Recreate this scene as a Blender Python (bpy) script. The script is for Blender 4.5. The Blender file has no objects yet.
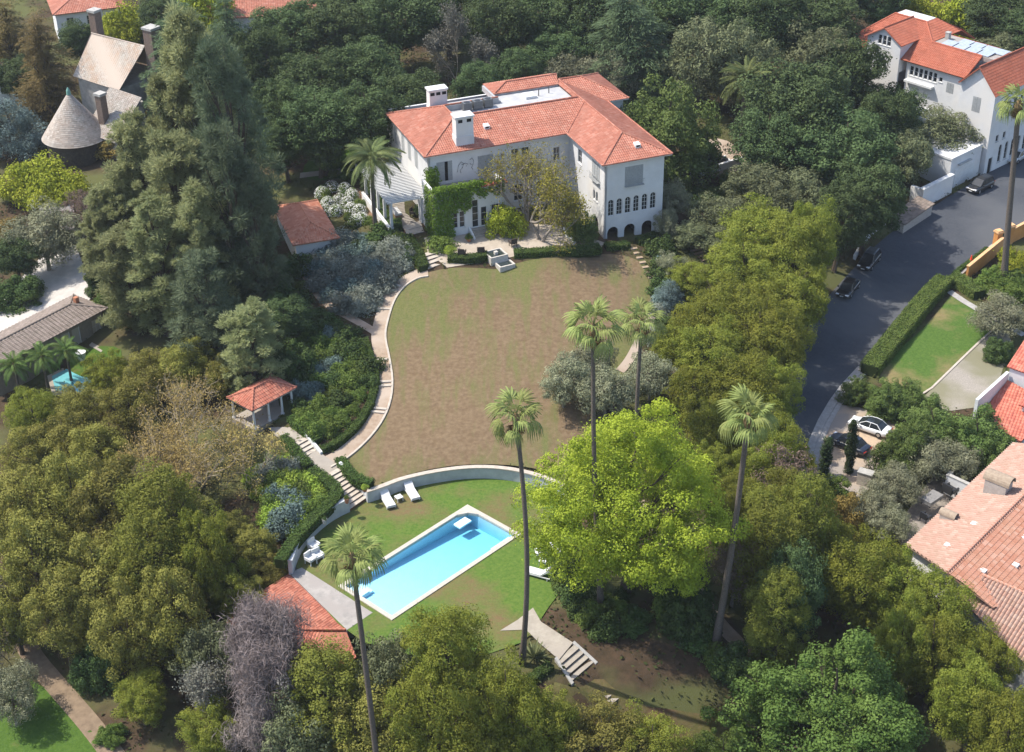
import bpy, bmesh, math, random
import numpy as np
from mathutils import Vector, Matrix
random.seed(7); RNG = np.random.default_rng(7)
SC = bpy.context.scene
COL = SC.collection
# ------------------------------------------------------------------ camera
F = 1546.0; TH = math.radians(31.33); RO = -0.01406; CZ = 84.0; W, H = 1024, 752
cam_d = bpy.data.cameras.new('camera'); cam = bpy.data.objects.new('camera', cam_d); COL.objects.link(cam)
cam_d.sensor_fit = 'HORIZONTAL'; cam_d.sensor_width = 36.0; cam_d.lens = F / W * 36.0
cam_d.clip_start = 0.5; cam_d.clip_end = 6000
cam.location = (0, 0, CZ)
SC.camera = cam
# ------------------------------------------------------------------ sky, sun, exposure
SUN_EL = math.radians(57); SUN_AZ = math.radians(-80)          # azimuth from +Y towards +X
sd = Vector((math.sin(SUN_AZ) * math.cos(SUN_EL), math.cos(SUN_AZ) * math.cos(SUN_EL), math.sin(SUN_EL)))
cam.rotation_euler = (Matrix.Rotation(math.pi / 2 - TH, 3, 'X') @ Matrix.Rotation(RO, 3, 'Z')).to_euler()
wd = bpy.data.worlds.new('World'); SC.world = wd; wd.use_nodes = True
nt = wd.node_tree; nt.nodes.clear()
sky = nt.nodes.new('ShaderNodeTexSky'); sky.sky_type = 'NISHITA'; sky.sun_disc = False
sky.sun_elevation = SUN_EL; sky.sun_rotation = SUN_AZ; sky.altitude = 100; sky.dust_density = 1.6
bg = nt.nodes.new('ShaderNodeBackground'); bg.inputs[1].default_value = 0.15
wo = nt.nodes.new('ShaderNodeOutputWorld')
nt.links.new(sky.outputs[0], bg.inputs[0]); nt.links.new(bg.outputs[0], wo.inputs[0])
sun_d = bpy.data.lights.new('sun', 'SUN'); sun_d.energy = 3.5; sun_d.angle = math.radians(0.5); sun_d.color = (1.0, 0.94, 0.84)
sun = bpy.data.objects.new('sun', sun_d); COL.objects.link(sun); sun.rotation_euler = sd.to_track_quat('Z', 'Y').to_euler()
sun.location = (0, 100, 150)
vs = SC.view_settings; vs.view_transform = 'Standard'; vs.look = 'None'; vs.exposure = 1.0; vs.gamma = 1; vs.use_curve_mapping = False
SC.cycles.max_bounces = 6; SC.cycles.transparent_max_bounces = 8; SC.cycles.diffuse_bounces = 3

# ------------------------------------------------------------------ pixel <-> world
def ray(px, py):
    u, v = px - W / 2, py - H / 2
    c, s = math.cos(RO), math.sin(RO)
    r, d = (u * c + v * s) / F, (-u * s + v * c) / F
    return np.array([r, math.cos(TH) - d * math.sin(TH), -math.sin(TH) - d * math.cos(TH)])
def P(px, py, z):
    r = ray(px, py); t = (z - CZ) / r[2]
    return np.array([r[0] * t, r[1] * t, z])
def depth(x, y, z): return math.cos(TH) * y - math.sin(TH) * (z - CZ)

CTRL = [(440,262,-.3),(500,275,-1.2),(600,262,-1.4),(640,262,-1.8),(400,300,-2.2),(655,300,-3),(385,350,-3.3),(560,330,-2.8),
 (375,400,-4.3),(350,450,-5.1),(450,440,-4.9),(560,400,-4.2),(325,463,-5.3),(520,462,-5.6),(480,462,-5.6),(400,474,-5.6),(440,466,-5.6),(540,625,-6.95),(505,655,-7.05),(450,672,-7.1),(592,560,-6.95),(592,530,-6.7),(560,652,-7.0),(574,640,-7.0),(590,672,-7.75),(545,655,-7.0),(550,677,-7.25),(566,692,-7.65),(602,650,-7.35),(588,638,-7.05),(360,510,-6.8),(500,500,-6.8),(390,620,-6.8),
 (450,560,-6.8),(520,560,-6.8),(540,600,-6.8),(560,630,-7.0),(430,520,-6.8),(400,575,-6.8),(330,590,-7.2),(583,674,-7.72),(622,700,-9),(680,690,-9.6),(720,640,-9),(700,570,-8),
 (660,500,-7),(640,420,-5.5),(660,360,-4.5),(740,400,-7.5),(760,660,-10.2),(430,720,-12),(300,740,-14),(100,740,-15),(20,700,-15.5),
 (20,640,-14.4),(100,650,-14),(200,600,-12),(270,620,-11),(100,500,-10),(20,450,-9),(170,450,-8),(240,500,-7),(250,430,-5.2),(290,440,-4.6),
 (265,410,-4.6),(300,330,-3.8),(310,270,-3),(330,220,-1.6),(300,190,-.6),(350,180,0),(210,300,-4.4),(150,330,-5.2),(100,330,-6),(60,270,-6),
 (20,330,-6.4),(60,380,-7.5),(80,130,-3),(20,100,-3),(100,60,-2.4),(250,100,0),(250,20,1),(450,60,1),(600,30,1),(720,150,-.6),(690,210,-1.4),
 (800,150,-2.4),(760,60,0),(1010,160,-7),(940,215,-7.4),(890,280,-8),(840,360,-9),(805,430,-10),(796,480,-10.6),(800,540,-11.5),
 (930,340,-8.3),(1000,330,-8.2),(960,290,-7.9),(1000,255,-7.5),(860,430,-10),(950,400,-9.2),(1000,450,-10),(900,500,-10.8),(950,560,-11.4),
 (1010,660,-13),(880,700,-13.2),(750,740,-12.6),(600,740,-11.5),(835,250,-5.6),(785,330,-7.4),(760,300,-5),(900,110,-4.6),(900,10,-3),(1010,40,-5),
 (455,247,0),(540,247,-.1),(480,215,0),(400,215,0),(500,130,0),(400,150,0),(600,150,-.3),(620,240,-1.1),(990,176,-7),(1024,190,-7.1)]
_cp = np.array([P(*c) for c in CTRL])
def _phi(r): return r
def _fit():
    X = _cp[:, :2] / 50.0; n = len(X)
    r = np.linalg.norm(X[:, None] - X[None], axis=2)
    K = _phi(r) ; K = np.where(r > 0, r * r * np.log(np.maximum(r, 1e-9)), 0) + np.eye(n) * 0.0006
    Q = np.hstack([np.ones((n, 1)), X])
    M = np.block([[K, Q], [Q.T, np.zeros((3, 3))]])
    return X, np.linalg.solve(M, np.concatenate([_cp[:, 2], np.zeros(3)]))
_X, _w = _fit()
def hv(x, y):
    x = np.asarray(x, float); y = np.asarray(y, float); sh = x.shape
    cx = np.clip(x, -105, 115).ravel() / 50; cy = np.clip(y, 78, 300).ravel() / 50
    r = np.sqrt((cx[:, None] - _X[None, :, 0]) ** 2 + (cy[:, None] - _X[None, :, 1]) ** 2)
    K = np.where(r > 0, r * r * np.log(np.maximum(r, 1e-9)), 0)
    z = K @ _w[:-3] + _w[-3] + _w[-2] * cx + _w[-1] * cy
    return np.clip(z, -18, 4).reshape(sh)
def h(x, y): return float(hv(np.array([x]), np.array([y]))[0])
_T = np.linspace(60, 480, 421)
def drop(px, py, hc=0.0):
    """world x, y, ground z such that the pixel's ray is hc above the ground there"""
    r = ray(px, py)
    def g(t): return CZ + r[2] * t - hv(r[0] * t, r[1] * t) - hc
    v = g(_T); i = np.argmax(v <= 0)
    if v[i] > 0: i = len(_T) - 1
    a, b = _T[max(i - 1, 0)], _T[i]
    for _ in range(12):
        m = (a + b) / 2
        if g(np.array([m]))[0] <= 0: b = m
        else: a = m
    t = b
    x, y = r[0] * t, r[1] * t
    return x, y, h(x, y)
def G(px, py, hc=0.0): return np.array(drop(px, py, hc))

# ------------------------------------------------------------------ material helpers
MATS = {}
def newmat(name):
    m = bpy.data.materials.new(name); m.use_nodes = True
    n = m.node_tree; n.nodes.clear()
    return m, n
def N(n, typ, **kw):
    q = n.nodes.new(typ)
    for k, v in kw.items(): setattr(q, k, v)
    return q
def c4(c): return (c[0], c[1], c[2], 1)
def mat(name, c1, c2=None, scale=1.5, rough=.7, spec=.3, bump=0.0, bscale=20, metal=0, detail=5, c3=None, s3=.15, coord='Object', dist=.05):
    """principled surface whose colour wanders between c1 and c2 (fine noise) and towards c3 (broad patches)"""
    if name in MATS: return MATS[name]
    m, n = newmat(name)
    o = N(n, 'ShaderNodeOutputMaterial'); b = N(n, 'ShaderNodeBsdfPrincipled')
    n.links.new(b.outputs[0], o.inputs[0])
    b.inputs['Roughness'].default_value = rough; b.inputs['Specular IOR Level'].default_value = spec; b.inputs['Metallic'].default_value = metal
    b.inputs['Base Color'].default_value = c4(c1)
    tc = N(n, 'ShaderNodeTexCoord')
    if c2:
        t = N(n, 'ShaderNodeTexNoise'); t.inputs['Scale'].default_value = scale; t.inputs['Detail'].default_value = detail; t.inputs['Roughness'].default_value = .65
        n.links.new(tc.outputs[coord], t.inputs['Vector'])
        r = N(n, 'ShaderNodeValToRGB'); r.color_ramp.elements[0].position = .36; r.color_ramp.elements[1].position = .64
        r.color_ramp.elements[0].color = c4(c1); r.color_ramp.elements[1].color = c4(c2)
        n.links.new(t.outputs[0], r.inputs[0]); src = r.outputs[0]
        if c3:
            t3 = N(n, 'ShaderNodeTexNoise'); t3.inputs['Scale'].default_value = s3; t3.inputs['Detail'].default_value = 3
            n.links.new(tc.outputs[coord], t3.inputs['Vector'])
            r3 = N(n, 'ShaderNodeValToRGB'); r3.color_ramp.elements[0].position = .45; r3.color_ramp.elements[1].position = .6
            n.links.new(t3.outputs[0], r3.inputs[0])
            mx = N(n, 'ShaderNodeMix', data_type='RGBA'); mx.inputs[7].default_value = c4(c3)
            n.links.new(r3.outputs[0], mx.inputs[0]); n.links.new(src, mx.inputs[6]); src = mx.outputs[2]
        n.links.new(src, b.inputs['Base Color'])
    if bump:
        t2 = N(n, 'ShaderNodeTexNoise'); t2.inputs['Scale'].default_value = bscale; t2.inputs['Detail'].default_value = 4
        n.links.new(tc.outputs[coord], t2.inputs['Vector'])
        bp = N(n, 'ShaderNodeBump'); bp.inputs['Strength'].default_value = bump; bp.inputs['Distance'].default_value = dist
        n.links.new(t2.outputs[0], bp.inputs['Height']); n.links.new(bp.outputs[0], b.inputs['Normal'])
    MATS[name] = m
    return m
def leafmat(name, dark, light, trans=.3, clump=.35, tint=None):
    if name in MATS: return MATS[name]
    m, n = newmat(name)
    o = N(n, 'ShaderNodeOutputMaterial')
    geo = N(n, 'ShaderNodeNewGeometry'); oi = N(n, 'ShaderNodeObjectInfo'); tc = N(n, 'ShaderNodeTexCoord')
    t = N(n, 'ShaderNodeTexNoise'); t.inputs['Scale'].default_value = clump; t.inputs['Detail'].default_value = 2
    n.links.new(tc.outputs['Object'], t.inputs['Vector'])
    a = N(n, 'ShaderNodeMath', operation='MULTIPLY_ADD'); a.inputs[1].default_value = .16
    n.links.new(geo.outputs['Random Per Island'], a.inputs[0])
    a2 = N(n, 'ShaderNodeMath', operation='MULTIPLY_ADD'); a2.inputs[1].default_value = 1.5; a2.inputs[2].default_value = -.38
    n.links.new(t.outputs[0], a2.inputs[0]); n.links.new(a2.outputs[0], a.inputs[2])
    mx = N(n, 'ShaderNodeMix', data_type='RGBA'); mx.clamp_factor = True
    mx.inputs[6].default_value = c4(dark); mx.inputs[7].default_value = c4(light)
    n.links.new(a.outputs[0], mx.inputs[0])
    hs = N(n, 'ShaderNodeHueSaturation')
    hm = N(n, 'ShaderNodeMapRange'); hm.inputs[3].default_value = .487; hm.inputs[4].default_value = .51
    vm = N(n, 'ShaderNodeMapRange'); vm.inputs[3].default_value = .8; vm.inputs[4].default_value = 1.18
    n.links.new(oi.outputs['Random'], hm.inputs[0]); n.links.new(oi.outputs['Random'], vm.inputs[0])
    n.links.new(hm.outputs[0], hs.inputs['Hue']); n.links.new(vm.outputs[0], hs.inputs['Value']); n.links.new(mx.outputs[2], hs.inputs['Color'])
    d = N(n, 'ShaderNodeBsdfPrincipled'); d.inputs['Roughness'].default_value = .7; d.inputs['Specular IOR Level'].default_value = .12
    tr = N(n, 'ShaderNodeBsdfTranslucent'); ms = N(n, 'ShaderNodeMixShader'); ms.inputs[0].default_value = trans
    n.links.new(hs.outputs[0], d.inputs['Base Color']); n.links.new(hs.outputs[0], tr.inputs[0])
    n.links.new(d.outputs[0], ms.inputs[1]); n.links.new(tr.outputs[0], ms.inputs[2]); n.links.new(ms.outputs[0], o.inputs[0])
    MATS[name] = m
    return m
def tilemat(name, cols, tw=.28, th=.42, stain=(.12,.06,.045), stainamt=.35, stainscale=.35):
    """barrel tiles: every tile its own tone, from the UV map that runs in metres along eave and slope"""
    if name in MATS: return MATS[name]
    m, n = newmat(name)
    o = N(n, 'ShaderNodeOutputMaterial'); b = N(n, 'ShaderNodeBsdfPrincipled'); n.links.new(b.outputs[0], o.inputs[0])
    b.inputs['Roughness'].default_value = .8; b.inputs['Specular IOR Level'].default_value = .2
    uv = N(n, 'ShaderNodeUVMap'); sc = N(n, 'ShaderNodeVectorMath', operation='DIVIDE'); sc.inputs[1].default_value = (tw, th, 1)
    fl = N(n, 'ShaderNodeVectorMath', operation='FLOOR'); wn = N(n, 'ShaderNodeTexWhiteNoise', noise_dimensions='2D')
    n.links.new(uv.outputs[0], sc.inputs[0]); n.links.new(sc.outputs[0], fl.inputs[0]); n.links.new(fl.outputs[0], wn.inputs['Vector'])
    r = N(n, 'ShaderNodeValToRGB'); e = r.color_ramp.elements
    e[0].color = c4(cols[0]); e[1].color = c4(cols[-1])
    for i, c in enumerate(cols[1:-1]): q = e.new((i + 1) / (len(cols) - 1)); q.color = c4(c)
    n.links.new(wn.outputs[0], r.inputs[0])
    tn = N(n, 'ShaderNodeTexNoise'); tn.inputs['Scale'].default_value = stainscale; tn.inputs['Detail'].default_value = 6; tn.inputs['Roughness'].default_value = .7
    n.links.new(uv.outputs[0], tn.inputs['Vector'])
    rr = N(n, 'ShaderNodeMapRange'); rr.inputs[1].default_value = .42; rr.inputs[2].default_value = .75; rr.inputs[4].default_value = stainamt
    n.links.new(tn.outputs[0], rr.inputs[0])
    mx = N(n, 'ShaderNodeMix', data_type='RGBA'); mx.inputs[7].default_value = c4(stain)
    n.links.new(rr.outputs[0], mx.inputs[0]); n.links.new(r.outputs[0], mx.inputs[6]); n.links.new(mx.outputs[2], b.inputs['Base Color'])
    MATS[name] = m
    return m

# ------------------------------------------------------------------ mesh helpers
class MB:
    def __init__(s): s.v = []; s.f = []; s.uv = None
    def add(s, vs_, fs):
        o = len(s.v); s.v += [tuple(p) for p in vs_]; s.f += [tuple(i + o for i in f) for f in fs]
    def box(s, x0, y0, z0, x1, y1, z1):
        s.add([(x0,y0,z0),(x1,y0,z0),(x1,y1,z0),(x0,y1,z0),(x0,y0,z1),(x1,y0,z1),(x1,y1,z1),(x0,y1,z1)],
              [(3,2,1,0),(4,5,6,7),(0,1,5,4),(1,2,6,5),(2,3,7,6),(3,0,4,7)])
    def prism(s, poly, z0, z1):
        """poly: xy list (any winding); z0/z1 number or list"""
        a = sum(poly[i][0]*poly[(i+1)%len(poly)][1]-poly[(i+1)%len(poly)][0]*poly[i][1] for i in range(len(poly)))
        n = len(poly)
        zz0 = [z0]*n if np.isscalar(z0) else list(z0); zz1 = [z1]*n if np.isscalar(z1) else list(z1)
        if a < 0: poly = poly[::-1]; zz0 = zz0[::-1]; zz1 = zz1[::-1]
        s.add([(p[0],p[1],z) for p,z in zip(poly,zz0)] + [(p[0],p[1],z) for p,z in zip(poly,zz1)],
              [tuple(range(n-1,-1,-1)), tuple(range(n,2*n))] + [(i,(i+1)%n,(i+1)%n+n,i+n) for i in range(n)])
    def tube(s, pts, rad, sides=6, cap=True):
        pts = [Vector(p) for p in pts]; n = len(pts); vs_ = []
        up = Vector((0,0,1))
        for i, p in enumerate(pts):
            d = (pts[min(i+1,n-1)] - pts[max(i-1,0)]).normalized()
            a = d.cross(up if abs(d.z) < .95 else Vector((1,0,0))).normalized(); b = d.cross(a)
            r = rad if np.isscalar(rad) else rad[i]
            for k in range(sides):
                t = 2*math.pi*k/sides; vs_.append(p + a*math.cos(t)*r + b*math.sin(t)*r)
        fs = [(i*sides+k, i*sides+(k+1)%sides, (i+1)*sides+(k+1)%sides, (i+1)*sides+k) for i in range(n-1) for k in range(sides)]
        if cap: fs += [tuple(range(sides-1,-1,-1)), tuple(range((n-1)*sides, n*sides))]
        s.add(vs_, fs)
    def cyl(s, x, y, z0, z1, r0, r1=None, sides=12):
        r1 = r0 if r1 is None else r1
        s.lathe(x, y, [(r0, z0), (r1, z1)], sides)
    def lathe(s, x, y, prof, sides=12):
        vs_ = [(x + r*math.cos(2*math.pi*k/sides), y + r*math.sin(2*math.pi*k/sides), z) for r, z in prof for k in range(sides)]
        n = len(prof)
        fs = [(i*sides+k, i*sides+(k+1)%sides, (i+1)*sides+(k+1)%sides, (i+1)*sides+k) for i in range(n-1) for k in range(sides)]
        fs += [tuple(range(sides-1,-1,-1)), tuple(range((n-1)*sides, n*sides))]
        s.add(vs_, fs)
    def obj(s, name, m, parent=None, smooth=False):
        me = bpy.data.meshes.new(name); me.from_pydata(s.v, [], s.f); me.update()
        if m: me.materials.append(m)
        if smooth: me.polygons.foreach_set('use_smooth', [True]*len(me.polygons))
        o = bpy.data.objects.new(name, me); COL.objects.link(o)
        if parent is not None: o.parent = parent
        return o
def tag(o, label=None, cat=None, group=None, kind=None):
    if label: o['label'] = label
    if cat: o['category'] = cat
    if group: o['group'] = group
    if kind: o['kind'] = kind
    return o
def empty(name, loc, rz=0, label=None, cat=None, group=None):
    o = bpy.data.objects.new(name, None); COL.objects.link(o); o.location = loc; o.rotation_euler = (0,0,rz); o.empty_display_size = .5
    return tag(o, label, cat, group)
def linkmesh(name, me, parent=None):
    o = bpy.data.objects.new(name, me); COL.objects.link(o)
    if parent is not None: o.parent = parent
    return o
def copy_tree(o, parent=None, seen=None):
    c = o.copy(); COL.objects.link(c)
    if parent is not None: c.parent = parent
    for ch in [q for q in CHILD.get(o.name, [])]: CHILD.setdefault(c.name, []).append(copy_tree(ch, c))
    return c
CHILD = {}
def note_children():
    CHILD.clear()
    for o in bpy.data.objects:
        if o.parent: CHILD.setdefault(o.parent.name, []).append(o)
def np_mesh(name, V, Fq, m, smooth=False):
    me = bpy.data.meshes.new(name)
    V = np.asarray(V, np.float32); Fq = np.asarray(Fq, np.int32); k = Fq.shape[1]
    me.vertices.add(len(V)); me.vertices.foreach_set('co', V.ravel())
    me.loops.add(Fq.size); me.loops.foreach_set('vertex_index', Fq.ravel())
    me.polygons.add(len(Fq)); me.polygons.foreach_set('loop_start', np.arange(0, Fq.size, k, dtype=np.int32))
    me.polygons.foreach_set('loop_total', np.full(len(Fq), k, np.int32))
    if smooth: me.polygons.foreach_set('use_smooth', np.ones(len(Fq), bool))
    me.update(calc_edges=True)
    if m: me.materials.append(m)
    return me
def pip(px, py, poly):
    """points in polygon, vectorised"""
    px = np.asarray(px); py = np.asarray(py); ins = np.zeros(px.shape, bool); n = len(poly)
    for i in range(n):
        x1, y1 = poly[i][:2]; x2, y2 = poly[(i+1) % n][:2]
        c = ((y1 > py) != (y2 > py)) & (px < (x2-x1)*(py-y1)/((y2-y1) or 1e-9) + x1)
        ins ^= c
    return ins
def smooth_line(pts, it=2, closed=False):
    pts = [np.array(p, float) for p in pts]
    for _ in range(it):
        q = [] if closed else [pts[0]]
        n = len(pts)
        for i in range(n if closed else n-1):
            a, b = pts[i], pts[(i+1) % n]; q += [a*.75+b*.25, a*.25+b*.75]
        if not closed: q.append(pts[-1])
        pts = q
    return pts
FOOT = []      # world xy polygons where no ground cover grows
def sheet(name, poly_px, m, off=.05, z=None, step=1.2, smooth=1, holes=(), foot=True, world=False, kind='structure', zfun=None):
    """a sheet of ground laid over the terrain inside an outline, or flat at height z"""
    if world: W_ = [np.array(p[:2]) for p in poly_px]
    else:
        pp = smooth_line(poly_px, smooth, True) if smooth else poly_px
        W_ = [(G(*p) if z is None else P(p[0], p[1], z))[:2] for p in pp]
    if foot: FOOT.append([tuple(p) for p in W_])
    bm = bmesh.new()
    vs_ = [bm.verts.new((p[0], p[1], 0)) for p in W_]
    bm.faces.new(vs_); bmesh.ops.triangulate(bm, faces=bm.faces[:])
    def cut(co, no): bmesh.ops.bisect_plane(bm, geom=bm.verts[:]+bm.edges[:]+bm.faces[:], plane_co=co, plane_no=no, dist=1e-5)
    xs = [p[0] for p in W_]; ys = [p[1] for p in W_]
    if z is None:
        for x in np.arange(min(xs)+step*.37, max(xs), step): cut((x,0,0), (1,0,0))
        for y in np.arange(min(ys)+step*.41, max(ys), step): cut((0,y,0), (0,1,0))
    for hp in holes:
        for i in range(len(hp)):
            a, b = Vector((*hp[i][:2],0)), Vector((*hp[(i+1) % len(hp)][:2],0)); d = b-a
            cut(a, Vector((-d.y, d.x, 0)))
        kill = [f for f in bm.faces if pip(np.array([f.calc_center_median().x]), np.array([f.calc_center_median().y]), hp)[0]]
        bmesh.ops.delete(bm, geom=kill, context='FACES')
    co = np.array([v.co[:2] for v in bm.verts])
    zz = (hv(co[:,0], co[:,1]) if z is None else np.full(len(co), z)) + off
    for v, q in zip(bm.verts, zz): v.co.z = q
    for f in bm.faces:
        if f.normal.z < 0: f.normal_flip()
    bm.normal_update()
    for f in bm.faces:
        if f.normal.z < 0: f.normal_flip()
    me = bpy.data.meshes.new(name); bm.to_mesh(me); bm.free(); me.materials.append(m)
    o = bpy.data.objects.new(name, me); COL.objects.link(o)
    if kind: o['kind'] = kind
    return o
def line_w(pts_px, z=None, it=2, n=None):
    pts = smooth_line(pts_px, it)
    return [(G(*p) if z is None else P(p[0], p[1], z)) for p in pts]
def offset(line, d):
    out = []
    for i, p in enumerate(line):
        t = np.array(line[min(i+1,len(line)-1)][:2]) - np.array(line[max(i-1,0)][:2]); t = t/(np.hypot(*t) or 1)
        out.append(np.array([p[0]-t[1]*d, p[1]+t[0]*d, p[2]]))
    return out
def resample(line, step):
    line = [np.array(p, float) for p in line]; out = [line[0]]
    for a, b in zip(line[:-1], line[1:]):
        L = np.linalg.norm((b-a)[:2]); k = max(1, int(round(L/step)))
        out += [a+(b-a)*(i+1)/k for i in range(k)]
    return out
def strip(name, line, width, m, off=.06, zabs=False, kind='structure', thick=.0, foot=True, parent=None, cross=3):
    """a ribbon along a world line, draped over the terrain"""
    line = resample(line, 1.0); mb = MB()
    rows = []
    for k in range(cross):
        d = (k/(cross-1)-.5)*width
        o = offset(line, d)
        rows.append([(p[0], p[1], (p[2] if zabs else h(p[0], p[1]))+off) for p in o])
    n = len(line)
    mb.add([p for r in rows for p in r], [((k+1)*n+i, k*n+i, k*n+i+1, (k+1)*n+i+1) for k in range(cross-1) for i in range(n-1)])
    if foot: FOOT.append([p[:2] for p in rows[0]] + [p[:2] for p in rows[-1][::-1]])
    o = mb.obj(name, m, parent)
    bm = bmesh.new(); bm.from_mesh(o.data); bmesh.ops.recalc_face_normals(bm, faces=bm.faces[:])
    if sum(f.normal.z for f in bm.faces) < 0: bmesh.ops.reverse_faces(bm, faces=bm.faces[:])
    bm.to_mesh(o.data); bm.free()
    if kind: o['kind'] = kind
    return o
def wallstrip(mb, line, width, z0, z1):
    """a wall along a world line; z0/z1 are functions of the point or numbers"""
    a = offset(line, width/2); b = offset(line, -width/2); n = len(line)
    f0 = z0 if callable(z0) else (lambda p: z0); f1 = z1 if callable(z1) else (lambda p: z1)
    vs_ = [(p[0],p[1],f0(q)) for p,q in zip(a,line)] + [(p[0],p[1],f0(q)) for p,q in zip(b,line)] + [(p[0],p[1],f1(q)) for p,q in zip(a,line)] + [(p[0],p[1],f1(q)) for p,q in zip(b,line)]
    fs = []
    for i in range(n-1):
        A0,B0,A1,B1 = i, n+i, 2*n+i, 3*n+i
        fs += [(A1,A1+1,B1+1,B1),(A0,A0+1,A1+1,A1),(B0+1,B0,B1,B1+1)]
    fs += [(0,2*n,3*n,n),(n-1,2*n-1,4*n-1,3*n-1)]
    mb.add(vs_, fs)
def fixn(o):
    bm = bmesh.new(); bm.from_mesh(o.data); bmesh.ops.recalc_face_normals(bm, faces=bm.faces[:]); bm.to_mesh(o.data); bm.free(); return o

# ------------------------------------------------------------------ materials
WHITE = mat('white_render', (.62,.62,.62), (.54,.54,.54), .5, .85, .2, .15, 8, c3=(.62,.6,.57), s3=.2)
TRIM = mat('white_paint', (.64,.64,.63), (.56,.56,.55), 2, .55)
CREAM = mat('cream_stone', (.45,.40,.335), (.37,.32,.265), 2.2, .85, .2, .2, 25)
PALE = mat('pale_paving', (.34,.305,.255), (.265,.235,.195), 1.4, .9, .15, .25, 30, c3=(.30,.265,.225))
TANP = mat('tan_path', (.33,.255,.19), (.26,.19,.135), 1.6, .95, .1, .3, 25, c3=(.37,.30,.24))
BRICK = mat('brown_brick', (.16,.09,.06), (.11,.065,.045), 6, .9, .15, .3, 30)
STONE = mat('grey_stone', (.40,.385,.36), (.30,.29,.27), 3, .9, .15, .3, 30)
GREYSLAB = mat('grey_concrete', (.33,.305,.28), (.24,.225,.21), 1.3, .95, .1, .2, 20, c3=(.28,.255,.235), s3=.4)
ASPH = mat('asphalt', (.052,.057,.068), (.064,.069,.079), 3.0, .95, .15, .3, 60, c3=(.082,.086,.094), s3=.09)
GLASS = mat('dark_glass', (.02,.024,.028), None, rough=.12, spec=.5)
SHUT = mat('grey_shutter', (.36,.37,.37), (.29,.30,.30), 6, .6)
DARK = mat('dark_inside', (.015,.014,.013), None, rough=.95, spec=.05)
BARK = mat('bark', (.11,.085,.065), (.065,.05,.04), 5, .95, .1, .6, 12)
PALEBARK = mat('pale_bark', (.30,.26,.22), (.19,.165,.14), 5, .95, .1, .5, 12)
PALMBARK = mat('palm_bark', (.15,.125,.105), (.09,.075,.062), 9, .95, .1, .7, 14)
DIRT_SHADE = mat('earth', (.075,.05,.032), (.045,.034,.021), 1.1, 1, .05, .6, 9, c3=(.085,.09,.035), s3=.12, coord='Generated' if 0 else 'Object')  # earth tone kept darker; tree shade on the lower slope put into its colour
WOODD = mat('dark_wood', (.06,.045,.035), (.04,.03,.025), 6, .7)
IRON = mat('black_metal', (.02,.02,.021), None, rough=.45, spec=.5)
CUSH = mat('white_cushion', (.62,.62,.61), (.54,.54,.53), 5, .9, .1)
TERRA = mat('terracotta', (.40,.17,.09), (.32,.13,.07), 4, .85)
TILE = tilemat('salmon_tile', [(.335,.125,.083),(.38,.15,.10),(.42,.18,.125),(.36,.135,.09),(.44,.215,.155)], stainamt=.5, stainscale=.28)
TILE_O = tilemat('orange_tile', [(.32,.095,.055),(.36,.115,.068),(.39,.13,.08),(.34,.10,.06)], stainamt=.42)
TILE_OLD = tilemat('old_red_tile', [(.30,.10,.065),(.38,.13,.085),(.44,.18,.12),(.26,.09,.06)], stainamt=.4)
TILE_PINK = tilemat('pink_tile', [(.34,.22,.165),(.39,.26,.205),(.36,.215,.165),(.42,.30,.24)], tw=.36, th=.45, stainamt=.25, stain=(.3,.2,.15))
TILE_COR = tilemat('coral_tile', [(.40,.20,.135),(.44,.235,.17),(.38,.175,.115),(.47,.285,.215)], tw=.36, th=.45, stainamt=.3, stain=(.42,.3,.2))
TILE_SALM = tilemat('bright_tile', [(.50,.20,.12),(.56,.25,.16),(.47,.17,.10),(.60,.30,.20)], tw=.34, th=.45, stainamt=.15)
SHING = tilemat('grey_shingle', [(.19,.15,.125),(.23,.185,.155),(.16,.13,.105),(.26,.21,.18)], tw=.5, th=.22, stainamt=.3, stain=(.1,.085,.07))
SLATE = tilemat('weathered_shake', [(.28,.255,.225),(.34,.31,.275),(.23,.205,.18),(.40,.365,.325)], tw=.22, th=.3, stainamt=.35, stain=(.40,.22,.12), stainscale=.3)
STREAK = tilemat('streaked_shake', [(.36,.32,.27),(.42,.38,.33),(.31,.275,.235),(.47,.43,.38)], tw=.22, th=.3, stainamt=.8, stain=(.40,.21,.10), stainscale=.35)
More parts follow.
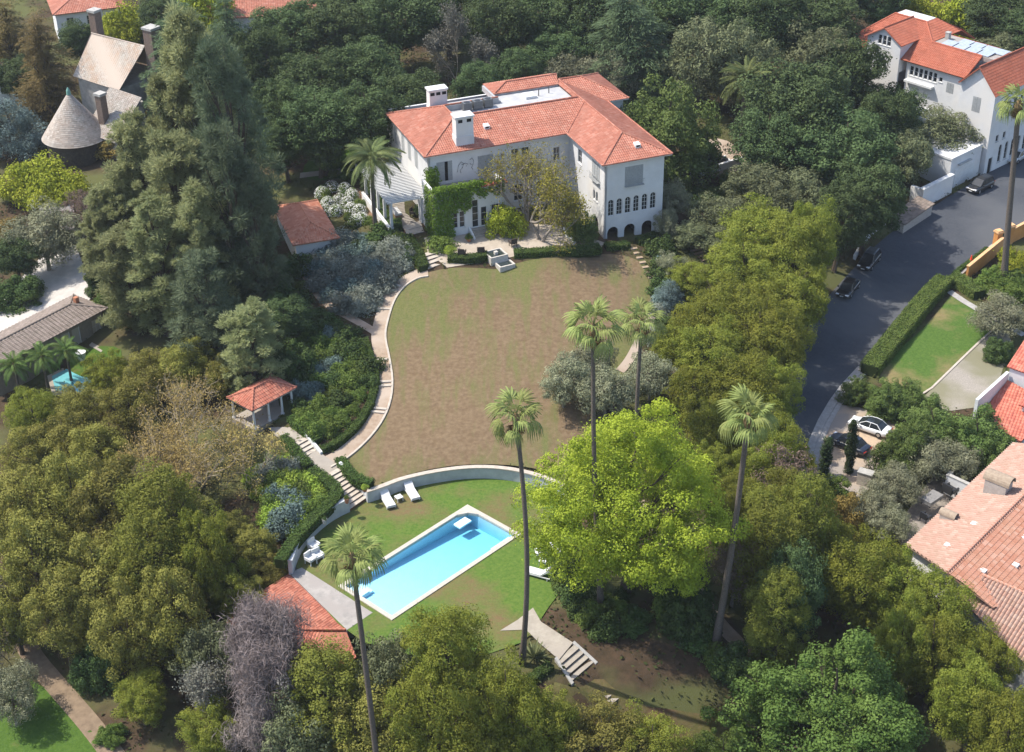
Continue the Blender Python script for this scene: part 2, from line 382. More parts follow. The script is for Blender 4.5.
# ================================================================== GROUND
# lawn with mowing lines, worn brown patches and greener ground, all colour of the grass itself
def lawnmat(name, g1, g2, brown1, brown2, amount, stripes=None, bscale=.13):
    m, n = newmat(name)
    o = N(n, 'ShaderNodeOutputMaterial'); b = N(n, 'ShaderNodeBsdfPrincipled'); n.links.new(b.outputs[0], o.inputs[0])
    b.inputs['Roughness'].default_value = .95; b.inputs['Specular IOR Level'].default_value = .1
    geo = N(n, 'ShaderNodeNewGeometry')
    def noise(scale, det=5, vec=None, ro=.6):
        t = N(n, 'ShaderNodeTexNoise'); t.inputs['Scale'].default_value = scale; t.inputs['Detail'].default_value = det; t.inputs['Roughness'].default_value = ro
        n.links.new(vec or geo.outputs['Position'], t.inputs['Vector']); return t.outputs[0]
    def mix(f, a, c):
        x = N(n, 'ShaderNodeMix', data_type='RGBA'); n.links.new(f, x.inputs[0])
        for k, q in ((6, a), (7, c)):
            if isinstance(q, tuple): x.inputs[k].default_value = c4(q)
            else: n.links.new(q, x.inputs[k])
        return x.outputs[2]
    def ramp(f, a, c):
        r = N(n, 'ShaderNodeMapRange'); r.inputs[1].default_value = a; r.inputs[2].default_value = c; n.links.new(f, r.inputs[0]); return r.outputs[0]
    green = mix(ramp(noise(3.2), .35, .65), g1, g2)
    brown = mix(ramp(noise(2.0), .35, .65), brown1, brown2)
    f = noise(bscale, 6, ro=.62)
    if stripes:
        mp = N(n, 'ShaderNodeMapping'); mp.inputs['Rotation'].default_value = (0, 0, math.radians(stripes)); mp.inputs['Scale'].default_value = (.9, .035, 1)
        n.links.new(geo.outputs['Position'], mp.inputs['Vector'])
        s = noise(1.0, 3, mp.outputs[0])
        a = N(n, 'ShaderNodeMath', operation='MULTIPLY_ADD'); a.inputs[1].default_value = .7; n.links.new(s, a.inputs[0]); n.links.new(f, a.inputs[2])
        f = a.outputs[0]; lo, hi = amount[0]+.33, amount[1]+.37
    else: lo, hi = amount
    colr = mix(ramp(f, lo, hi), green, brown)
    fg = N(n,'ShaderNodeMapRange'); fg.inputs[1].default_value=.3; fg.inputs[2].default_value=.7; fg.inputs[3].default_value=.85; fg.inputs[4].default_value=1.14; n.links.new(noise(8,4,ro=.7), fg.inputs[0])
    vv = N(n,'ShaderNodeHueSaturation'); n.links.new(fg.outputs[0], vv.inputs['Value']); n.links.new(colr, vv.inputs['Color']); colr = vv.outputs[0]
    n.links.new(colr, b.inputs['Base Color'])
    bp = N(n, 'ShaderNodeBump'); bp.inputs['Strength'].default_value = .5; bp.inputs['Distance'].default_value = .06
    n.links.new(noise(7, 5), bp.inputs['Height']); n.links.new(bp.outputs[0], b.inputs['Normal'])
    return m
LAWN = lawnmat('worn_lawn', (.098,.108,.036), (.132,.128,.05), (.178,.128,.077), (.128,.087,.051), (.405,.585), stripes=-3, bscale=.05)
GRASS = lawnmat('green_lawn', (.042,.083,.013), (.062,.108,.019), (.17,.13,.06), (.14,.10,.05), (.60,.72))
GRASS_R = lawnmat('garden_lawn', (.05,.098,.018), (.075,.125,.027), (.20,.16,.075), (.16,.13,.06), (.50,.66))
GRASS_D = lawnmat('dry_lawn', (.085,.085,.028), (.115,.10,.04), (.14,.085,.05), (.10,.06,.035), (.46,.6))
POOLG = lawnmat('pool_lawn', (.062,.115,.02), (.10,.15,.03), (.145,.10,.05), (.12,.12,.045), (.47,.62), bscale=.1)

POOLZ = -6.8
lawn_px = [(447,268),(420,275),(402,285),(391,298),(386,318),(384,338),(388,362),(392,386),(387,410),(375,432),(358,450),(343,461),(352,476),(370,489),
           (400,477),(440,467),(480,464),(520,466),(560,474),(590,440),(610,405),(632,362),(652,310),(648,275),(634,256),(600,254),(560,256),(520,262),(500,270),(475,268)]
terr_px = [(292,570),(300,545),(318,522),(345,507),(372,499),(402,487),(440,478),(480,474),(517,478),(552,487),(587,508),(580,560),(560,592),(545,612),(528,640),(500,650),(440,670),(400,650),(352,640)]
TERR_W = [tuple(P(p[0],p[1],POOLZ)[:2]) for p in smooth_line(terr_px,1,True)]
# pool rectangle
az = -2.3852; uP = np.array([math.sin(az), math.cos(az)]); uQ = np.array([-uP[1], uP[0]])
pc = [P(*q, POOLZ) for q in ((467,503.5),(519.5,535),(390,622.5),(342,586))]
c0 = sum(pc)[:2]/4
hl = (abs((pc[3]-pc[0])[:2]@uP)+abs((pc[2]-pc[1])[:2]@uP))/4; hw = (abs((pc[1]-pc[0])[:2]@uQ)+abs((pc[2]-pc[3])[:2]@uQ))/4
def PL(a, b): return c0 + uP*a + uQ*b
pool_frame_rz = math.atan2(uP[1], uP[0])
IN = .45
pool_out = [PL(-hl,-hw), PL(hl,-hw), PL(hl,hw), PL(-hl,hw)]
sgn = 1 if (pc[1]-pc[0])[:2]@uQ > 0 else -1
# terrain
def axis(lo, hi, step, far): 
    a = np.arange(lo, hi+.01, step); g = np.geomspace(6, far, 9)
    return np.concatenate([lo-g[::-1], a, hi+g])
gx = axis(-112, 122, 1.3, 2600); gy = axis(70, 310, 1.3, 2600)
X, Y = np.meshgrid(gx, gy); Z = hv(X, Y)
cx_, cy_ = np.mean([p[0] for p in TERR_W]), np.mean([p[1] for p in TERR_W])
infl = [(cx_+(p[0]-cx_)*1.045, cy_+(p[1]-cy_)*1.045) for p in TERR_W]
Z[pip(X, Y, infl)] = np.minimum(Z[pip(X, Y, infl)], -6.87)
infl = [(cx_+(p[0]-cx_)*.9, cy_+(p[1]-cy_)*.9) for p in TERR_W]
Z[pip(X, Y, infl)] = -10.2
infl2 = [(c0[0]+(p[0]-c0[0])*1.0, c0[1]+(p[1]-c0[1])*1.0) for p in pool_out]
Z[pip(X, Y, infl2)] = -10
ny, nx = X.shape
idx = np.arange(nx*ny).reshape(ny, nx)
Fq = np.stack([idx[:-1,:-1], idx[:-1,1:], idx[1:,1:], idx[1:,:-1]], -1).reshape(-1,4)
me = np_mesh('ground', np.stack([X,Y,Z],-1).reshape(-1,3), Fq, DIRT_SHADE, True)
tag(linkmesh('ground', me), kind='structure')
sheet('lawn', lawn_px, LAWN, .05)
holes = [[PL(-hl,-hw), PL(hl,-hw), PL(hl,hw), PL(-hl,hw)]]
sheet('pool_lawn', TERR_W, POOLG, 0, z=POOLZ, holes=holes, world=True)
sheet('lower_lawn', [(548,680),(578,690),(600,676),(615,690),(640,706),(690,712),(740,722),(740,760),(600,790),(520,720)], GRASS_D, .04)  # outline cut back; darkened earth around it stands in for tree shade
sheet('far_corner_lawn', [(-60,660),(0,672),(40,682),(75,715),(108,748),(110,800),(-60,800)], GRASS, .05)
sheet('side_lawn', [(878,376),(897,352),(922,330),(946,302),(953,292),(975,310),(1004,324),(985,337),(958,362),(922,396),(890,392)], GRASS_R, .05, smooth=0)
sheet('gravel_yard', [(924,397),(958,363),(985,338),(1006,325),(1012,345),(998,383),(975,408),(945,412)], mat('gravel',(.33,.30,.26),(.22,.20,.175),9,1,.05,.6,30,c3=(.19,.18,.12)), .06, smooth=0)
sheet('upper_lawn', [(300,170),(318,152),(345,148),(372,150),(385,165),(375,178),(340,178),(310,182)], GRASS, .04)
sheet('house_terrace', [(424,238),(440,236),(470,232),(520,224),(560,226),(590,238),(605,243),(598,252),(560,250),(545,250),(500,260),(447,268),(428,254)], mat('tan_terrace',(.40,.345,.28),(.33,.28,.225),1.2,.95,.1,.2,25), .05, smooth=0)
sheet('pergola_floor', [(376,180),(405,160),(440,160),(445,215),(428,225),(402,228)], PALE, .07, z=0, smooth=0)
sheet('driveway', [(690,158),(700,140),(722,138),(742,150),(752,165),(735,172),(700,178)], TANP, .05)
sheet('paved_drive', [(-40,340),(-30,300),(0,296),(34,266),(48,247),(76,246),(86,272),(93,298),(60,318),(20,350)], mat('light_concrete',(.46,.43,.39),(.38,.355,.325),.9,.95,.1,.1,20), .06, smooth=0)
sheet('neighbour_lawn', [(62,366),(80,350),(110,345),(125,352),(112,372),(85,380)], GRASS, .05)
sheet('brick_drive', [(834,404),(868,409),(903,430),(888,472),(850,506),(818,500),(809,470),(818,436)], mat('tan_paver',(.44,.33,.225),(.33,.26,.20),1.2,.9,.1,.3,14,c3=(.27,.235,.205),s3=.25), .06)
sheet('court_paving', [(900,545),(905,515),(930,480),(960,470),(975,480),(950,520),(930,545)], mat('dusty_paving',(.25,.22,.19),(.17,.15,.13),1.2,.95,.1,.2,14), .05, smooth=0)
sheet('pool_walk', [(500,631),(518,620),(533,608),(541,622),(573,643),(559,660),(540,644),(526,630)], PALE, .05, z=-6.80, smooth=0)
# road, kerb and gutter
RL = [(1130,86),(1078,118),(1024,152),(984,176),(934,206),(882,238),(834,290),(798,334),(784,380),(786,420),(787,460),(794,520),(800,580)]
RR = [(1130,176),(1080,206),(1030,226),(994,243),(960,276),(932,304),(890,347),(862,371),(840,396),(818,434),(806,470),(803,505),(806,540),(812,580)]
rl = resample(line_w(RL,it=1),1.0); rr = resample(line_w(RR,it=1),1.0)
sheet('road', [tuple(p[:2]) for p in rl]+[tuple(p[:2]) for p in rr[::-1]], ASPH, .10, world=True, step=2.0)
KERB = mat('kerb_concrete', (.36,.345,.325), (.28,.265,.25), 2, .9, .15, .2, 20)
kl = [p for p in rr if 1]
mb = MB(); wallstrip(mb, offset(kl, .0), .35, lambda p: h(p[0],p[1])-.3, lambda p: h(p[0],p[1])+.24); fixn(mb.obj('kerb', KERB))['kind'] = 'structure'
strip('gutter', line_w([(864,369),(841,394),(819,432),(808,468),(805,505)],it=1), 1.5, KERB, .13, kind='structure')
strip('side_pavement', line_w([(949,292),(970,306),(1000,322),(1024,336)],it=1), .9, KERB, .12)
strip('lawn_edging', line_w([(1003,322),(985,337),(958,363),(923,397),(900,400)],it=1), .25, CREAM, .14)

# ---- paths
PATH = [(428,272),(416,274),(399,284),(387,300),(380,322),(377,338),(382,360),(385.5,385),(381,409),(368,431),(345,453),(326,463)]
pl = line_w(PATH)
strip('garden_path', pl, 1.5, TANP, .09)
cl = offset(pl, .86 if True else 0)
mb = MB(); wallstrip(mb, resample(cl,1), .22, lambda p: h(p[0],p[1])-.2, lambda p: h(p[0],p[1])+.2); fixn(mb.obj('path_kerb', CREAM))['kind'] = 'structure'
strip('branch_path', line_w([(377,334),(366,327),(352,319),(332,309),(318,296),(306,277),(300,262)]), 1.0, TANP, .10)
strip('woodland_trail', line_w([(636,500),(655,530),(690,580),(715,620),(745,650),(768,676)]), 1.6, TANP, .06)
strip('lower_trail', line_w([(20,630),(30,655),(60,690),(95,730),(120,765)]), 1.9, mat('dirt_trail',(.21,.155,.105),(.15,.11,.075),1.5,.95,.1,.3,20), .06)
strip('east_path', line_w([(655,287),(659,297),(652,318),(640,340),(630,360),(620,372)]), 1.0, TANP, .11)
strip('rose_path', line_w([(300,176),(316,174),(340,172),(366,164),(384,160)]), 1.5, PALE, .08)
sheet('rose_bed_soil', [(346,190),(362,188),(378,214),(372,228),(350,205)], mat('red_soil',(.20,.13,.085),(.15,.095,.06),3,1,.05,.3,12), .05)
sheet('stair_landing', [(303,452),(318,452),(333,462),(345,470),(330,479),(316,470)], PALE, .10, smooth=0)
sheet('pavilion_walk', [(268,428),(290,428),(306,440),(292,443),(276,437)], PALE, .09, smooth=0)

def stair_from_px(name, label, tl, tr, br, bl, zt, zb, n, cheeks=(), tread=CREAM, riser=BRICK, cheek_m=TRIM, ch=.45, cat='stairs', group=None):
    TL, TR, BR, BL = P(*tl, zt), P(*tr, zt), P(*br, zb), P(*bl, zb)
    c = (TL+TR+BR+BL)/4; root = empty(name, (c[0],c[1],zb), 0, label, cat, group); o = np.array([c[0],c[1],zb])
    t, r = MB(), MB()
    for i in range(n):
        f0, f1 = i/n, (i+1)/n; z = zt-(zt-zb)*(i)/n - (zt-zb)/n*.0
        q = [TL+(BL-TL)*f0, TR+(BR-TR)*f0, TR+(BR-TR)*f1, TL+(BL-TL)*f1]
        q2 = [p-o for p in q]; zz = z-o[2]
        r.prism([(p[0],p[1]) for p in q2], -.5, zz-.05)
        e = (q2[3]-q2[0])[:2]; e = e/np.hypot(*e)*.04
        t.prism([tuple(q2[0][:2]), tuple(q2[1][:2]), tuple(q2[2][:2]+e), tuple(q2[3][:2]+e)], zz-.05+.002*i, zz+.012)
    t.obj('tread', tread, root); r.obj('riser', riser, root)
    for sd_ in cheeks:
        a, b = (TL-o, BL-o) if sd_ == 'l' else (TR-o, BR-o)
        d = (TR-TL)[:2]; d = d/np.hypot(*d)*(.32 if sd_ == 'r' else -.32)
        e = (b-a)[:2]; e /= np.hypot(*e); a2 = a[:2]-e*.2; b2 = b[:2]+e*.3
        k = MB(); k.prism([tuple(a2), tuple(b2), tuple(b2+d), tuple(a2+d)], -.6, [zt-zb+ch, ch*.9+.05, ch*.9+.05, zt-zb+ch]); k.obj('side_wall', cheek_m, root)
    FOOT.append([tuple(p[:2]) for p in (TL,TR,BR,BL)])
    return root
stair_from_px('garden_stairs','upper flight of cream and brick garden steps below the small pavilion',(294,443),(305,437),(319,455),(305,463),-4.42,-5.17,5,'r')
stair_from_px('garden_stairs','long lower flight of cream and brick steps leading down to the pool lawn',(329,473),(340,467),(366,499),(350,510),-5.18,POOLZ+.16,9,'r')
stair_from_px('garden_stairs','short flight of pale steps with grey side walls right of the tall palm',(574,645),(558,659),(572,682),(593,664),-6.85,-7.7,4,'lr',PALE,BRICK,STONE,.16)
stair_from_px('garden_stairs','two pale steps with a white side wall half hidden by bottom trees',(617,682),(603,694),(611,706),(628,692),-8.75,-9.15,2,'l',PALE,BRICK,TRIM,.1)
stair_from_px('terrace_steps','cream steps from the house terrace down to the curved path',(425,253),(440,249),(447,263),(428,270),-.0+.1,-.6,4,'',CREAM,BRICK)
stair_from_px('pergola_steps','two broad cream steps at the front end of the pergola',(402,226),(420,221),(424,232),(408,236),.16,.0,2,'',CREAM,BRICK)
stair_from_px('patio_stairs','white patio stairs with a sloping wall beside the yellow tree',(548,234),(562,232),(572,246),(556,250),.0,-.8,4,'r',PALE,BRICK,TRIM,.7)
stair_from_px('rose_garden_steps','pale stone steps with white pier behind the palm trunk',(357,166),(366,163),(368,176),(358,178),.4,-.1,3,'l',PALE,BRICK,TRIM)
stair_from_px('side_steps','brick steps climbing beside the right wall of the mansion',(664,204),(669,204),(668,223),(660,223),1.2,-1.2,6,'r',TANP,BRICK,CREAM)
stair_from_px('woodland_steps','short timber and earth steps at the end of the woodland trail',(742,661),(752,657),(762,668),(752,674),-9.9,-10.3,3,'',TANP,STONE)
def log_steps(name, label, a, b, n, w, m):
    A_, B_ = G(*a), G(*b); root = empty(name, tuple(A_), 0, label, 'steps'); mb = MB()
    d = (B_-A_)[:2]; d /= np.hypot(*d); q = np.array([-d[1], d[0]])
    for i in range(n):
        p = A_[:2]+(B_-A_)[:2]*i/(n-1); z = h(*p)-A_[2]; p = p-A_[:2]
        mb.prism([tuple(p-q*w/2-d*.22), tuple(p+q*w/2-d*.22), tuple(p+q*w/2+d*.22), tuple(p-q*w/2+d*.22)], z-.2, z+.14)
    mb.obj('stone_slab', m, root)
log_steps('stepping_stones','row of tan stepping slabs down the grass right of the mansion arches',(634,249),(657,288),9,.8,mat('tan_slab',(.36,.28,.20),(.28,.21,.15),4,.95,.1,.2,20))
log_steps('hillside_steps','brown railway sleeper steps under the grey shrubs by the drive',(686,241),(706,260),7,1.5,mat('sleeper',(.26,.19,.13),(.2,.14,.1),4,.95,.1,.2,20))
# pairs of stone risers across the curved path
sm = MB()
for k, (qx, qy) in enumerate(((395,286),(391,292),(384,310),(381.5,361),(385,383),(385,387),(380,410),(378,413.5))):
    p = G(qx,qy); j = min(range(len(pl)), key=lambda i: np.hypot(*(pl[i]-p)[:2])); j = min(max(j,1),len(pl)-2)
    t = (pl[j+1]-pl[j-1])[:2]; t /= np.hypot(*t); q = np.array([-t[1],t[0]]); p = p[:2]
    a = MB(); z = h(*p)
    a.prism([tuple(p-q*.8-t*.2), tuple(p+q*.75-t*.2), tuple(p+q*.75+t*.16), tuple(p-q*.8+t*.16)], z-.2, z+.24)
    o = a.obj('path_step', CREAM); tag(o, 'low cream stone step across the curved lawn path', 'step', 'stone steps across the curved path')

# ---- pool
root = empty('swimming_pool', (c0[0],c0[1],POOLZ), pool_frame_rz, 'rectangular blue swimming pool with cream coping on the lower lawn', 'pool')
s = sgn                                   # local x = uP, local y = uQ ; far left end is x = -hl
il, iw = hl-IN, hw-IN
cop = MB()
CH = .09
cop.box(-hl, -hw, -.25, hl, -iw, CH); cop.box(-hl, iw, -.25, hl, hw, CH); cop.box(-hl, -iw, -.25, -il, iw, CH); cop.box(il, -iw, -.25, hl, iw, CH)
n0 = s*-iw
cop.prism([(-il,n0),(-il+1.5,n0),(-il+1.1,n0+s*.22),(-il+.5,n0+s*.55),(-il+.2,n0+s*1.1),(-il,n0+s*1.5)], -.25, CH-.004)
cop.obj('coping', mat('coping_stone',(.46,.42,.36),(.39,.35,.30),3,.85,.2,.15,20), root)
PLAST = mat('pool_plaster', (.60,.72,.78), (.64,.75,.81), 1.2, .8, .1, .05, 10)
bas = MB(); D0, D1 = 1.75, .7            # deep at the far end
def quad(a,b,c,d): bas.add([a,b,c,d],[(0,1,2,3)])
zf = lambda x: -.1 - (D0+(D1-D0)*min(max((x+il)/(2*il),0),1))
xs = [-il,-il+.01,il-.01,il]; zs = [-D0,-D0,-D1,-D1]
for k in range(3):
    quad((xs[k],-iw,zs[k]),(xs[k+1],-iw,zs[k+1]),(xs[k+1],iw,zs[k+1]),(xs[k],iw,zs[k]))
    quad((xs[k],-iw,zs[k]),(xs[k],-iw,-.2),(xs[k+1],-iw,-.2),(xs[k+1],-iw,zs[k+1]))
    quad((xs[k],iw,zs[k]),(xs[k+1],iw,zs[k+1]),(xs[k+1],iw,-.2),(xs[k],iw,-.2))
quad((-il,-iw,-D0),(-il,iw,-D0),(-il,iw,-.2),(-il,-iw,-.2)); quad((il,-iw,-D1),(il,-iw,-.2),(il,iw,-.2),(il,iw,-D1))
bas.obj('basin', PLAST, root)
st = MB(); y0 = s*-iw
def sbox(mb, x0,x1,d0,d1,z0,z1): 
    a, b = sorted((y0+s*d0, y0+s*d1)); mb.box(x0,a,z0,x1,b,z1)
sbox(st, -il+.9, -il+2.5, .5, 1.4, -.42, -.24); st.obj('underwater_ledge', mat('ledge_plaster',(.80,.84,.86),(.74,.8,.82),2,.8,.1), root)
st = MB(); sbox(st, il-1.3, il-.003, .25, 1.9, -D1-.05, -.32); sbox(st, il-1.75, il-1.302, .25, 1.9, -D1-.05, -.52)
sbox(st, -il+.35, -il+2.9, 2*iw-.45, 2*iw-.003, -1.0, -.26); st.obj('pool_step', PLAST, root)
WAT, n = newmat('pool_water')
o_ = N(n,'ShaderNodeOutputMaterial'); ms = N(n,'ShaderNodeMixShader'); tr = N(n,'ShaderNodeBsdfTransparent'); gl = N(n,'ShaderNodeBsdfGlossy'); fr = N(n,'ShaderNodeFresnel')
tr.inputs[0].default_value = (.93,.98,.99,1); gl.inputs['Roughness'].default_value = .04; fr.inputs[0].default_value = 1.33
tn = N(n,'ShaderNodeTexNoise'); tn.inputs['Scale'].default_value = 2.4; tn.inputs['Detail'].default_value = 3; tc = N(n,'ShaderNodeTexCoord'); bp = N(n,'ShaderNodeBump'); bp.inputs['Strength'].default_value=.12; bp.inputs['Distance'].default_value=.05
n.links.new(tc.outputs['Object'],tn.inputs['Vector']); n.links.new(tn.outputs[0],bp.inputs['Height']); n.links.new(bp.outputs[0],gl.inputs['Normal']); n.links.new(bp.outputs[0],fr.inputs['Normal'])
gb=N(n,'ShaderNodeNewGeometry'); sb_=N(n,'ShaderNodeMath',operation='SUBTRACT'); sb_.inputs[0].default_value=1.0; n.links.new(gb.outputs['Backfacing'],sb_.inputs[1]); mu=N(n,'ShaderNodeMath',operation='MULTIPLY'); n.links.new(fr.outputs[0],mu.inputs[0]); n.links.new(sb_.outputs[0],mu.inputs[1])
n.links.new(mu.outputs[0],ms.inputs[0]); n.links.new(tr.outputs[0],ms.inputs[1]); n.links.new(gl.outputs[0],ms.inputs[2]); n.links.new(ms.outputs[0],o_.inputs[0])
va = N(n,'ShaderNodeVolumeAbsorption'); va.inputs[0].default_value=(.33,.80,.92,1); va.inputs[1].default_value=.42; n.links.new(va.outputs[0],o_.inputs['Volume'])
wt = MB(); e_=.012; wt.prism([(-il+e_,-iw+e_),(il-e_,-iw+e_),(il-e_,iw-e_),(-il+e_,iw-e_)],[-D0+.015,-D1+.015,-D1+.015,-D0+.015],-.06); wt.obj('water', WAT, root)

# ---- curved retaining walls by the pool
def retaining(name, label, px, z0, z1f, m=WHITE, cap=TRIM, w=.4, it=2, zref=POOLZ):
    ln = resample(line_w(px, zref, it), .6); root = empty(name, (ln[0][0],ln[0][1],z0), 0, label, 'wall'); o = np.array([ln[0][0],ln[0][1],0])
    l2 = [p-o for p in ln]
    mb = MB(); wallstrip(mb, l2, w, -.5, lambda p: z1f(p+o)-z0-.1); fixn(mb.obj('wall_face', m, root))
    mb = MB(); wallstrip(mb, l2, w+.14, lambda p: z1f(p+o)-z0-.1, lambda p: z1f(p+o)-z0+.02); fixn(mb.obj('coping', cap, root))
GW = mat('grey_render', (.46,.48,.49), (.38,.40,.41), 1, .9, .15, .15, 10)
retaining('retaining_wall','long curved pale retaining wall between brown lawn and pool grass',[(367,502),(385,496),(402,489),(440,480.5),(480,476.5),(518,480),(552,490),(580,505)],POOLZ,lambda p:-5.45,GW,CREAM)
retaining('retaining_wall','short curved grey retaining wall under the clipped hedge left of the pool',[(349,511),(338,516),(324,525),(308,540),(298,554),(291,574)],POOLZ,lambda p:-5.2,GW,GW)
# patio slab roof and edges
def box_from_px(px, z, down, name, m, label=None, cat=None, up=0.0, parent=None):
    w_ = [P(*q, z) for q in px]; mb = MB(); c = sum(w_)/len(w_)
    mb.prism([tuple((p-c)[:2]) for p in w_], -down, up)
    o = mb.obj(name, m); o.location = (c[0],c[1],z); 
    if label: tag(o, label, cat)
    FOOT.append([tuple(p[:2]) for p in w_])
    return o
# ================================================================== BUILDINGS
def roof_face(mb, poly, tw=.28, th=.42, amp=.055, step=.03, segs=4, lift=.0):
    """one convex roof slope as real barrel tiles; fills mb.v/.f/.uv"""
    if mb.uv is None: mb.uv = []
    p = [Vector(q) for q in poly]
    nrm = Vector((0,0,0))
    for i in range(1, len(p)-1): nrm += (p[i]-p[0]).cross(p[i+1]-p[0])
    nrm.normalize()
    if nrm.z < 0: nrm = -nrm; p = p[::-1]
    U = Vector((0,0,1)).cross(nrm)
    if U.length < 1e-4: U = Vector((1,0,0))
    U.normalize(); V = nrm.cross(U)
    o = p[0]
    uv = [((q-o).dot(U), (q-o).dot(V)) for q in p]
    u0, u1 = min(a for a,_ in uv), max(a for a,_ in uv); v0, v1 = min(b for _,b in uv), max(b for _,b in uv)
    bm = bmesh.new()
    nu = int(math.ceil((u1-u0)/tw))+1; nv = int(math.ceil((v1-v0)/th))+1
    prof = [(k/segs, amp*math.sin(math.pi*min(k/segs/.62,1)) if k/segs<.62 else -amp*.35*math.sin(math.pi*(k/segs-.62)/.38)) for k in range(segs+1)]
    us = [(u0 + i*tw + f*tw, zz) for i in range(nu) for f, zz in prof[:-1]]
    prev = None
    for j in range(nv):
        a = [bm.verts.new((u, v0+j*th, zz+step)) for u, zz in us]
        b = [bm.verts.new((u, v0+(j+1)*th, zz)) for u, zz in us]
        for k in range(len(us)-1): bm.faces.new((a[k],a[k+1],b[k+1],b[k]))
        if prev:
            for k in range(len(us)-1): bm.faces.new((prev[k],prev[k+1],a[k+1],a[k]))
        prev = b
    n = len(uv); area = sum(uv[i][0]*uv[(i+1)%n][1]-uv[(i+1)%n][0]*uv[i][1] for i in range(n))
    for i in range(n):
        a, b = Vector((*uv[i],0)), Vector((*uv[(i+1)%n],0)); d = b-a
        no = Vector((d.y,-d.x,0)) * (1 if area > 0 else -1)
        bmesh.ops.bisect_plane(bm, geom=bm.verts[:]+bm.edges[:]+bm.faces[:], plane_co=a, plane_no=no, clear_outer=True, dist=1e-6)
    bm.verts.index_update(); base = len(mb.v)
    for v in bm.verts: mb.v.append(tuple(o + U*v.co.x + V*v.co.y + nrm*(v.co.z+lift)))
    for f in bm.faces:
        c = f.calc_center_median(); mb.f.append(tuple(v.index+base for v in f.verts)); mb.uv.append((c.x-u0+.0001, c.y-v0+.0001))
    # solid underside so the slope is not paper thin
    k = len(mb.v)
    for q in p: mb.v.append(tuple(q - nrm*.02))
    for q in p: mb.v.append(tuple(q - nrm*.14))
    m_ = len(p); mb.f.append(tuple(range(k+2*m_-1, k+m_-1, -1))); mb.uv.append((0,0))
    for i in range(m_): mb.f.append((k+m_+i, k+m_+(i+1)%m_, k+(i+1)%m_, k+i)); mb.uv.append((0,0))
    bm.free()
def roof_obj(name, mb, m, parent):
    o = mb.obj(name, m, parent); uvl = o.data.uv_layers.new(name='UVMap')
    arr = np.zeros((len(o.data.loops),2), np.float32); i = 0
    for f, q in zip(mb.f, mb.uv):
        arr[i:i+len(f)] = q; i += len(f)
    uvl.data.foreach_set('uv', arr.ravel()); return o
def ridge(mb, a, b, r=.13, step=.42):
    a, b = Vector(a), Vector(b); L = (b-a).length; n = max(1,int(L/step))
    for i in range(n):
        p = a+(b-a)*(i/n); q = a+(b-a)*((i+1.12)/n if i<n-1 else 1)
        mb.tube([p, q], [r, r*.8], 7)
def arch_pts(u0,u1,z0,z1,seg=8):
    r=(u1-u0)/2; c=(u0+u1)/2; zs=z1-r
    return [(u0,z0),(u1,z0),(u1,zs)]+[(c+r*math.cos(math.pi*k/seg), zs+r*math.sin(math.pi*k/seg)) for k in range(1,seg)]+[(u0,zs)]
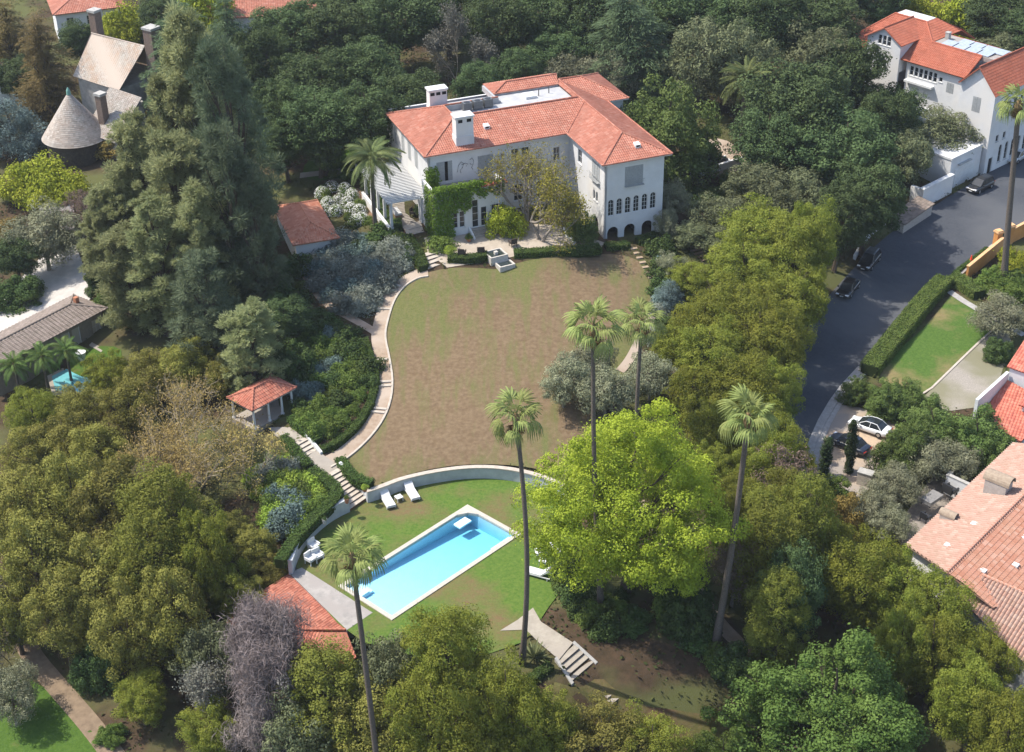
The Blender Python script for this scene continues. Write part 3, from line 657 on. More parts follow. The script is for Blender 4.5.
def facade(parent, ox, oy, ang, L, z0, z1, ops=(), thick=.3, m=None, name='wall', top=None, frame=TRIM, pane=GLASS):
    """wall in the parent's frame starting at (ox,oy), running along ang; outside is to the right of the direction.
       ops: dict(t='win'|'shut'|'arch'|'archwin'|'door', u0,u1,z0,z1, nx, nz)"""
    m = m or WHITE
    R = Matrix.Translation((ox,oy,0)) @ Matrix.Rotation(ang,4,'Z')
    bm = bmesh.new()
    out = [(0,z0),(L,z0)] + ([(L,z1),(0,z1)] if top is None else top)
    loops = [out]
    for q in ops: loops.append(arch_pts(q['u0'],q['u1'],q['z0'],q['z1']) if q['t'].startswith('arch') else [(q['u0'],q['z0']),(q['u1'],q['z0']),(q['u1'],q['z1']),(q['u0'],q['z1'])])
    edges = []
    for lp in loops:
        vv = [bm.verts.new((u,0,z)) for u,z in lp]
        edges += [bm.edges.new((vv[i],vv[(i+1)%len(vv)])) for i in range(len(vv))]
    bmesh.ops.triangle_fill(bm, edges=edges, use_beauty=True)
    # drop triangles that fell inside openings
    for f in list(bm.faces):
        c = f.calc_center_median()
        if any(pip(np.array([c.x]),np.array([c.z]),lp)[0] for lp in loops[1:]): bm.faces.remove(f)
    ext = bmesh.ops.extrude_face_region(bm, geom=bm.faces[:])
    bmesh.ops.translate(bm, verts=[v for v in ext['geom'] if isinstance(v,bmesh.types.BMVert)], vec=(0,thick,0))
    bmesh.ops.recalc_face_normals(bm, faces=bm.faces[:])
    bm.transform(R); me = bpy.data.meshes.new(name); bm.to_mesh(me); bm.free(); me.materials.append(m)
    linkmesh(name, me, parent)
    def place(mb, nm, mt, par):
        mb.v = [tuple(R @ Vector(v)) for v in mb.v]; return mb.obj(nm, mt, par)
    for q in ops:
        u0,u1,a,b = q['u0'],q['u1'],q['z0'],q['z1']; t = q['t']; fw = q.get('fw',.07)
        d0, d1 = .10, .16
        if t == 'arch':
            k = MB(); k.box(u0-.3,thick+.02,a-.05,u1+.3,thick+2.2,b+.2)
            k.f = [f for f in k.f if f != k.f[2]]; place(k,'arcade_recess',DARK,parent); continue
        nx, nz = q.get('nx',2), q.get('nz',2); fr_ = MB()
        if t == 'shut':
            fr_.box(u0,.02,a,u1,.10,b); 
            for i in range(1, q.get('nx',3)): fr_.box(u0+(u1-u0)*i/q.get('nx',3)-.03,-.03,a,u0+(u1-u0)*i/q.get('nx',3)+.03,.019,b)
            for i in range(int((b-a)/.16)): fr_.box(u0+.06,-.015,a+.05+i*.16,u1-.06,.018,a+.13+i*.16)
            w = place(fr_,'shutter',SHUT,parent)
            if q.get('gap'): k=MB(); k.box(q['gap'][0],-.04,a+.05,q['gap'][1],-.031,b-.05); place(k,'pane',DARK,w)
            if q.get('rail'):
                k=MB(); k.box(u0-.05,-.42,a+q['rail'],u1+.05,-.38,a+q['rail']+.05); k.box(u0-.05,-.42,a-.05,u1+.05,-.05,a)
                for i in range(12): x=u0+(u1-u0)*(i+.5)/12; k.box(x-.012,-.41,a,x+.012,-.39,a+q['rail'])
                place(k,'balcony_rail',SHUT,w)
            continue
        if t == 'archwin':
            pts = arch_pts(u0,u1,a,b); inn = arch_pts(u0+fw,u1-fw,a+fw,b-fw); n=len(pts)
            fr_.add([(u,d0,z) for u,z in pts]+[(u,d0,z) for u,z in inn]+[(u,d1,z) for u,z in inn],
                    [(i,(i+1)%n,n+(i+1)%n,n+i) for i in range(n)]+[(n+i,n+(i+1)%n,2*n+(i+1)%n,2*n+i) for i in range(n)])
            pn = MB(); pn.add([(u,d1-.02,z) for u,z in inn],[tuple(range(len(inn)))])
        else:
            fr_.box(u0,d0,a,u0+fw,d1,b); fr_.box(u1-fw,d0,a,u1,d1,b); fr_.box(u0+fw,d0,a,u1-fw,d1,a+fw); fr_.box(u0+fw,d0,b-fw,u1-fw,d1,b)
            pn = MB(); pn.box(u0+fw,d1-.03,a+fw,u1-fw,d1+.02,b-fw)
        for i in range(1,nx): x=u0+(u1-u0)*i/nx; fr_.box(x-.02,d0+.012,a+fw,x+.02,d1-.031,b-fw-(.12 if t=='archwin' else 0))
        for i in range(1,nz): z=a+(b-a)*i/nz; fr_.box(u0+fw,d0+.016,z-.02,u1-fw,d1-.034,z+.02)
        w = place(fr_, 'door' if t=='door' else 'window', frame, parent)
        place(pn, 'pane', pane, w)
        if t!='door' and q.get('sill',True):
            k=MB(); k.box(u0-.08,-.07,a-.09,u1+.08,-.003,a-.01); place(k,'sill',frame,w)
def foot_frame(o_xy, rz, pts):
    c,s_=math.cos(rz),math.sin(rz); FOOT.append([(o_xy[0]+x*c-y*s_, o_xy[1]+x*s_+y*c) for x,y in pts])

# ------------------------------------------------------------------ the mansion (local x along the front, y away, z world)
MO = P(424.7,157.7,9.2); MRZ = .3706
man = empty('mansion', (MO[0],MO[1],0), MRZ, 'large white mansion with salmon barrel tile roof and two white chimneys', 'house')
foot_frame(MO[:2], MRZ, [(0,0),(18.8,0),(18.8,-10.8),(28.1,-10.8),(28.1,8),(31,8),(31,18),(0,18)])
ze = 9.2
f = 'win'
facade(man, .6,.6, 0, 18.8, -.4, 9.06, [dict(t='shut',u0=1.05,u1=3.1,z0=5.4,z1=8.0,nx=4,gap=(2.1,2.5)), dict(t='shut',u0=6.45,u1=8.5,z0=5.1,z1=7.95,nx=4),
   dict(t=f,u0=9.5,u1=10.05,z0=7.2,z1=7.8,nx=1,nz=1), dict(t=f,u0=10.9,u1=11.9,z0=6.8,z1=8.1), dict(t=f,u0=12.3,u1=13.3,z0=6.8,z1=8.1),
   dict(t=f,u0=14.3,u1=15.2,z0=1.0,z1=3.1,nz=3), dict(t=f,u0=16.6,u1=17.5,z0=5.6,z1=7.4), dict(t=f,u0=11.2,u1=12.4,z0=1.0,z1=3.2,nz=3)])
facade(man, .6,15.0, -math.pi/2, 14.4, -.4, 9.05, [dict(t='shut',u0=u,u1=u+1.3,z0=5.6,z1=8.1,nx=2) for u in (.9,3.7,6.3,9.0)]+[dict(t='door',u0=u,u1=u+1.5,z0=.2,z1=3.0,nz=4) for u in (2,6,10)])
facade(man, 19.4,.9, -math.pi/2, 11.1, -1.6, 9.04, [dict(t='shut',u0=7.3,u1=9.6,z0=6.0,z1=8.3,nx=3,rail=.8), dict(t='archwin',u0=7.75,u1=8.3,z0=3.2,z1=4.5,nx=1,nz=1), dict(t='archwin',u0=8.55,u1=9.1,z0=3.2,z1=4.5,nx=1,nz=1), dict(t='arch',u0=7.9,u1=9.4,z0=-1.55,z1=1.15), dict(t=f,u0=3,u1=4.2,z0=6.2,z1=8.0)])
ops = [dict(t='shut',u0=2.65,u1=5.1,z0=5.75,z1=8.25,nx=4,rail=.75)]
ops += [dict(t='archwin',u0=.48+i*1.14,u1=1.28+i*1.14,z0=2.05,z1=4.25,nx=2,nz=4,sill=False) for i in range(6)]
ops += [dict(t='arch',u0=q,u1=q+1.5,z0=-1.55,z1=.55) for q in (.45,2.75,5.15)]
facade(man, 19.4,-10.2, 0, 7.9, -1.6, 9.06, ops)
facade(man, 27.3,-9.9, math.pi/2, 18.5, -1.6, 9.03, [dict(t=f,u0=u,u1=u+1.1,z0=6,z1=7.8) for u in (2,6,11)]+[dict(t=f,u0=u,u1=u+1.1,z0=2,z1=4) for u in (3,8,13)])
facade(man, 27.3,8.6, 0, 3.3, -.6, 9.05, [dict(t=f,u0=1,u1=2.2,z0=6,z1=7.9)])
facade(man, 30.6,8.9, math.pi/2, 8.5, -.6, 9.04)
facade(man, 30.6,17.4, math.pi, 30.0, -.6, 9.02)
facade(man, .6,17.4, -math.pi/2, 2.4, -.4, 9.01)
sf = MB(); zs0, zs1 = ze-.16, ze-.02
sf.box(0.02,.02,zs0,28.0,15.5,zs1); sf.box(18.82,-10.78,zs0,28.05,.015,zs1); sf.box(28.003,8.02,zs0,31.15,18,zs1); sf.box(18,15.503,zs0,28.0,18,zs1)
sf.obj('eaves', TRIM, man)
rf = MB(); z = lambda a: ze+a
for poly in ([(0,0,z(0)),(18.8,0,z(0)),(23.45,5.15,z(1.77)),(22.9,6.1,z(2.1)),(6.1,6.1,z(2.1))],
             [(0,15.5,z(0)),(0,0,z(0)),(6.1,6.1,z(2.1)),(6.1,10,z(2.1))],
             [(13.5,15.5,z(0)),(0,15.5,z(0)),(6.1,10,z(2.1)),(13.5,10,z(2.1))],
             [(18.8,0,z(0)),(18.8,-10.8,z(0)),(23.45,-6.15,z(1.77)),(23.45,5.15,z(1.77))],
             [(18.8,-10.8,z(0)),(28.1,-10.8,z(0)),(23.45,-6.15,z(1.77))],
             [(28.1,-10.8,z(0)),(28.1,8,z(0)),(23.45,13.6,z(1.77)),(23.45,-6.15,z(1.77))],
             [(28.1,8,z(0)),(31.2,8,z(0)),(26.6,13.6,z(1.77)),(23.45,13.6,z(1.77))],
             [(31.2,8,z(0)),(31.2,18,z(0)),(26.6,13.6,z(1.77))],
             [(31.2,18,z(0)),(18,18,z(0)),(23.45,13.6,z(1.77)),(26.6,13.6,z(1.77))],
             [(22.95,6.1,z(1.58)),(23.45,5.15,z(1.77)),(23.45,13.6,z(1.77)),(22.95,13.6,z(1.58))],
             [(13.8,12.4,z(1.6)),(22.95,12.4,z(1.6)),(23.45,14.3,z(2.3)),(16.2,14.3,z(2.3))],
             [(13.8,16.5,z(1.6)),(13.8,12.4,z(1.6)),(16.2,14.3,z(2.3))],
             [(23.45,16.5,z(1.6)),(13.8,16.5,z(1.6)),(16.2,14.3,z(2.3)),(23.45,14.3,z(2.3))]):
    roof_face(rf, poly)
R_ = roof_obj('roof', rf, TILE, man)
rd = MB()
for a, b in (((0,0,0),(6.1,6.1,2.1)),((0,15.5,0),(6.1,10,2.1)),((18.8,-10.8,0),(23.45,-6.15,1.77)),((28.1,-10.8,0),(23.45,-6.15,1.77)),((23.45,-6.15,1.77),(23.45,13.6,1.77)),
             ((18.8,0,0),(23.45,5.15,1.77)),((28.1,8,0),(23.45,13.6,1.77)),((23.45,13.6,1.8),(26.6,13.6,1.77)),((31.2,8,0),(26.6,13.6,1.77)),((31.2,18,0),(26.6,13.6,1.77)),
             ((13.8,12.4,1.6),(16.2,14.3,2.3)),((16.2,14.3,2.3),(23.45,14.3,2.3)),((6.1,6.05,2.12),(22.9,6.05,2.12)),((6.05,6.1,2.12),(6.05,10,2.12)),((6.1,10.05,2.12),(13.5,10.05,2.12)),
             ((0,0,.0),(18.8,0,.0)),((18.8,-10.8,.0),(28.1,-10.8,.0)),((18.8,-10.8,0),(18.8,0,0)),((0,0,0),(0,15.5,0)),((28.1,-10.8,0),(28.1,8,0)),((13.8,12.4,1.6),(22.9,12.4,1.6))):
    ridge(rd, (a[0],a[1],a[2]+ze+.06), (b[0],b[1],b[2]+ze+.06), .12)
rdo = rd.obj('ridge_tiles', TILE, R_); rdo.data.uv_layers.new(name='UVMap')
for li in range(len(rdo.data.loops)): rdo.data.uv_layers[0].data[li].uv = (rdo.data.loops[li].vertex_index//14*.28+.1, .1)
dk = MB(); dz = ze+1.35
dk.box(6.0,6.0,ze+.3,23.0,12.6,dz)
dk.box(6.1,6.13,dz,22.9,6.25,ze+2.08); dk.box(6.13,6.253,dz,6.25,9.85,ze+2.07); dk.box(6.253,9.85,dz,13.5,9.97,ze+2.06); dk.box(13.503,9.85,ze+.9,13.8,16,ze+1.6); dk.box(13.803,12.41,ze+.9,22.9,12.55,ze+1.55)
dk.obj('flat_roof', mat('pale_roof_membrane',(.40,.40,.40),(.32,.32,.325),1,.9,.1,.05,10), man)
for cx0, ya, yb, x0, x1, top, nop in ((0,1.0,2.4,4.5,6.75,13.3,2),(0,11.4,12.7,4.7,7.05,13.1,3)):
    ch = MB(); ch.prism([(x0-.05,ya-.05),(x1+.05,ya-.05),(x1+.05,yb+.05),(x0-.05,yb+.05)], ze-.2, ze+1.5)
    ch.prism([(x0,ya),(x1,ya),(x1,yb),(x0,yb)], ze+1.503, top-.2)
    c = ch.obj('chimney', WHITE, man)
    k = MB(); k.box(x0-.14,ya-.14,top-.2,x1+.14,yb+.14,top); k.obj('chimney_cap', TRIM, c)
    k = MB()
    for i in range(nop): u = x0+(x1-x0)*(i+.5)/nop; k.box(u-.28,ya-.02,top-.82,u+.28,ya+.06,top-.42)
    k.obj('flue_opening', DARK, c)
for (x,y,zr_) in ((9.3,3.4,1.17),(24.3,-8.6,.84)):
    v = MB(); v.prism([(x-.35,y-.4),(x+.35,y-.4),(x+.35,y+.3),(x-.35,y+.3)], ze+zr_-.15, [ze+zr_+.28,ze+zr_+.28,ze+zr_+.42,ze+zr_+.42]); vo=v.obj('roof_vent', TRIM, man)
    v = MB(); v.box(x-.22,y-.42,ze+zr_+.02,x+.22,y-.40,ze+zr_+.2); v.obj('louvre', DARK, vo)
for (x,y) in ((19.2,10.2),(20.8,10.6)):
    v = MB(); v.cyl(x,y,dz,dz+.9,.06); v.obj('vent_pipe', IRON, man)
v = MB(); v.box(17.2,9.6,dz,18.7,11.2,dz+.35); v.obj('skylight', TRIM, man)
for i,(x,y,w_,d_) in enumerate(((8.3,8.6,1.1,.9),(9.7,8.7,1.2,.9),(11.2,8.8,1.1,.9))):
    a = empty('air_conditioner', (MO[0]+x*math.cos(MRZ)-y*math.sin(MRZ), MO[1]+x*math.sin(MRZ)+y*math.cos(MRZ), dz), MRZ, 'grey rooftop air conditioning unit on the mansion flat roof', 'air conditioner', 'air conditioning units on the mansion roof')
    k = MB(); k.box(0,0,.1,w_,d_,1.15); k.box(.05,.05,.0,.15,.85,.1); k.box(w_-.15,.05,0,w_-.05,.85,.1); k.obj('casing', mat('grey_metal',(.14,.145,.15),(.10,.105,.11),4,.5,.4,metal=.3), a)
    k = MB(); k.cyl(w_/2,d_/2,1.153,1.2,.36,sides=14); k.obj('fan_grille', IRON, a)
# porch under the balcony
pz = 5.0
facade(man, -.35,-4.2, 0, 9.2, -.4, 6.2, [dict(t=f,u0=2.25,u1=2.9,z0=1.15,z1=3.3,nz=3,nx=1), dict(t=f,u0=3.1,u1=3.8,z0=1.15,z1=3.3,nz=3,nx=1), dict(t='door',u0=4.75,u1=5.6,z0=.82,z1=4.5,nx=1,nz=4), dict(t='door',u0=5.9,u1=6.7,z0=.82,z1=3.4,nx=1,nz=3), dict(t=f,u0=7.3,u1=8.4,z0=1.1,z1=3.5,nz=3)])
facade(man, -.35,.55, -math.pi/2, 4.42, -.4, 6.19); facade(man, 8.85,-3.9, math.pi/2, 4.4, -.4, 6.18)
k = MB(); k.box(-.05,-3.88,pz-.3,8.5,.58,pz); k.obj('balcony_floor', PALE, man)
k = MB(); roof_face(k,[(5.6,-4.45,6.24),(9.0,-4.45,6.24),(9.0,-3.75,6.45),(5.6,-3.75,6.45)]); roof_obj('tile_coping', k, TILE_O, man)
ws = MB()
for pts in ([(4.3,6.3),(4.5,7.2),(4.9,7.6),(5.2,7.3),(5.0,6.8),(4.7,6.5),(4.8,6.1)],[(4.9,7.2),(5.4,7.35),(5.7,7.2),(5.5,6.9)],[(6.0,7.7),(6.3,7.9),(6.5,7.5),(6.4,7.0),(6.2,6.6),(6.4,6.3)],[(6.0,7.2),(6.2,7.0)]):
    ws.tube([(a,.55,b) for a,b in pts], .025, 5)
ws.obj('wall_ornament', IRON, man)
es = MB()
for i in range(5): es.box(4.15+.0*i,-4.36-.32*(i+1)+.02,-.3,7.5,-4.36-.32*i if i else -4.24,.8-.16*i)
es.obj('entrance_steps', PALE, man)
es = MB()
for x in (3.9,7.52): es.prism([(x,-4.22),(x+.23,-4.22),(x+.23,-6.0),(x,-6.0)], -.3, [1.0,1.0,.25,.25])
es.obj('step_wall', TRIM, man)
def M2W(x,y,z=0): return (MO[0]+x*math.cos(MRZ)-y*math.sin(MRZ), MO[1]+x*math.sin(MRZ)+y*math.cos(MRZ), z)

# pergola against the left wall
pg = empty('pergola', M2W(-4.5,.6,0), MRZ, 'white timber pergola with slatted roof along the left wall', 'pergola')
for i in range(5):
    k = MB(); k.box(-.0,.3+i*2.7,0,.32,.62+i*2.7,3.4); k.box(-.06,.24+i*2.7,0,.38,.68+i*2.7,.3); k.obj('post', TRIM, pg)
for (x,y) in ((4.0,.35),(4.55,.35),(3.95,.9)):
    k = MB(); k.box(x,y,0,x+.3,y+.3,3.4); k.obj('post', TRIM, pg)
for x in (0.05,4.55): k = MB(); k.box(x,-.1,3.403,x+.2,12.3,3.62); k.obj('beam', TRIM, pg)
me = None
for i in range(27):
    if me is None:
        k = MB(); k.box(-.45,-.05,3.625,5.0,.09,3.8); o_ = k.obj('slat', TRIM, pg); me = o_.data
    else: o_ = linkmesh('slat', me, pg)
    o_.location = (0, .0+i*.45, 0)
lw = empty('garden_wall', M2W(-5.0,.2), MRZ, 'low white garden wall along the outer side of the pergola', 'wall'); k = MB(); k.box(0,0,-.5,.28,11.5,.55); k.obj('wall_face', WHITE, lw)
k = MB(); k.box(-.05,-.05,.553,.33,11.55,.64); k.obj('coping', TRIM, lw)

# ------------------------------------------------------------------ white villa across the road
WO = P(965.7,76,6.0); Bp = np.array([.669,-.744]); WRZ = math.atan2(Bp[1],Bp[0])
vil = empty('white_villa', (WO[0],WO[1],0), WRZ, 'tall white villa with bright orange tile roofs and solar panels by the road', 'house')
foot_frame(WO[:2], WRZ, [(-21,-1.4),(6,-1.4),(6,16),(-21,16)])
facade(vil, -20.5,-.2, 0, 4.6, -6, 5.9, [dict(t=f,u0=1.8+i*.85,u1=2.5+i*.85,z0=3.6,z1=5.2,nx=1) for i in range(3)])
gz = 8.6
facade(vil, -16.2,-1.2, 0, 5.8, -6, 8.5, [dict(t=f,u0=1.8+i*.8,u1=2.45+i*.8,z0=7.5,z1=8.9,nx=1) for i in range(3)]+[dict(t=f,u0=2.2+i*.75,u1=2.85+i*.75,z0=4.2,z1=5.5,nx=1) for i in range(2)], top=[(5.8,8.4),(2.9,10.1),(0,8.4)])
facade(vil, -10.4,-.9, math.pi/2, 3.0, 4.0, 8.3); facade(vil, -16.2,2.1, -math.pi/2, 3.0, 4.0, 8.3)
facade(vil, -9.6,-.35, 0, 9.9, -6, 5.9, [dict(t=f,u0=.6+i*.8,u1=1.25+i*.8,z0=3.9,z1=5.3,nx=1) for i in range(6)]+[dict(t=f,u0=5.6,u1=6.2,z0=4.2,z1=4.9,nx=1,nz=1),dict(t='shut',u0=7.0,u1=8.2,z0=3.0,z1=4.5,nx=2)])
k = MB(); k.box(-9.3,-1.1,3.0,-4.6,-.36,3.3); k.obj('balcony_floor', TRIM, vil)
facade(vil, .3,-1.4, 0, 5.6, -8.2, 5.2, [dict(t='shut',u0=2.2,u1=3.5,z0=1.9,z1=4.1,nx=2)], top=[(5.6,5.2),(2.8,8.45),(0,5.7)])
facade(vil, .3,-.05, -math.pi/2, 1.05, -6, 5.6)
rops = [dict(t='archwin',u0=1.9+i*1.5,u1=2.8+i*1.5,z0=.9,z1=3.3,nx=2,nz=3) for i in range(7)]
rops += [dict(t=f,u0=1.6,u1=2.3,z0=-2.4,z1=-1.4,nx=1,nz=1), dict(t=f,u0=3.4,u1=4.1,z0=-2.4,z1=-1.4,nx=1,nz=1)]
rops += [dict(t='archwin',u0=2.9+i*1.6,u1=3.7+i*1.6,z0=-5.9,z1=-3.2,nx=1,nz=3) for i in range(6)]
rops += [dict(t='door',u0=.55,u1=1.6,z0=-7.2,z1=-4.6,nx=1,nz=1)]
facade(vil, 5.9,-1.1, math.pi/2, 17, -8.2, 5.1, rops, frame=SHUT)
facade(vil, 5.9,15.9, math.pi, 26.4, -6, 5.0); facade(vil, -20.5,15.9, -math.pi/2, 16.1, -6, 5.0)
rf = MB()
def rff(p): roof_face(rf, p)
rff([(-7.9,-.9,6.0),(.45,-.9,6.0),(.45,2.9,8.28),(-7.9,2.9,8.28)])
rff([(.1,-1.9,5.6),(.1,15,5.6),(3.1,15,8.6),(3.1,-1.9,8.6)][::-1]); rff([(3.1,-1.9,8.6),(3.1,16.3,8.6),(6.3,16.3,5.1),(6.3,-1.9,5.1)])
rff([(-16.6,-1.6,8.2),(-16.6,5.6,8.2),(-13.3,5.6,10.2),(-13.3,-1.6,10.2)]); rff([(-13.3,-1.6,10.2),(-13.3,5.6,10.2),(-10.0,5.6,8.2),(-10.0,-1.6,8.2)])
rff([(-20.9,-.9,6.0),(-7.9,-.9,6.0),(-7.9,2.9,8.28),(-11,5.6,9.9),(-16.5,5.6,9.9)]); rff([(-20.9,-.9,6.0),(-16.5,5.6,9.9),(-16.5,8.2,9.9),(-20.9,14.5,6.0)])
rff([(-9.3,1.0,7.9),(-7.2,1.9,8.4),(-5.2,5.8,8.6),(-9.3,5.8,10.95),(-9.3,3.2,10.95)][::1]) if 0 else None
rff([(-7.9,2.9,8.28),(-7.9,10,8.28),(-11,8.2,9.9),(-11,5.6,9.9)])
rff([(-16.5,8.2,9.9),(-11,8.2,9.9),(-7.9,10.5,8.3),(-7.9,14.5,6.0),(-20.9,14.5,6.0)])
rff([(-7.85,7.6,8.3),(.3,7.6,8.3),(.3,12,5.4),(-7.85,12,5.4)])
R2 = roof_obj('roof', rf, TILE_O, vil)
rd = MB()
for a,b in (((-13.3,-1.6,10.25),(-13.3,5.6,10.25)),((3.1,-1.9,8.68),(3.1,16,8.68)),((-16.5,5.6,9.95),(-20.9,-.9,6.05)),((-11,5.6,9.95),(-7.9,2.9,8.33)),((-7.9,2.9,8.34),(.4,2.9,8.34)),((-16.5,5.6,9.97),(-11,5.6,9.97))): ridge(rd,a,b,.13)
q = rd.obj('ridge_tiles', TILE_O, R2); q.data.uv_layers.new(name='UVMap')
k = MB(); k.box(-16.4,5.7,9.4,-11.1,8.1,9.95); k.obj('flat_roof', mat('villa_flat_roof',(.55,.55,.54),(.47,.47,.47),1,.9,.1), vil)
k = MB(); k.box(-7.85,2.95,7.6,2.3,7.6,8.22); k.obj('flat_roof', GREYSLAB, vil)
SOL = mat('solar_panel',(.10,.13,.17),(.13,.16,.20),2,.25,.5)
for i,(x,y) in enumerate(((-6.6,3.1),(-4.6,3.1),(-2.6,3.1),(-.6,3.1),(-5.2,5.0),(-3.2,5.0),(-1.2,5.0),(.6,5.0))):
    k = MB(); k.prism([(x,y),(x+1.8,y),(x+1.8,y+1.9),(x,y+1.9)], [8.3,8.3,8.44,8.44], [8.36,8.36,8.51,8.51]); k.obj('solar_panel', mat('pale_panel',(.36,.40,.45),(.28,.32,.37),2,.3,.5), vil)
k = MB(); k.box(-7.5,5.4,8.1,-6.9,6.0,9.2); k.box(-7.55,5.35,9.203,-6.85,6.05,9.3); k.obj('chimney', STONE, vil)
# garage and low forecourt walls along the road
gar = empty('garage', (WO[0],WO[1],0), WRZ, 'low white garage block with white roller door facing the street', 'garage')
k = MB(); k.box(-3,-9.3,-8.2,5.3,-1.8,-2.4); k.box(-3.1,-9.4,-2.397,5.42,-1.7,-2.1); k.obj('wall', WHITE, gar)
k = MB(); k.box(5.303,-8.1,-7.6,5.36,-3.3,-4.2)
for i in range(5): k.box(5.363,-8.05,-7.5+i*.66,5.385,-3.35,-6.95+i*.66)
k.obj('garage_door', TRIM, gar)
k = MB(); k.box(5.303,-7.6,-3.6,5.7,-4.6,-3.45); k.obj('door_canopy', SHUT, gar)
terr = empty('terrace_block', (WO[0],WO[1],0), WRZ, 'flat white terrace block standing below the villa front wall', 'terrace')
k = MB(); k.box(-9,-6.5,-6,-1.5,-1.6,.4); k.obj('wall', WHITE, terr); k = MB(); k.box(-9.1,-6.6,.403,-1.4,-6.3,1.0); k.box(-9.1,-6.29,.403,-8.8,-1.55,1.0); k.obj('parapet', TRIM, terr)
wl = empty('street_wall', (WO[0],WO[1],0), WRZ, 'white street wall between the garage and the beige wall', 'wall')
k = MB(); k.box(5.6,-16.6,-8.4,6.1,-9.5,-4.3); k.box(4,-16.6,-8.4,5.59,-16.1,-4.35); k.obj('wall_face', WHITE, wl); k=MB(); k.box(5.5,-16.7,-4.297,6.2,-9.45,-4.15); k.obj('coping', TRIM, wl)
wl = empty('beige_wall', tuple(P(931,213,-7.3)), 0, 'beige block wall with dark tiled top beside the black parked cars', 'wall')
A_, B_ = P(931,216,-7.35), P(902,239,-7.7); d = (B_-A_)[:2]; L = np.hypot(*d); wl.location = (A_[0],A_[1],-7.4); wl.rotation_euler = (0,0,math.atan2(d[1],d[0]))
k = MB(); k.box(0,-2.2,-.6,L,0,1.9); k.obj('wall_face', mat('beige_block',(.42,.385,.34),(.34,.31,.275),3,.9,.1,.2,14), wl)
k = MB()
roof_face(k,[(-.15,.25,1.93),(L+.1,.25,1.93),(L+.1,-2.3,2.35),(-.15,-2.3,2.35)]); roof_obj('tile_top', k, SHING, wl)
wl = empty('white_road_wall', (0,0,0), 0, 'curved white roadside wall behind the parked black cars', 'wall')
ln = resample(line_w([(893,228),(876,240),(862,254),(853,270)],-8.0,1),.8); wl.location=(ln[0][0],ln[0][1],-8.0); k = MB(); wallstrip(k,[p-np.array([ln[0][0],ln[0][1],0]) for p in ln],.35,-.6,2.1); fixn(k.obj('wall_face',WHITE,wl))
# white wall by the mansion drive
A_, B_ = P(690,180,-1.2), P(741,163,-1.0); d=(B_-A_)[:2]; L=np.hypot(*d)
wl = empty('drive_wall', (A_[0],A_[1],-1.2), math.atan2(d[1],d[0]), 'white retaining wall below the dirt drive right of the mansion', 'wall')
k = MB(); k.box(0,-.3,-2.5,L,0,1.0); k.obj('wall_face', WHITE, wl); k=MB(); k.box(-.05,-.36,1.003,L+.05,.06,1.12); k.obj('coping',TRIM,wl)
for x in (.6,2.4):
    k=MB(); k.box(x,-.8,-2.2,x+.4,-.4,2.2); k.box(x-.06,-.86,2.203,x+.46,-.34,2.35); tag(k.obj('gate_post', WOODD), 'dark gate post in front of the white drive wall','post','dark posts by the drive wall').matrix_world = wl.matrix_basis
# ------------------------------------------------------------------ small pavilion, tool house, pool house
def framed(o3, Y, name, label, cat='building'):
    return empty(name, (o3[0],o3[1],0), math.atan2(-Y[0],Y[1]), label, cat)
def hip_roof(x0,x1,y0,y1,ze_,rise,ov=0.0,mb=None,tw=.28,th=.42):
    """hip roof over a rectangle, ridge along the longer side"""
    mb = mb or MB(); x0-=ov;x1+=ov;y0-=ov;y1+=ov
    w_=min(x1-x0,y1-y0)/2
    if (y1-y0)>=(x1-x0):
        a=((x0+x1)/2,y0+w_,ze_+rise); b=((x0+x1)/2,y1-w_,ze_+rise)
        polys=[[(x0,y0,ze_),(x1,y0,ze_),a],[(x1,y0,ze_),(x1,y1,ze_),b,a],[(x1,y1,ze_),(x0,y1,ze_),b],[(x0,y1,ze_),(x0,y0,ze_),a,b]]
    else:
        a=(x0+w_,(y0+y1)/2,ze_+rise); b=(x1-w_,(y0+y1)/2,ze_+rise)
        polys=[[(x0,y0,ze_),(x1,y0,ze_),b,a],[(x1,y0,ze_),(x1,y1,ze_),b],[(x1,y1,ze_),(x0,y1,ze_),a,b],[(x0,y1,ze_),(x0,y0,ze_),a]]
    for p in polys:
        if np.linalg.norm(np.array(p[-1])-np.array(p[-2]))<.05 and len(p)==4: p=p[:3]
        roof_face(mb,p,tw,th)
    rd=MB(); up=lambda p:(p[0],p[1],p[2]+.05)
    for p,q in ((((x0,y0,ze_)),a),((x1,y1,ze_),b),((x1,y0,ze_), a if (y1-y0)>=(x1-x0) else b),((x0,y1,ze_), b if (y1-y0)>=(x1-x0) else a),(a,b)):
        if np.linalg.norm(np.array(p)-np.array(q))>.3: ridge(rd,up(p),up(q),.11)
    return mb, rd
def add_roof(mb, rd, m, par):
    r=roof_obj('roof',mb,m,par); q=rd.obj('ridge_tiles',m,r); q.data.uv_layers.new(name='UVMap'); return r
gb = framed(P(252,411,-1.8),(.668,.744),'garden_pavilion','small open pavilion with weathered red tile roof on white columns','pavilion')
foot_frame(P(252,411,-1.8)[:2], gb.rotation_euler.z, [(-4,.2),(-.2,.2),(-.2,6),(-4,6)])
add_roof(*hip_roof(-4.1,0,0,6.2,-1.85,1.0),TILE_OLD,gb)
k=MB(); k.box(-3.9,.2,-5,-.2,6.0,-4.35); k.obj('floor',PALE,gb); k=MB(); k.box(-4.0,.1,-2.05,-.1,.35,-1.87); k.box(-4.0,5.85,-2.05,-.1,6.1,-1.87); k.box(-.35,.353,-2.05,-.1,5.847,-1.87); k.box(-4,.353,-2.05,-3.75,5.847,-1.87); k.obj('beam',TRIM,gb)
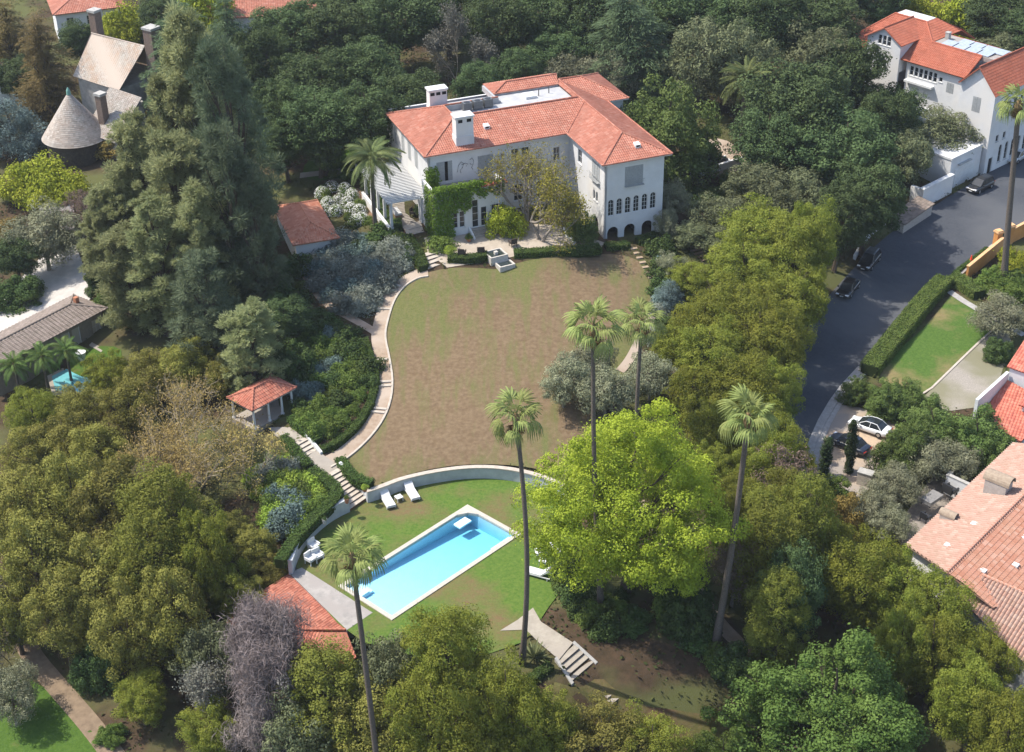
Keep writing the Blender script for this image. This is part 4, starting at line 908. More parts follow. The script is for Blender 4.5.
for (x,y) in ((-.35,.4),(-.35,2.4),(-.35,4.2),(-.35,5.6),(-3.7,.4),(-3.7,5.6)):
    k=MB(); k.lathe(x,y,[(.2,-4.35),(.2,-4.2),(.14,-4.15),(.12,-2.2),(.19,-2.1),(.19,-2.05)],10); k.obj('column',TRIM,gb)
k=MB(); k.box(-3.8,3.2,-4.35,-3.6,5.9,-2.06); k.obj('back_wall',WHITE,gb)
sr = framed(P(340,238,0),(-.328,.945),'tool_house','small garden house with clean orange tile hip roof beside white roses','building')
foot_frame(P(340,238,0)[:2], sr.rotation_euler.z, [(-5.7,.3),(0,.3),(0,12),(-5.7,12)])
add_roof(*hip_roof(-5.9,0,.0,11.8,0,1.35,tw=.3),TILE_SALM,sr)
k=MB(); k.box(-5.5,.4,-4.5,-.4,11.4,-.02); k.obj('wall',WHITE,sr)
ph = framed(P(347,630,-6.8),(-.597,.802),'pool_house','pool house with old red tile roof and a flat grey deck','building')
foot_frame(P(347,630,-6.8)[:2], ph.rotation_euler.z, [(-6,-2),(3.2,.5),(1.4,10.4),(-6,10.4)])
k=MB(); k.prism([(0,0),(3.1,.6),(3.0,1.0),(1.35,10.2),(0,10.3)],-8,-6.78); k.obj('flat_deck',GREYSLAB,ph)
rf=MB(); roof_face(rf,[(-.02,10.3,-6.9),(-.02,.2,-6.9),(-3.0,3.4,-7.5),(-3.0,10.3,-7.5)][::-1],.3,.42); roof_face(rf,[(-.02,.2,-6.9),(-.6,-2.4,-8.0),(-5.2,-1.6,-9.0),(-3.0,3.4,-7.5)],.3,.42)
roof_face(rf,[(-3.0,3.4,-7.5),(-5.2,-1.6,-9.0),(-7,4,-9),(-7,10.3,-9),(-3.0,10.3,-7.5)],.3,.42)
rd=MB(); ridge(rd,(-3,3.4,-7.4),(0,.2,-6.85)); ridge(rd,(-3,3.4,-7.4),(-5.2,-1.6,-8.95)); add_roof(rf,rd,TILE_OLD,ph)
k=MB(); k.box(-6,0,-13,-.3,10.2,-9.05); k.obj('wall',WHITE,ph)
lb = framed(P(108,308,-3.5),(-.583,-.813),'low_building','low grey shingle roofed garden building beside the paved court','building')
foot_frame(P(108,308,-3.5)[:2], lb.rotation_euler.z, [(0,0),(6,0),(6,15),(0,15)])
add_roof(*hip_roof(0,6.0,0,17,-3.5,.9,tw=.5,th=.25),SHING,lb)
facade(lb,.5,16.5,-math.pi/2,16.0,-7.6,-3.55,[dict(t='door',u0=9.7,u1=10.9,z0=-6.6,z1=-4.2,nx=1,nz=1),dict(t='door',u0=11.2,u1=12.4,z0=-6.6,z1=-4.2,nx=1,nz=1),dict(t=f,u0=14.2,u1=15.4,z0=-6.2,z1=-4.4)],m=mat('taupe_render',(.27,.235,.19),(.22,.19,.155),2,.9,.1),pane=mat('pale_door',(.42,.38,.32),None,rough=.7))
facade(lb,.5,.5,0,5.0,-7.6,-3.56,m=MATS['taupe_render']); facade(lb,5.5,.8,math.pi/2,15.7,-7.6,-3.57,m=MATS['taupe_render'])
k=MB(); k.box(3.0,1.6,-2.9,3.5,2.1,-2.2); k.obj('chimney',TERRA,lb)
for i in range(3):
    o=box_from_px([(89+8*i+0,345-7*i),(101+8*i,352-7*i),(108+8*i,345-7*i),(96+8*i,338-7*i)],-6.3,.6,'patio_slab',PALE,'pale square paving slab beside the low grey building','paving slab'); o['group']='paving slabs by the low building'
# dark carport at the head of the paved court
A_=P(46,246,-5.2); B_=P(72,243,-5.2); d=(B_-A_)[:2]; L=np.hypot(*d)
cp=empty('carport',(A_[0],A_[1],-5.6),math.atan2(d[1],d[0]),'dark open carport with flat grey roof at head of the paved court','carport'); foot_frame(A_[:2],cp.rotation_euler.z,[(-1,0),(L+1,0),(L+1,9),(-1,9)])
k=MB(); k.box(-.6,-.2,2.2,L+.6,9,2.45); k.obj('roof',mat('carport_roof',(.24,.22,.21),(.18,.165,.16),1,.9),cp); k=MB(); k.box(-.3,8.5,-.5,L+.3,8.8,2.197); k.box(-.4,0,-.5,-.15,8.49,2.197); k.box(L+.15,0,-.5,L+.4,8.49,2.197); k.box(-.14,.4,-.5,L+.14,.6,2.19); k.obj('wall',WOODD,cp)
# ------------------------------------------------------------------ old house with round tower, upper left
th_=P(77,143,-1.5); tw0=empty('tower_house',(th_[0],th_[1],-3),-.596,'weathered old house with conical shingle tower and tall chimneys','house')
FOOT.append([(th_[0]-8,th_[1]-5),(th_[0]+16,th_[1]-6),(th_[0]+20,th_[1]+18),(th_[0]-6,th_[1]+18)])
def conic(mb, x,y,r,z0,z1,seg=64,rows=30):
    mb.uv = mb.uv or []
    for j in range(rows):
        ra=r*(1-j/rows)+.03; rb=r*(1-(j+1)/rows)+.0; za=z0+(z1-z0)*j/rows+.04; zb=z0+(z1-z0)*(j+1)/rows
        for k in range(seg):
            t0,t1=2*math.pi*k/seg,2*math.pi*(k+1)/seg; b=len(mb.v)
            mb.v+=[(x+ra*math.cos(t0),y+ra*math.sin(t0),za),(x+ra*math.cos(t1),y+ra*math.sin(t1),za),(x+rb*math.cos(t1),y+rb*math.sin(t1),zb),(x+rb*math.cos(t0),y+rb*math.sin(t0),zb)]
            mb.f.append((b,b+1,b+2,b+3)); mb.uv.append((k*.22+.1+.05*(j%2)*3,j*.3+.1))
    b=len(mb.v); mb.v+=[(x+r*math.cos(2*math.pi*k/seg),y+r*math.sin(2*math.pi*k/seg),z0) for k in range(seg)]; mb.f.append(tuple(range(b+seg-1,b-1,-1))); mb.uv.append((0,0))
rf=MB(); conic(rf,0,0,4.7,2.6,9.2); roof_obj('tower_roof',rf,SLATE,tw0)
k=MB(); k.cyl(0,0,-2,2.6,4.1,4.1,28); k.obj('tower_wall',mat('dark_stone',(.09,.075,.06),(.055,.045,.04),3,.95,.1,.5,8),tw0); k=MB(); k.lathe(0,0,[(.35,8.8),(.28,9.4),(.08,9.8)],10); k.obj('finial',mat('verdigris',(.15,.30,.25),None,rough=.7),tw0)
# main body behind the tower: local x to the right, y away
rf=MB(); rs_=MB(); roof_face(rs_,[(-7.4,7.4,7.7),(2.6,6.8,7.7),(3.6,12,13.0),(-7.4,12,13.0)],.35,.3); roof_face(rs_,[(-7.4,12,13.0),(3.6,12,13.0),(3.6,17,7.7),(-7.4,17,7.7)],.35,.3)
roof_face(rf,[(.6,1.0,3.0),(7.6,.4,3.0),(7.6,6.4,7.8),(.6,7.0,7.8)],.35,.3)
roof_face(rf,[(6,14,6.0),(13,14,6.0),(13,18,10.0),(6,18,10.0)],.35,.3)
roof_obj('lower_roof',rf,SLATE,tw0); roof_obj('roof',rs_,STREAK,tw0)
k=MB(); k.prism([(-7,7.9),(2.2,7.4),(3.2,16.5),(-7,16.5)],-1,7.6); k.prism([(1,1.6),(7.1,1.0),(7.1,7.0),(1,7.3)],-1,[2.9,2.9,7.0,7.3]); k.prism([(6,15),(12.5,15),(12.5,18),(6,18)],-1,5.9); k.obj('wall',mat('grey_stucco',(.34,.32,.29),(.25,.235,.215),1.5,.95,.1,.3,10),tw0)
for (x,y,zt,w_) in ((-7.2,13.0,16.2,1.3),(4.6,12.6,15.8,1.7),(3.2,2.8,8.8,1.1)):
    k=MB(); k.box(x-w_/2,y-w_/2,2,x+w_/2,y+w_/2,zt-.35); c=k.obj('chimney',mat('chimney_brick',(.20,.145,.115),(.13,.10,.085),4,.95,.1,.4,10),tw0); k=MB(); k.box(x-w_/2-.12,y-w_/2-.12,zt-.35,x+w_/2+.12,y+w_/2+.12,zt); k.obj('chimney_cap',STONE,c)
# ------------------------------------------------------------------ distant roofs at the top edge
def simple_house(name,label,px,z,w_,d_,hgt,rz,rm=TILE,wm=WHITE,rise=1.6):
    o=P(*px,z); r=empty(name,(o[0],o[1],0),rz,label,'house'); g=h(o[0],o[1])-1
    add_roof(*hip_roof(-w_/2,w_/2,-d_/2,d_/2,z,rise,.5),rm,r)
    ops=[dict(t='win',u0=w_*q-.6,u1=w_*q+.6,z0=z-2.4,z1=z-.9) for q in (.2,.5,.8)]
    facade(r,-w_/2,-d_/2,0,w_,g,z-.05,ops,m=wm); facade(r,w_/2,-d_/2+.3,math.pi/2,d_-.3,g,z-.06,m=wm); facade(r,-w_/2,d_/2,-math.pi/2,d_-.3,g,z-.07,m=wm)
    foot_frame(o[:2],rz,[(-w_/2,-d_/2),(w_/2,-d_/2),(w_/2,d_/2),(-w_/2,d_/2)]); return r
simple_house('distant_house','distant white house with pink tile roof above the old tower house',(86,3),3.0,11,8,5,.35)
simple_house('distant_house','distant red roofed house showing between trees at the top edge',(262,6),3.5,17,10,5,.1)
simple_house('distant_house','pale flat sided house at the far left behind brown conifers',(4,68),1.0,9,8,4,.3,SHING,WHITE,.8)
# ------------------------------------------------------------------ right edge houses
br=framed(P(947,572.7,-3.6),(.663,.748),'tiled_house','large house with pale pink and coral tile roofs at lower right','house')
foot_frame(P(947,572.7,-3.6)[:2],br.rotation_euler.z,[(-5.6,2.5),(0,.3),(4,0),(14,-2),(16,24),(-5.6,24)])
rf=MB(); roof_face(rf,[(-5.85,3.6,-5.5),(-2.9,1.35,-4.55),(0,0,-3.6),(0,15.4,-3.6),(0,24,-3.6),(-5.85,24,-5.5),(-5.85,16.3,-5.5)][::1] if 0 else [(-5.85,3.6,-5.5),(0,0,-3.6),(0,26,-3.6),(-5.85,26,-5.5)],.36,.45,.15,.05)
roof_obj('pink_roof',rf,TILE_PINK,br)
rf=MB(); roof_face(rf,[(0.03,0,-3.6),(4.6,.3,-5.3),(9.5,7,-7.2),(9.5,26,-7.2),(.03,26,-3.6)],.36,.45,.15,.05); roof_obj('coral_roof',rf,TILE_COR,br)
rf=MB(); roof_face(rf,[(2.3,2.5,-4.25),(.4,1.1,-6.3),(9.2,-2.2,-7.6),(13,-2.6,-7.6),(13,2.5,-4.25)],.36,.45,.15,.05); roof_obj('lower_roof',rf,TILE_PINK,br)
rd=MB(); ridge(rd,(0,0,-3.5),(0,26,-3.5),.16); ridge(rd,(2.3,2.5,-4.15),(13,2.5,-4.15),.16); q=rd.obj('ridge_tiles',TILE_COR,br); q.data.uv_layers.new(name='UVMap')
k=MB(); k.prism([(-5.2,4.0),(-.2,1.0),(4.0,.9),(9,7),(9,26),(-5.2,26)],-13,[-5.5,-3.95,-5.4,-7.3,-7.3,-5.5]); k.prism([(1.2,1.3),(9.4,-1.6),(13,-2),(13,.8),(4.05,.8)],-14,-7.75); k.obj('wall',WHITE,br)
for (x,y,s_,zt) in ((-2.7,15.6,1.0,-2.5),(-4.6,9.4,.62,-4.3)):
    k=MB(); k.box(x-1.1*s_,y-.75*s_,-8,x+1.1*s_,y+.75*s_,zt-.6*s_); c=k.obj('chimney',mat('buff_render',(.46,.41,.36),(.38,.33,.29),2,.9,.1),br)
    k=MB(); n_=10
    ro=[(x+1.35*s_,y+.8*s_*math.cos(math.pi*i/n_),zt-.6*s_+.8*s_*math.sin(math.pi*i/n_)) for i in range(n_+1)]; ri=[(a,b,zt-.6*s_+(c_-(zt-.6*s_))*.85) for a,b,c_ in [(p[0],y+(p[1]-y)*.85,p[2]) for p in ro]]
    vs_=ro+ri+[(x-1.35*s_,p[1],p[2]) for p in ro]+[(x-1.35*s_,p[1],p[2]) for p in ri]; m_=n_+1
    fs=[(i,i+1,2*m_+i+1,2*m_+i) for i in range(n_)]+[(m_+i+1,m_+i,3*m_+i,3*m_+i+1) for i in range(n_)]+[(i+1,i,m_+i,m_+i+1) for i in range(n_)]+[(2*m_+i,2*m_+i+1,3*m_+i+1,3*m_+i) for i in range(n_)]
    k.add(vs_,fs); fixn(k.obj('barrel_cap',mat('cap_tile',(.34,.27,.20),(.26,.20,.15),3,.9,.1),c))
for (x,y) in ((-2.2,4.5),(-1.8,8.9),(2.0,3.2),(3.6,6.6),(5.4,6.0),(2.6,10.5)):
    zz=-3.6-(.325*-x if x<0 else .37*x)*1.0
    v=MB(); v.box(x-.28,y-.28,zz-.1,x+.28,y+.28,zz+.16); v.obj('roof_vent',TRIM,br)
rr_=framed(P(976,403,-4),(.655,.755),'red_roof_house','white house with red tile roofs and a white parapet at right edge','house')
foot_frame(P(976,403,-4)[:2],rr_.rotation_euler.z,[(-.2,.3),(9,-1),(12,14),(-.2,14)])
k=MB(); k.box(-.25,.3,-10.5,0.1,7.7,-3.75); k.obj('parapet',TRIM,rr_)
rf=MB(); roof_face(rf,[(0.12,1.0,-6.0),(5.5,-.2,-6.5),(6.5,6.6,-5.2),(.12,7.6,-4.75)],.34,.45,.06); roof_face(rf,[(-.3,7.7,-3.2),(5.0,7.7,-3.2),(6,13,-.8),(-.3,13,-.8)],.34,.45,.06); roof_face(rf,[(3.2,3.6,-4.7),(8,3.6,-4.7),(8,7.4,-3.3),(3.2,7.4,-3.3)],.34,.45,.06)
roof_obj('roof',rf,tilemat('brick_red_tile',[(.42,.12,.085),(.48,.15,.10),(.52,.19,.13),(.38,.10,.07)],tw=.34,th=.45,stainamt=.2),rr_)
k=MB(); k.prism([(.12,1.3),(5.6,.2),(7,7.6),(.12,7.6)],-11,[-6.2,-6.7,-5.4,-5.0]); k.box(.0,7.9,-10,7,13,-3.3); k.box(3.5,4.0,-6.6,7.5,7.59,-4.75); k.obj('wall',WHITE,rr_)
# orange garden wall, gate, low courtyard wall
def straight_wall(name,label,a,b,z,hh,w_,m,capm=None,z2=None):
    A_,B_=P(*a,z),P(*b,z if z2 is None else z2); d=(B_-A_)[:2]; L=np.hypot(*d); r=empty(name,(A_[0],A_[1],z),math.atan2(d[1],d[0]),label,'wall'); dz_=(z2-z) if z2 is not None else 0
    k=MB(); k.prism([(0,-w_/2),(L,-w_/2),(L,w_/2),(0,w_/2)],-.8,[hh,hh+dz_,hh+dz_,hh]); k.obj('wall_face',m,r)
    if capm: k=MB(); k.prism([(-.05,-w_/2-.06),(L+.05,-w_/2-.06),(L+.05,w_/2+.06),(-.05,w_/2+.06)],[hh+.003,hh+dz_+.003,hh+dz_+.003,hh+.003],[hh+.1,hh+dz_+.1,hh+dz_+.1,hh+.1]); k.obj('coping',capm,r)
    return r
ORW=mat('orange_render',(.56,.26,.085),(.48,.21,.065),1.2,.9,.1,.1,10,c3=(.60,.32,.14)); ORC=mat('orange_coping',(.62,.38,.20),(.55,.32,.16),2,.9,.1)
straight_wall('orange_wall','orange stucco garden wall running from the traffic cone to the gate pillar',(966,280),(1001,251),-7.8,1.9,.3,ORW,ORC,-7.5)
straight_wall('orange_wall','orange stucco garden wall beyond the gate at the right edge',(1009,243),(1060,216),-7.4,1.9,.3,ORW,ORC,-7.2)
for q,lab in (((996,249),'orange gate pillar with pale cap left of the green gate'),((1008,243),'orange gate pillar right of the green gate beside the palm trunk')):
    p=P(*q,-7.5); r=empty('gate_pillar',tuple(p),.4,lab,'pillar'); k=MB(); k.box(-.4,-.4,-.5,.4,.4,2.4); k.obj('shaft',ORW,r); k=MB(); k.box(-.5,-.5,2.403,.5,.5,2.6); k.prism([(-.4,-.4),(.4,-.4),(.4,.4),(-.4,.4)],2.603,2.75); k.obj('cap',ORC,r)
A_,B_=P(997.5,248,-7.5),P(1006.5,243.5,-7.5); d=(B_-A_)[:2]; L=np.hypot(*d); r=empty('garden_gate',tuple(A_),math.atan2(d[1],d[0]),'dark green garden gate between orange pillars','gate')
GRN=mat('green_paint',(.015,.07,.06),None,rough=.5); k=MB(); k.box(.05,-.05,.1,L-.05,.05,2.2); k.obj('gate_leaf',GRN,r); k=MB()
for i in range(6): k.box(.1+i*(L-.2)/6,-.075,.15,.16+i*(L-.2)/6,-.053,2.15)
k.obj('gate_bars',GRN,r)
straight_wall('courtyard_wall','low pale courtyard wall behind the barrel capped chimney',(947,487),(968,497),-9.4,1.5,.3,WHITE,STONE)
straight_wall('courtyard_wall','short pale planter wall end beside the dark armchair',(946,487),(951,481),-9.35,1.4,.3,WHITE,STONE)
straight_wall('drive_pier','pale square pier at the near end of the brick drive',(858,478),(872,482),-10.3,1.0,.9,CREAM,STONE)
# ================================================================== VEGETATION
def unit(a): return a/np.maximum(np.linalg.norm(a,axis=1,keepdims=True),1e-9)
def rdir(n,rg): return unit(rg.normal(size=(n,3)))
def leaves(C, Nn, L, wd_, rg, T=None, fold=.12):
    n=len(C); T=rdir(n,rg) if T is None else T
    T=unit(T-Nn*np.sum(T*Nn,1,keepdims=True)); B=np.cross(Nn,T); L=np.asarray(L).reshape(-1,1)*np.ones((n,1))
    V=np.stack([C-T*L/2, C+B*L*wd_/2+Nn*L*fold, C+T*L/2, C-B*L*wd_/2+Nn*L*fold],1).reshape(-1,3)
    return V, np.arange(4*n).reshape(n,4)
def poisson(pts, d, rg, nmax):
    out=[]
    for p in pts:
        if all(np.linalg.norm(p-q)>d for q in out):
            out.append(p)
            if len(out)>=nmax: break
    return np.array(out)
def envelope(kind, n, R, Hc, rg):
    """candidate clump centres inside a crown of half-width R and height Hc (z from 0)"""
    d=rdir(n,rg); lump=1+.16*np.sin(3*np.arctan2(d[:,1],d[:,0])+rg.uniform(0,6))+.10*np.sin(7*d[:,2]+5*np.arctan2(d[:,1],d[:,0])+rg.uniform(0,6))
    f=(rg.uniform(.25,1,n)**.45)*lump
    if kind=='ball':
        p=d*f[:,None]*.86; q=np.stack([p[:,0]*R,p[:,1]*R,(p[:,2]*.5+.5)*Hc],1)
    elif kind=='dome':
        d[:,2]=np.abs(d[:,2])*1.0-.15*rg.random(n); p=d*f[:,None]*.9; q=np.stack([p[:,0]*R,p[:,1]*R,np.clip(p[:,2],-.1,1)*Hc*.95+.05*Hc],1)
    elif kind=='column':
        z=rg.uniform(0,1,n); r=R*.9*np.sqrt(np.clip(np.sin(np.pi*(z*.86+.10)),0,1))*np.sqrt(rg.uniform(.2,1,n))*lump; a=rg.uniform(0,2*np.pi,n)
        q=np.stack([r*np.cos(a),r*np.sin(a),z*Hc*.95],1)
    elif kind=='spire':
        z=rg.uniform(0,1,n)**.9; r=R*np.clip(1.02-z,0,1)**.30*(1+.22*np.sin(9*z+3*np.arctan2(d[:,1],d[:,0])))*np.clip(.6+z*2.2,0,1)*np.sqrt(rg.uniform(.2,1,n))*lump; a=rg.uniform(0,2*np.pi,n)
        q=np.stack([r*np.cos(a),r*np.sin(a),z*Hc*.98],1)
    elif kind=='cone':
        z=rg.uniform(0,1,n)**1.25; r=R*(1-z*.92)*np.sqrt(rg.uniform(.25,1,n))*lump; a=rg.uniform(0,2*np.pi,n)
        q=np.stack([r*np.cos(a),r*np.sin(a),z*Hc*.98],1)
    return q
# kind: env, R, H, crown base fraction, clumps, clump radius, leaves per clump, leaf length, width ratio, jitter, leaf material, bark, mode
KINDS={
 'broadleaf': dict(env='ball',R=5,H=13,base=.22,nc=185,cr=.86,lc=180,ll=.26,lw=.55,mat=leafmat('leaf_dark',(0.041,0.069,0.028),(0.115,0.161,0.057),.25,.3),bark=BARK),
 'olivegreen':dict(env='ball',R=4.5,H=11,base=.12,nc=185,cr=.72,lc=220,ll=.185,lw=.5,mat=leafmat('leaf_olive',(0.112,0.151,0.020),(0.319,0.325,0.056),.38,.4),bark=BARK),
 'tall':      dict(env='column',R=3.6,H=14,base=.06,nc=215,cr=.68,lc=205,ll=.185,lw=.5,mat=leafmat('leaf_tall',(0.095,0.118,0.020),(0.286,0.286,0.054),.38,.3),bark=BARK),
 'golden':    dict(env='ball',R=4,H=10,base=.12,nc=90,cr=.85,lc=300,ll=.2,lw=.5,mat=leafmat('leaf_golden',(.125,.13,.026),(.33,.31,.075),.3,.4),bark=BARK),
 'camphor':   dict(env='ball',R=8,H=15,base=.12,nc=430,cr=.8,lc=330,ll=.175,lw=.55,mat=leafmat('leaf_bright',(.18,.24,.016),(.45,.50,.06),.35,.35),bark=BARK),
 'bigleaf':   dict(env='dome',R=8,H=13,base=.12,nc=260,cr=.92,lc=330,ll=.24,lw=.6,mat=leafmat('leaf_mid',(.055,.10,.02),(.155,.21,.048),.28,.4),bark=BARK),
 'round':     dict(env='dome',R=6.5,H=11,base=.10,nc=170,cr=.95,lc=200,ll=.32,lw=.55,mat=leafmat('leaf_round',(0.075,0.128,0.030),(0.179,0.232,0.067),.28,.4),bark=BARK),
 'greygreen': dict(env='ball',R=3.5,H=6.5,base=.15,nc=70,cr=.8,lc=230,ll=.24,lw=.32,mat=leafmat('leaf_grey',(.15,.165,.09),(.36,.36,.23),.25,.5),bark=PALEBARK),
 'dullgreen': dict(env='ball',R=4,H=8,base=.15,nc=80,cr=.85,lc=225,ll=.26,lw=.4,mat=leafmat('leaf_dull',(0.100,0.122,0.057),(0.222,0.237,0.122),.25,.5),bark=BARK),
 'brownish':  dict(env='ball',R=4,H=9,base=.12,nc=60,cr=.85,lc=120,ll=.24,lw=.4,mat=leafmat('leaf_brown',(.14,.10,.075),(.27,.20,.16),.2,.5),bark=PALEBARK,twigs=1),
 'goldbush':  dict(env='dome',R=3,H=4,base=.05,nc=55,cr=.75,lc=190,ll=.25,lw=.5,mat=leafmat('leaf_lime',(.17,.21,.015),(.42,.43,.05),.3,.5),bark=BARK),
 'rust':      dict(env='dome',R=3,H=4,base=.05,nc=50,cr=.7,lc=170,ll=.25,lw=.5,mat=leafmat('leaf_rust',(.16,.12,.03),(.36,.27,.08),.3,.5),bark=BARK),
 'bluebush':  dict(env='dome',R=3,H=5,base=.05,nc=80,cr=.7,lc=260,ll=.17,lw=.35,mat=leafmat('leaf_blue',(0.108,0.156,0.144),(0.228,0.294,0.282),.2,.5),bark=BARK),
 'pine':      dict(env='spire',R=4,H=22,base=.06,nc=190,cr=.85,lc=240,ll=.55,lw=.19,mat=leafmat('needle_pine',(.16,.185,.075),(.46,.48,.24),.5,.3),bark=BARK,needle=1),
 'darkpine':  dict(env='spire',R=4.2,H=26,base=.16,nc=170,cr=.95,lc=190,ll=.75,lw=.10,mat=leafmat('needle_dark',(.06,.085,.045),(.18,.215,.12),.2,.3),bark=BARK,needle=1),
 'youngpine': dict(env='cone',R=2.6,H=12,base=.03,nc=90,cr=.75,lc=190,ll=.6,lw=.10,mat=leafmat('needle_young',(.11,.16,.065),(.27,.34,.16),.25,.3),bark=BARK,needle=1),
 'cedar':     dict(env='cone',R=5,H=17,base=.06,nc=170,cr=1.15,lc=220,ll=.6,lw=.10,mat=leafmat('needle_cedar',(0.065,0.111,0.052),(0.169,0.227,0.111),.25,.3),bark=BARK,needle=2),
 'browncedar':dict(env='cone',R=4.5,H=17,base=.06,nc=140,cr=1.1,lc=180,ll=.55,lw=.12,mat=leafmat('needle_brown',(.09,.08,.03),(.30,.23,.08),.25,.3),bark=BARK,needle=2),
 'cypress':   dict(env='column',R=.55,H=6,base=.0,nc=70,cr=.3,lc=150,ll=.16,lw=.4,mat=leafmat('leaf_cypress',(.025,.045,.016),(.06,.09,.03),.2,1),bark=BARK),
 'bush':      dict(env='dome',R=2.8,H=3.6,base=.0,nc=75,cr=.6,lc=230,ll=.21,lw=.5,mat=leafmat('leaf_bush',(0.066,0.121,0.024),(0.193,0.259,0.055),.28,.6),bark=BARK),
 'darkbush':  dict(env='dome',R=2.8,H=3.6,base=.0,nc=75,cr=.6,lc=220,ll=.22,lw=.5,mat=leafmat('leaf_darkbush',(0.040,0.073,0.022),(0.116,0.165,0.050),.25,.6),bark=BARK),
 'shrub':     dict(env='dome',R=1.0,H=1.2,base=.0,nc=26,cr=.42,lc=120,ll=.16,lw=.5,mat=leafmat('leaf_shrub',(0.074,0.126,0.025),(0.200,0.263,0.058),.28,.8),bark=BARK),
 'greyshrub': dict(env='dome',R=1.2,H=1.5,base=.0,nc=28,cr=.45,lc=140,ll=.18,lw=.3,mat=leafmat('leaf_greyshrub',(0.156,0.176,0.137),(0.338,0.364,0.305),.2,.8),bark=BARK),
 'blueshrub': dict(env='dome',R=1.0,H=1.1,base=.0,nc=24,cr=.42,lc=130,ll=.17,lw=.35,mat=leafmat('leaf_blueshrub',(0.102,0.156,0.138),(0.204,0.276,0.258),.2,.8),bark=BARK),
 'limeshrub': dict(env='dome',R=.9,H=.9,base=.0,nc=24,cr=.4,lc=130,ll=.15,lw=.5,mat=leafmat('leaf_limeshrub',(.20,.30,.04),(.42,.52,.09),.3,.8),bark=BARK),
 'darkshrub': dict(env='dome',R=1.3,H=1.5,base=.0,nc=30,cr=.5,lc=130,ll=.22,lw=.5,mat=leafmat('leaf_darkshrub',(0.039,0.072,0.021),(0.104,0.150,0.042),.25,.8),bark=BARK),
}
def crown_mesh(kind, seed):
    k=KINDS[kind]; rg=np.random.default_rng(seed); R,Hh=k['R'],k['H']; zb=k['base']*Hh; Hc=Hh-zb
    cand=envelope(k['env'],k['nc']*14,R-k['cr']*.45,Hc-k['cr']*.5,rg)
    d=k['cr']*.72
    Cc=poisson(cand,d,rg,k['nc'])
    Cc[:,2]+=zb
    Vs=[];Fs=[];o=0
    for c in Cc:
        n=int(k['lc']*rg.uniform(.6,1.25)); cr=k['cr']*rg.uniform(.55,1.35)
        u=rdir(n,rg)
        if k.get('needle')==1:
            u[:,2]=u[:,2]*.9+.25; u=unit(u); T=unit(u+rg.normal(size=(n,3))*.25+np.array([0,0,.25])); pos=c+u*cr*rg.uniform(.35,.95,(n,1)); Nn=unit(np.cross(T,rdir(n,rg)))
            V,Fq=leaves(pos,Nn,k['ll']*rg.uniform(.7,1.2,n),k['lw']*1.0,rg,T,0)
        elif k.get('needle')==2:
            out=c.copy(); out[2]=0; ln=np.linalg.norm(out)+1e-6; out/=ln; side=np.array([-out[1],out[0],0])
            t=rg.uniform(-1,1,(n,1)); s=rg.normal(size=(n,1))*.45
            pos=c+out*t*cr*1.25+side*s*cr+np.array([0,0,1])*(-.28*(t+1)**2*cr*.7+rg.normal(size=(n,1))*.10)
            T=unit(out*1+side*s*1.5+np.array([0,0,-.55])+rg.normal(size=(n,3))*.3); Nn=unit(np.array([0,0,1])+rg.normal(size=(n,3))*.5)
            V,Fq=leaves(pos,Nn,k['ll']*rg.uniform(.6,1.2,n),k['lw']*1.3,rg,T,0)
        else:
            u[:,2]=u[:,2]*.85+.12; u=unit(u); sq=np.array([1,1,1.25]) if k['env']=='column' else np.array([1,1,.85])
            pos=c+u*cr*(rg.uniform(.5,1.05,(n,1))**.7+(rg.random((n,1))<.07)*rg.uniform(0,.6,(n,1)))*sq
            Nn=unit(u*1.0+rg.normal(size=(n,3))*.42+np.array([0,0,.25]))
            V,Fq=leaves(pos,Nn,k['ll']*rg.uniform(.65,1.3,n),k['lw'],rg)
        Vs.append(V);Fs.append(Fq+o);o+=len(V)
    V=np.vstack(Vs); V[:,2]=np.maximum(V[:,2],.02)
    return np_mesh('crown',V,np.vstack(Fs),k['mat']), Cc
def trunk_mesh(kind, Cc, seed, lean=.0):
    k=KINDS[kind]; rg=np.random.default_rng(seed+99); R,Hh=k['R'],k['H']; mb=MB(); r0=max(.05,.022*Hh+.012*R)
    top=Hh*.86; n=8; ph=rg.uniform(0,6)
    path=[np.array([.05*R*math.sin(ph+i*.8)*i/n,.05*R*math.cos(ph+i*.7)*i/n,-.4+ (top+.4)*i/n]) for i in range(n+1)]
    mb.tube(path,[r0*(1.25 if i==0 else 1)*(1-.88*i/n) for i in range(n+1)],7)
    sel=rg.permutation(len(Cc))[:22 if Hh>4 else 6]
    for j in sel:
        c=Cc[j]; zs=max(Hh*.12, min(c[2]*.62,top*.9)); i=min(n-1,int((zs+.4)/(top+.4)*n)); s=path[i]+(path[i+1]-path[i])*(((zs+.4)/(top+.4)*n)-i)
        m=s*.45+c*.55+np.array([0,0,-.08*np.linalg.norm(c-s)]); rr=r0*.42*(1-.6*zs/Hh)
        mb.tube([s,s*.72+m*.28+[0,0,.0],m,c],[rr,rr*.8,rr*.55,rr*.18],5,cap=False)
        for _ in range(3):
            e=c+rg.normal(size=3)*k['cr']*.7; mb.tube([m,(m+e)/2+[0,0,.05],e],[rr*.4,rr*.25,rr*.06],4,cap=False)
    me=bpy.data.meshes.new('trunk'); me.from_pydata(mb.v,[],mb.f); me.materials.append(k['bark']); return me
_cache={}
def treemesh(kind, var):
    if (kind,var) not in _cache:
        seed=sum(map(ord,kind))*7+var*31+5
        cm,Cc=crown_mesh(kind,seed); _cache[(kind,var)]=(trunk_mesh(kind,Cc,seed),cm)
    return _cache[(kind,var)]
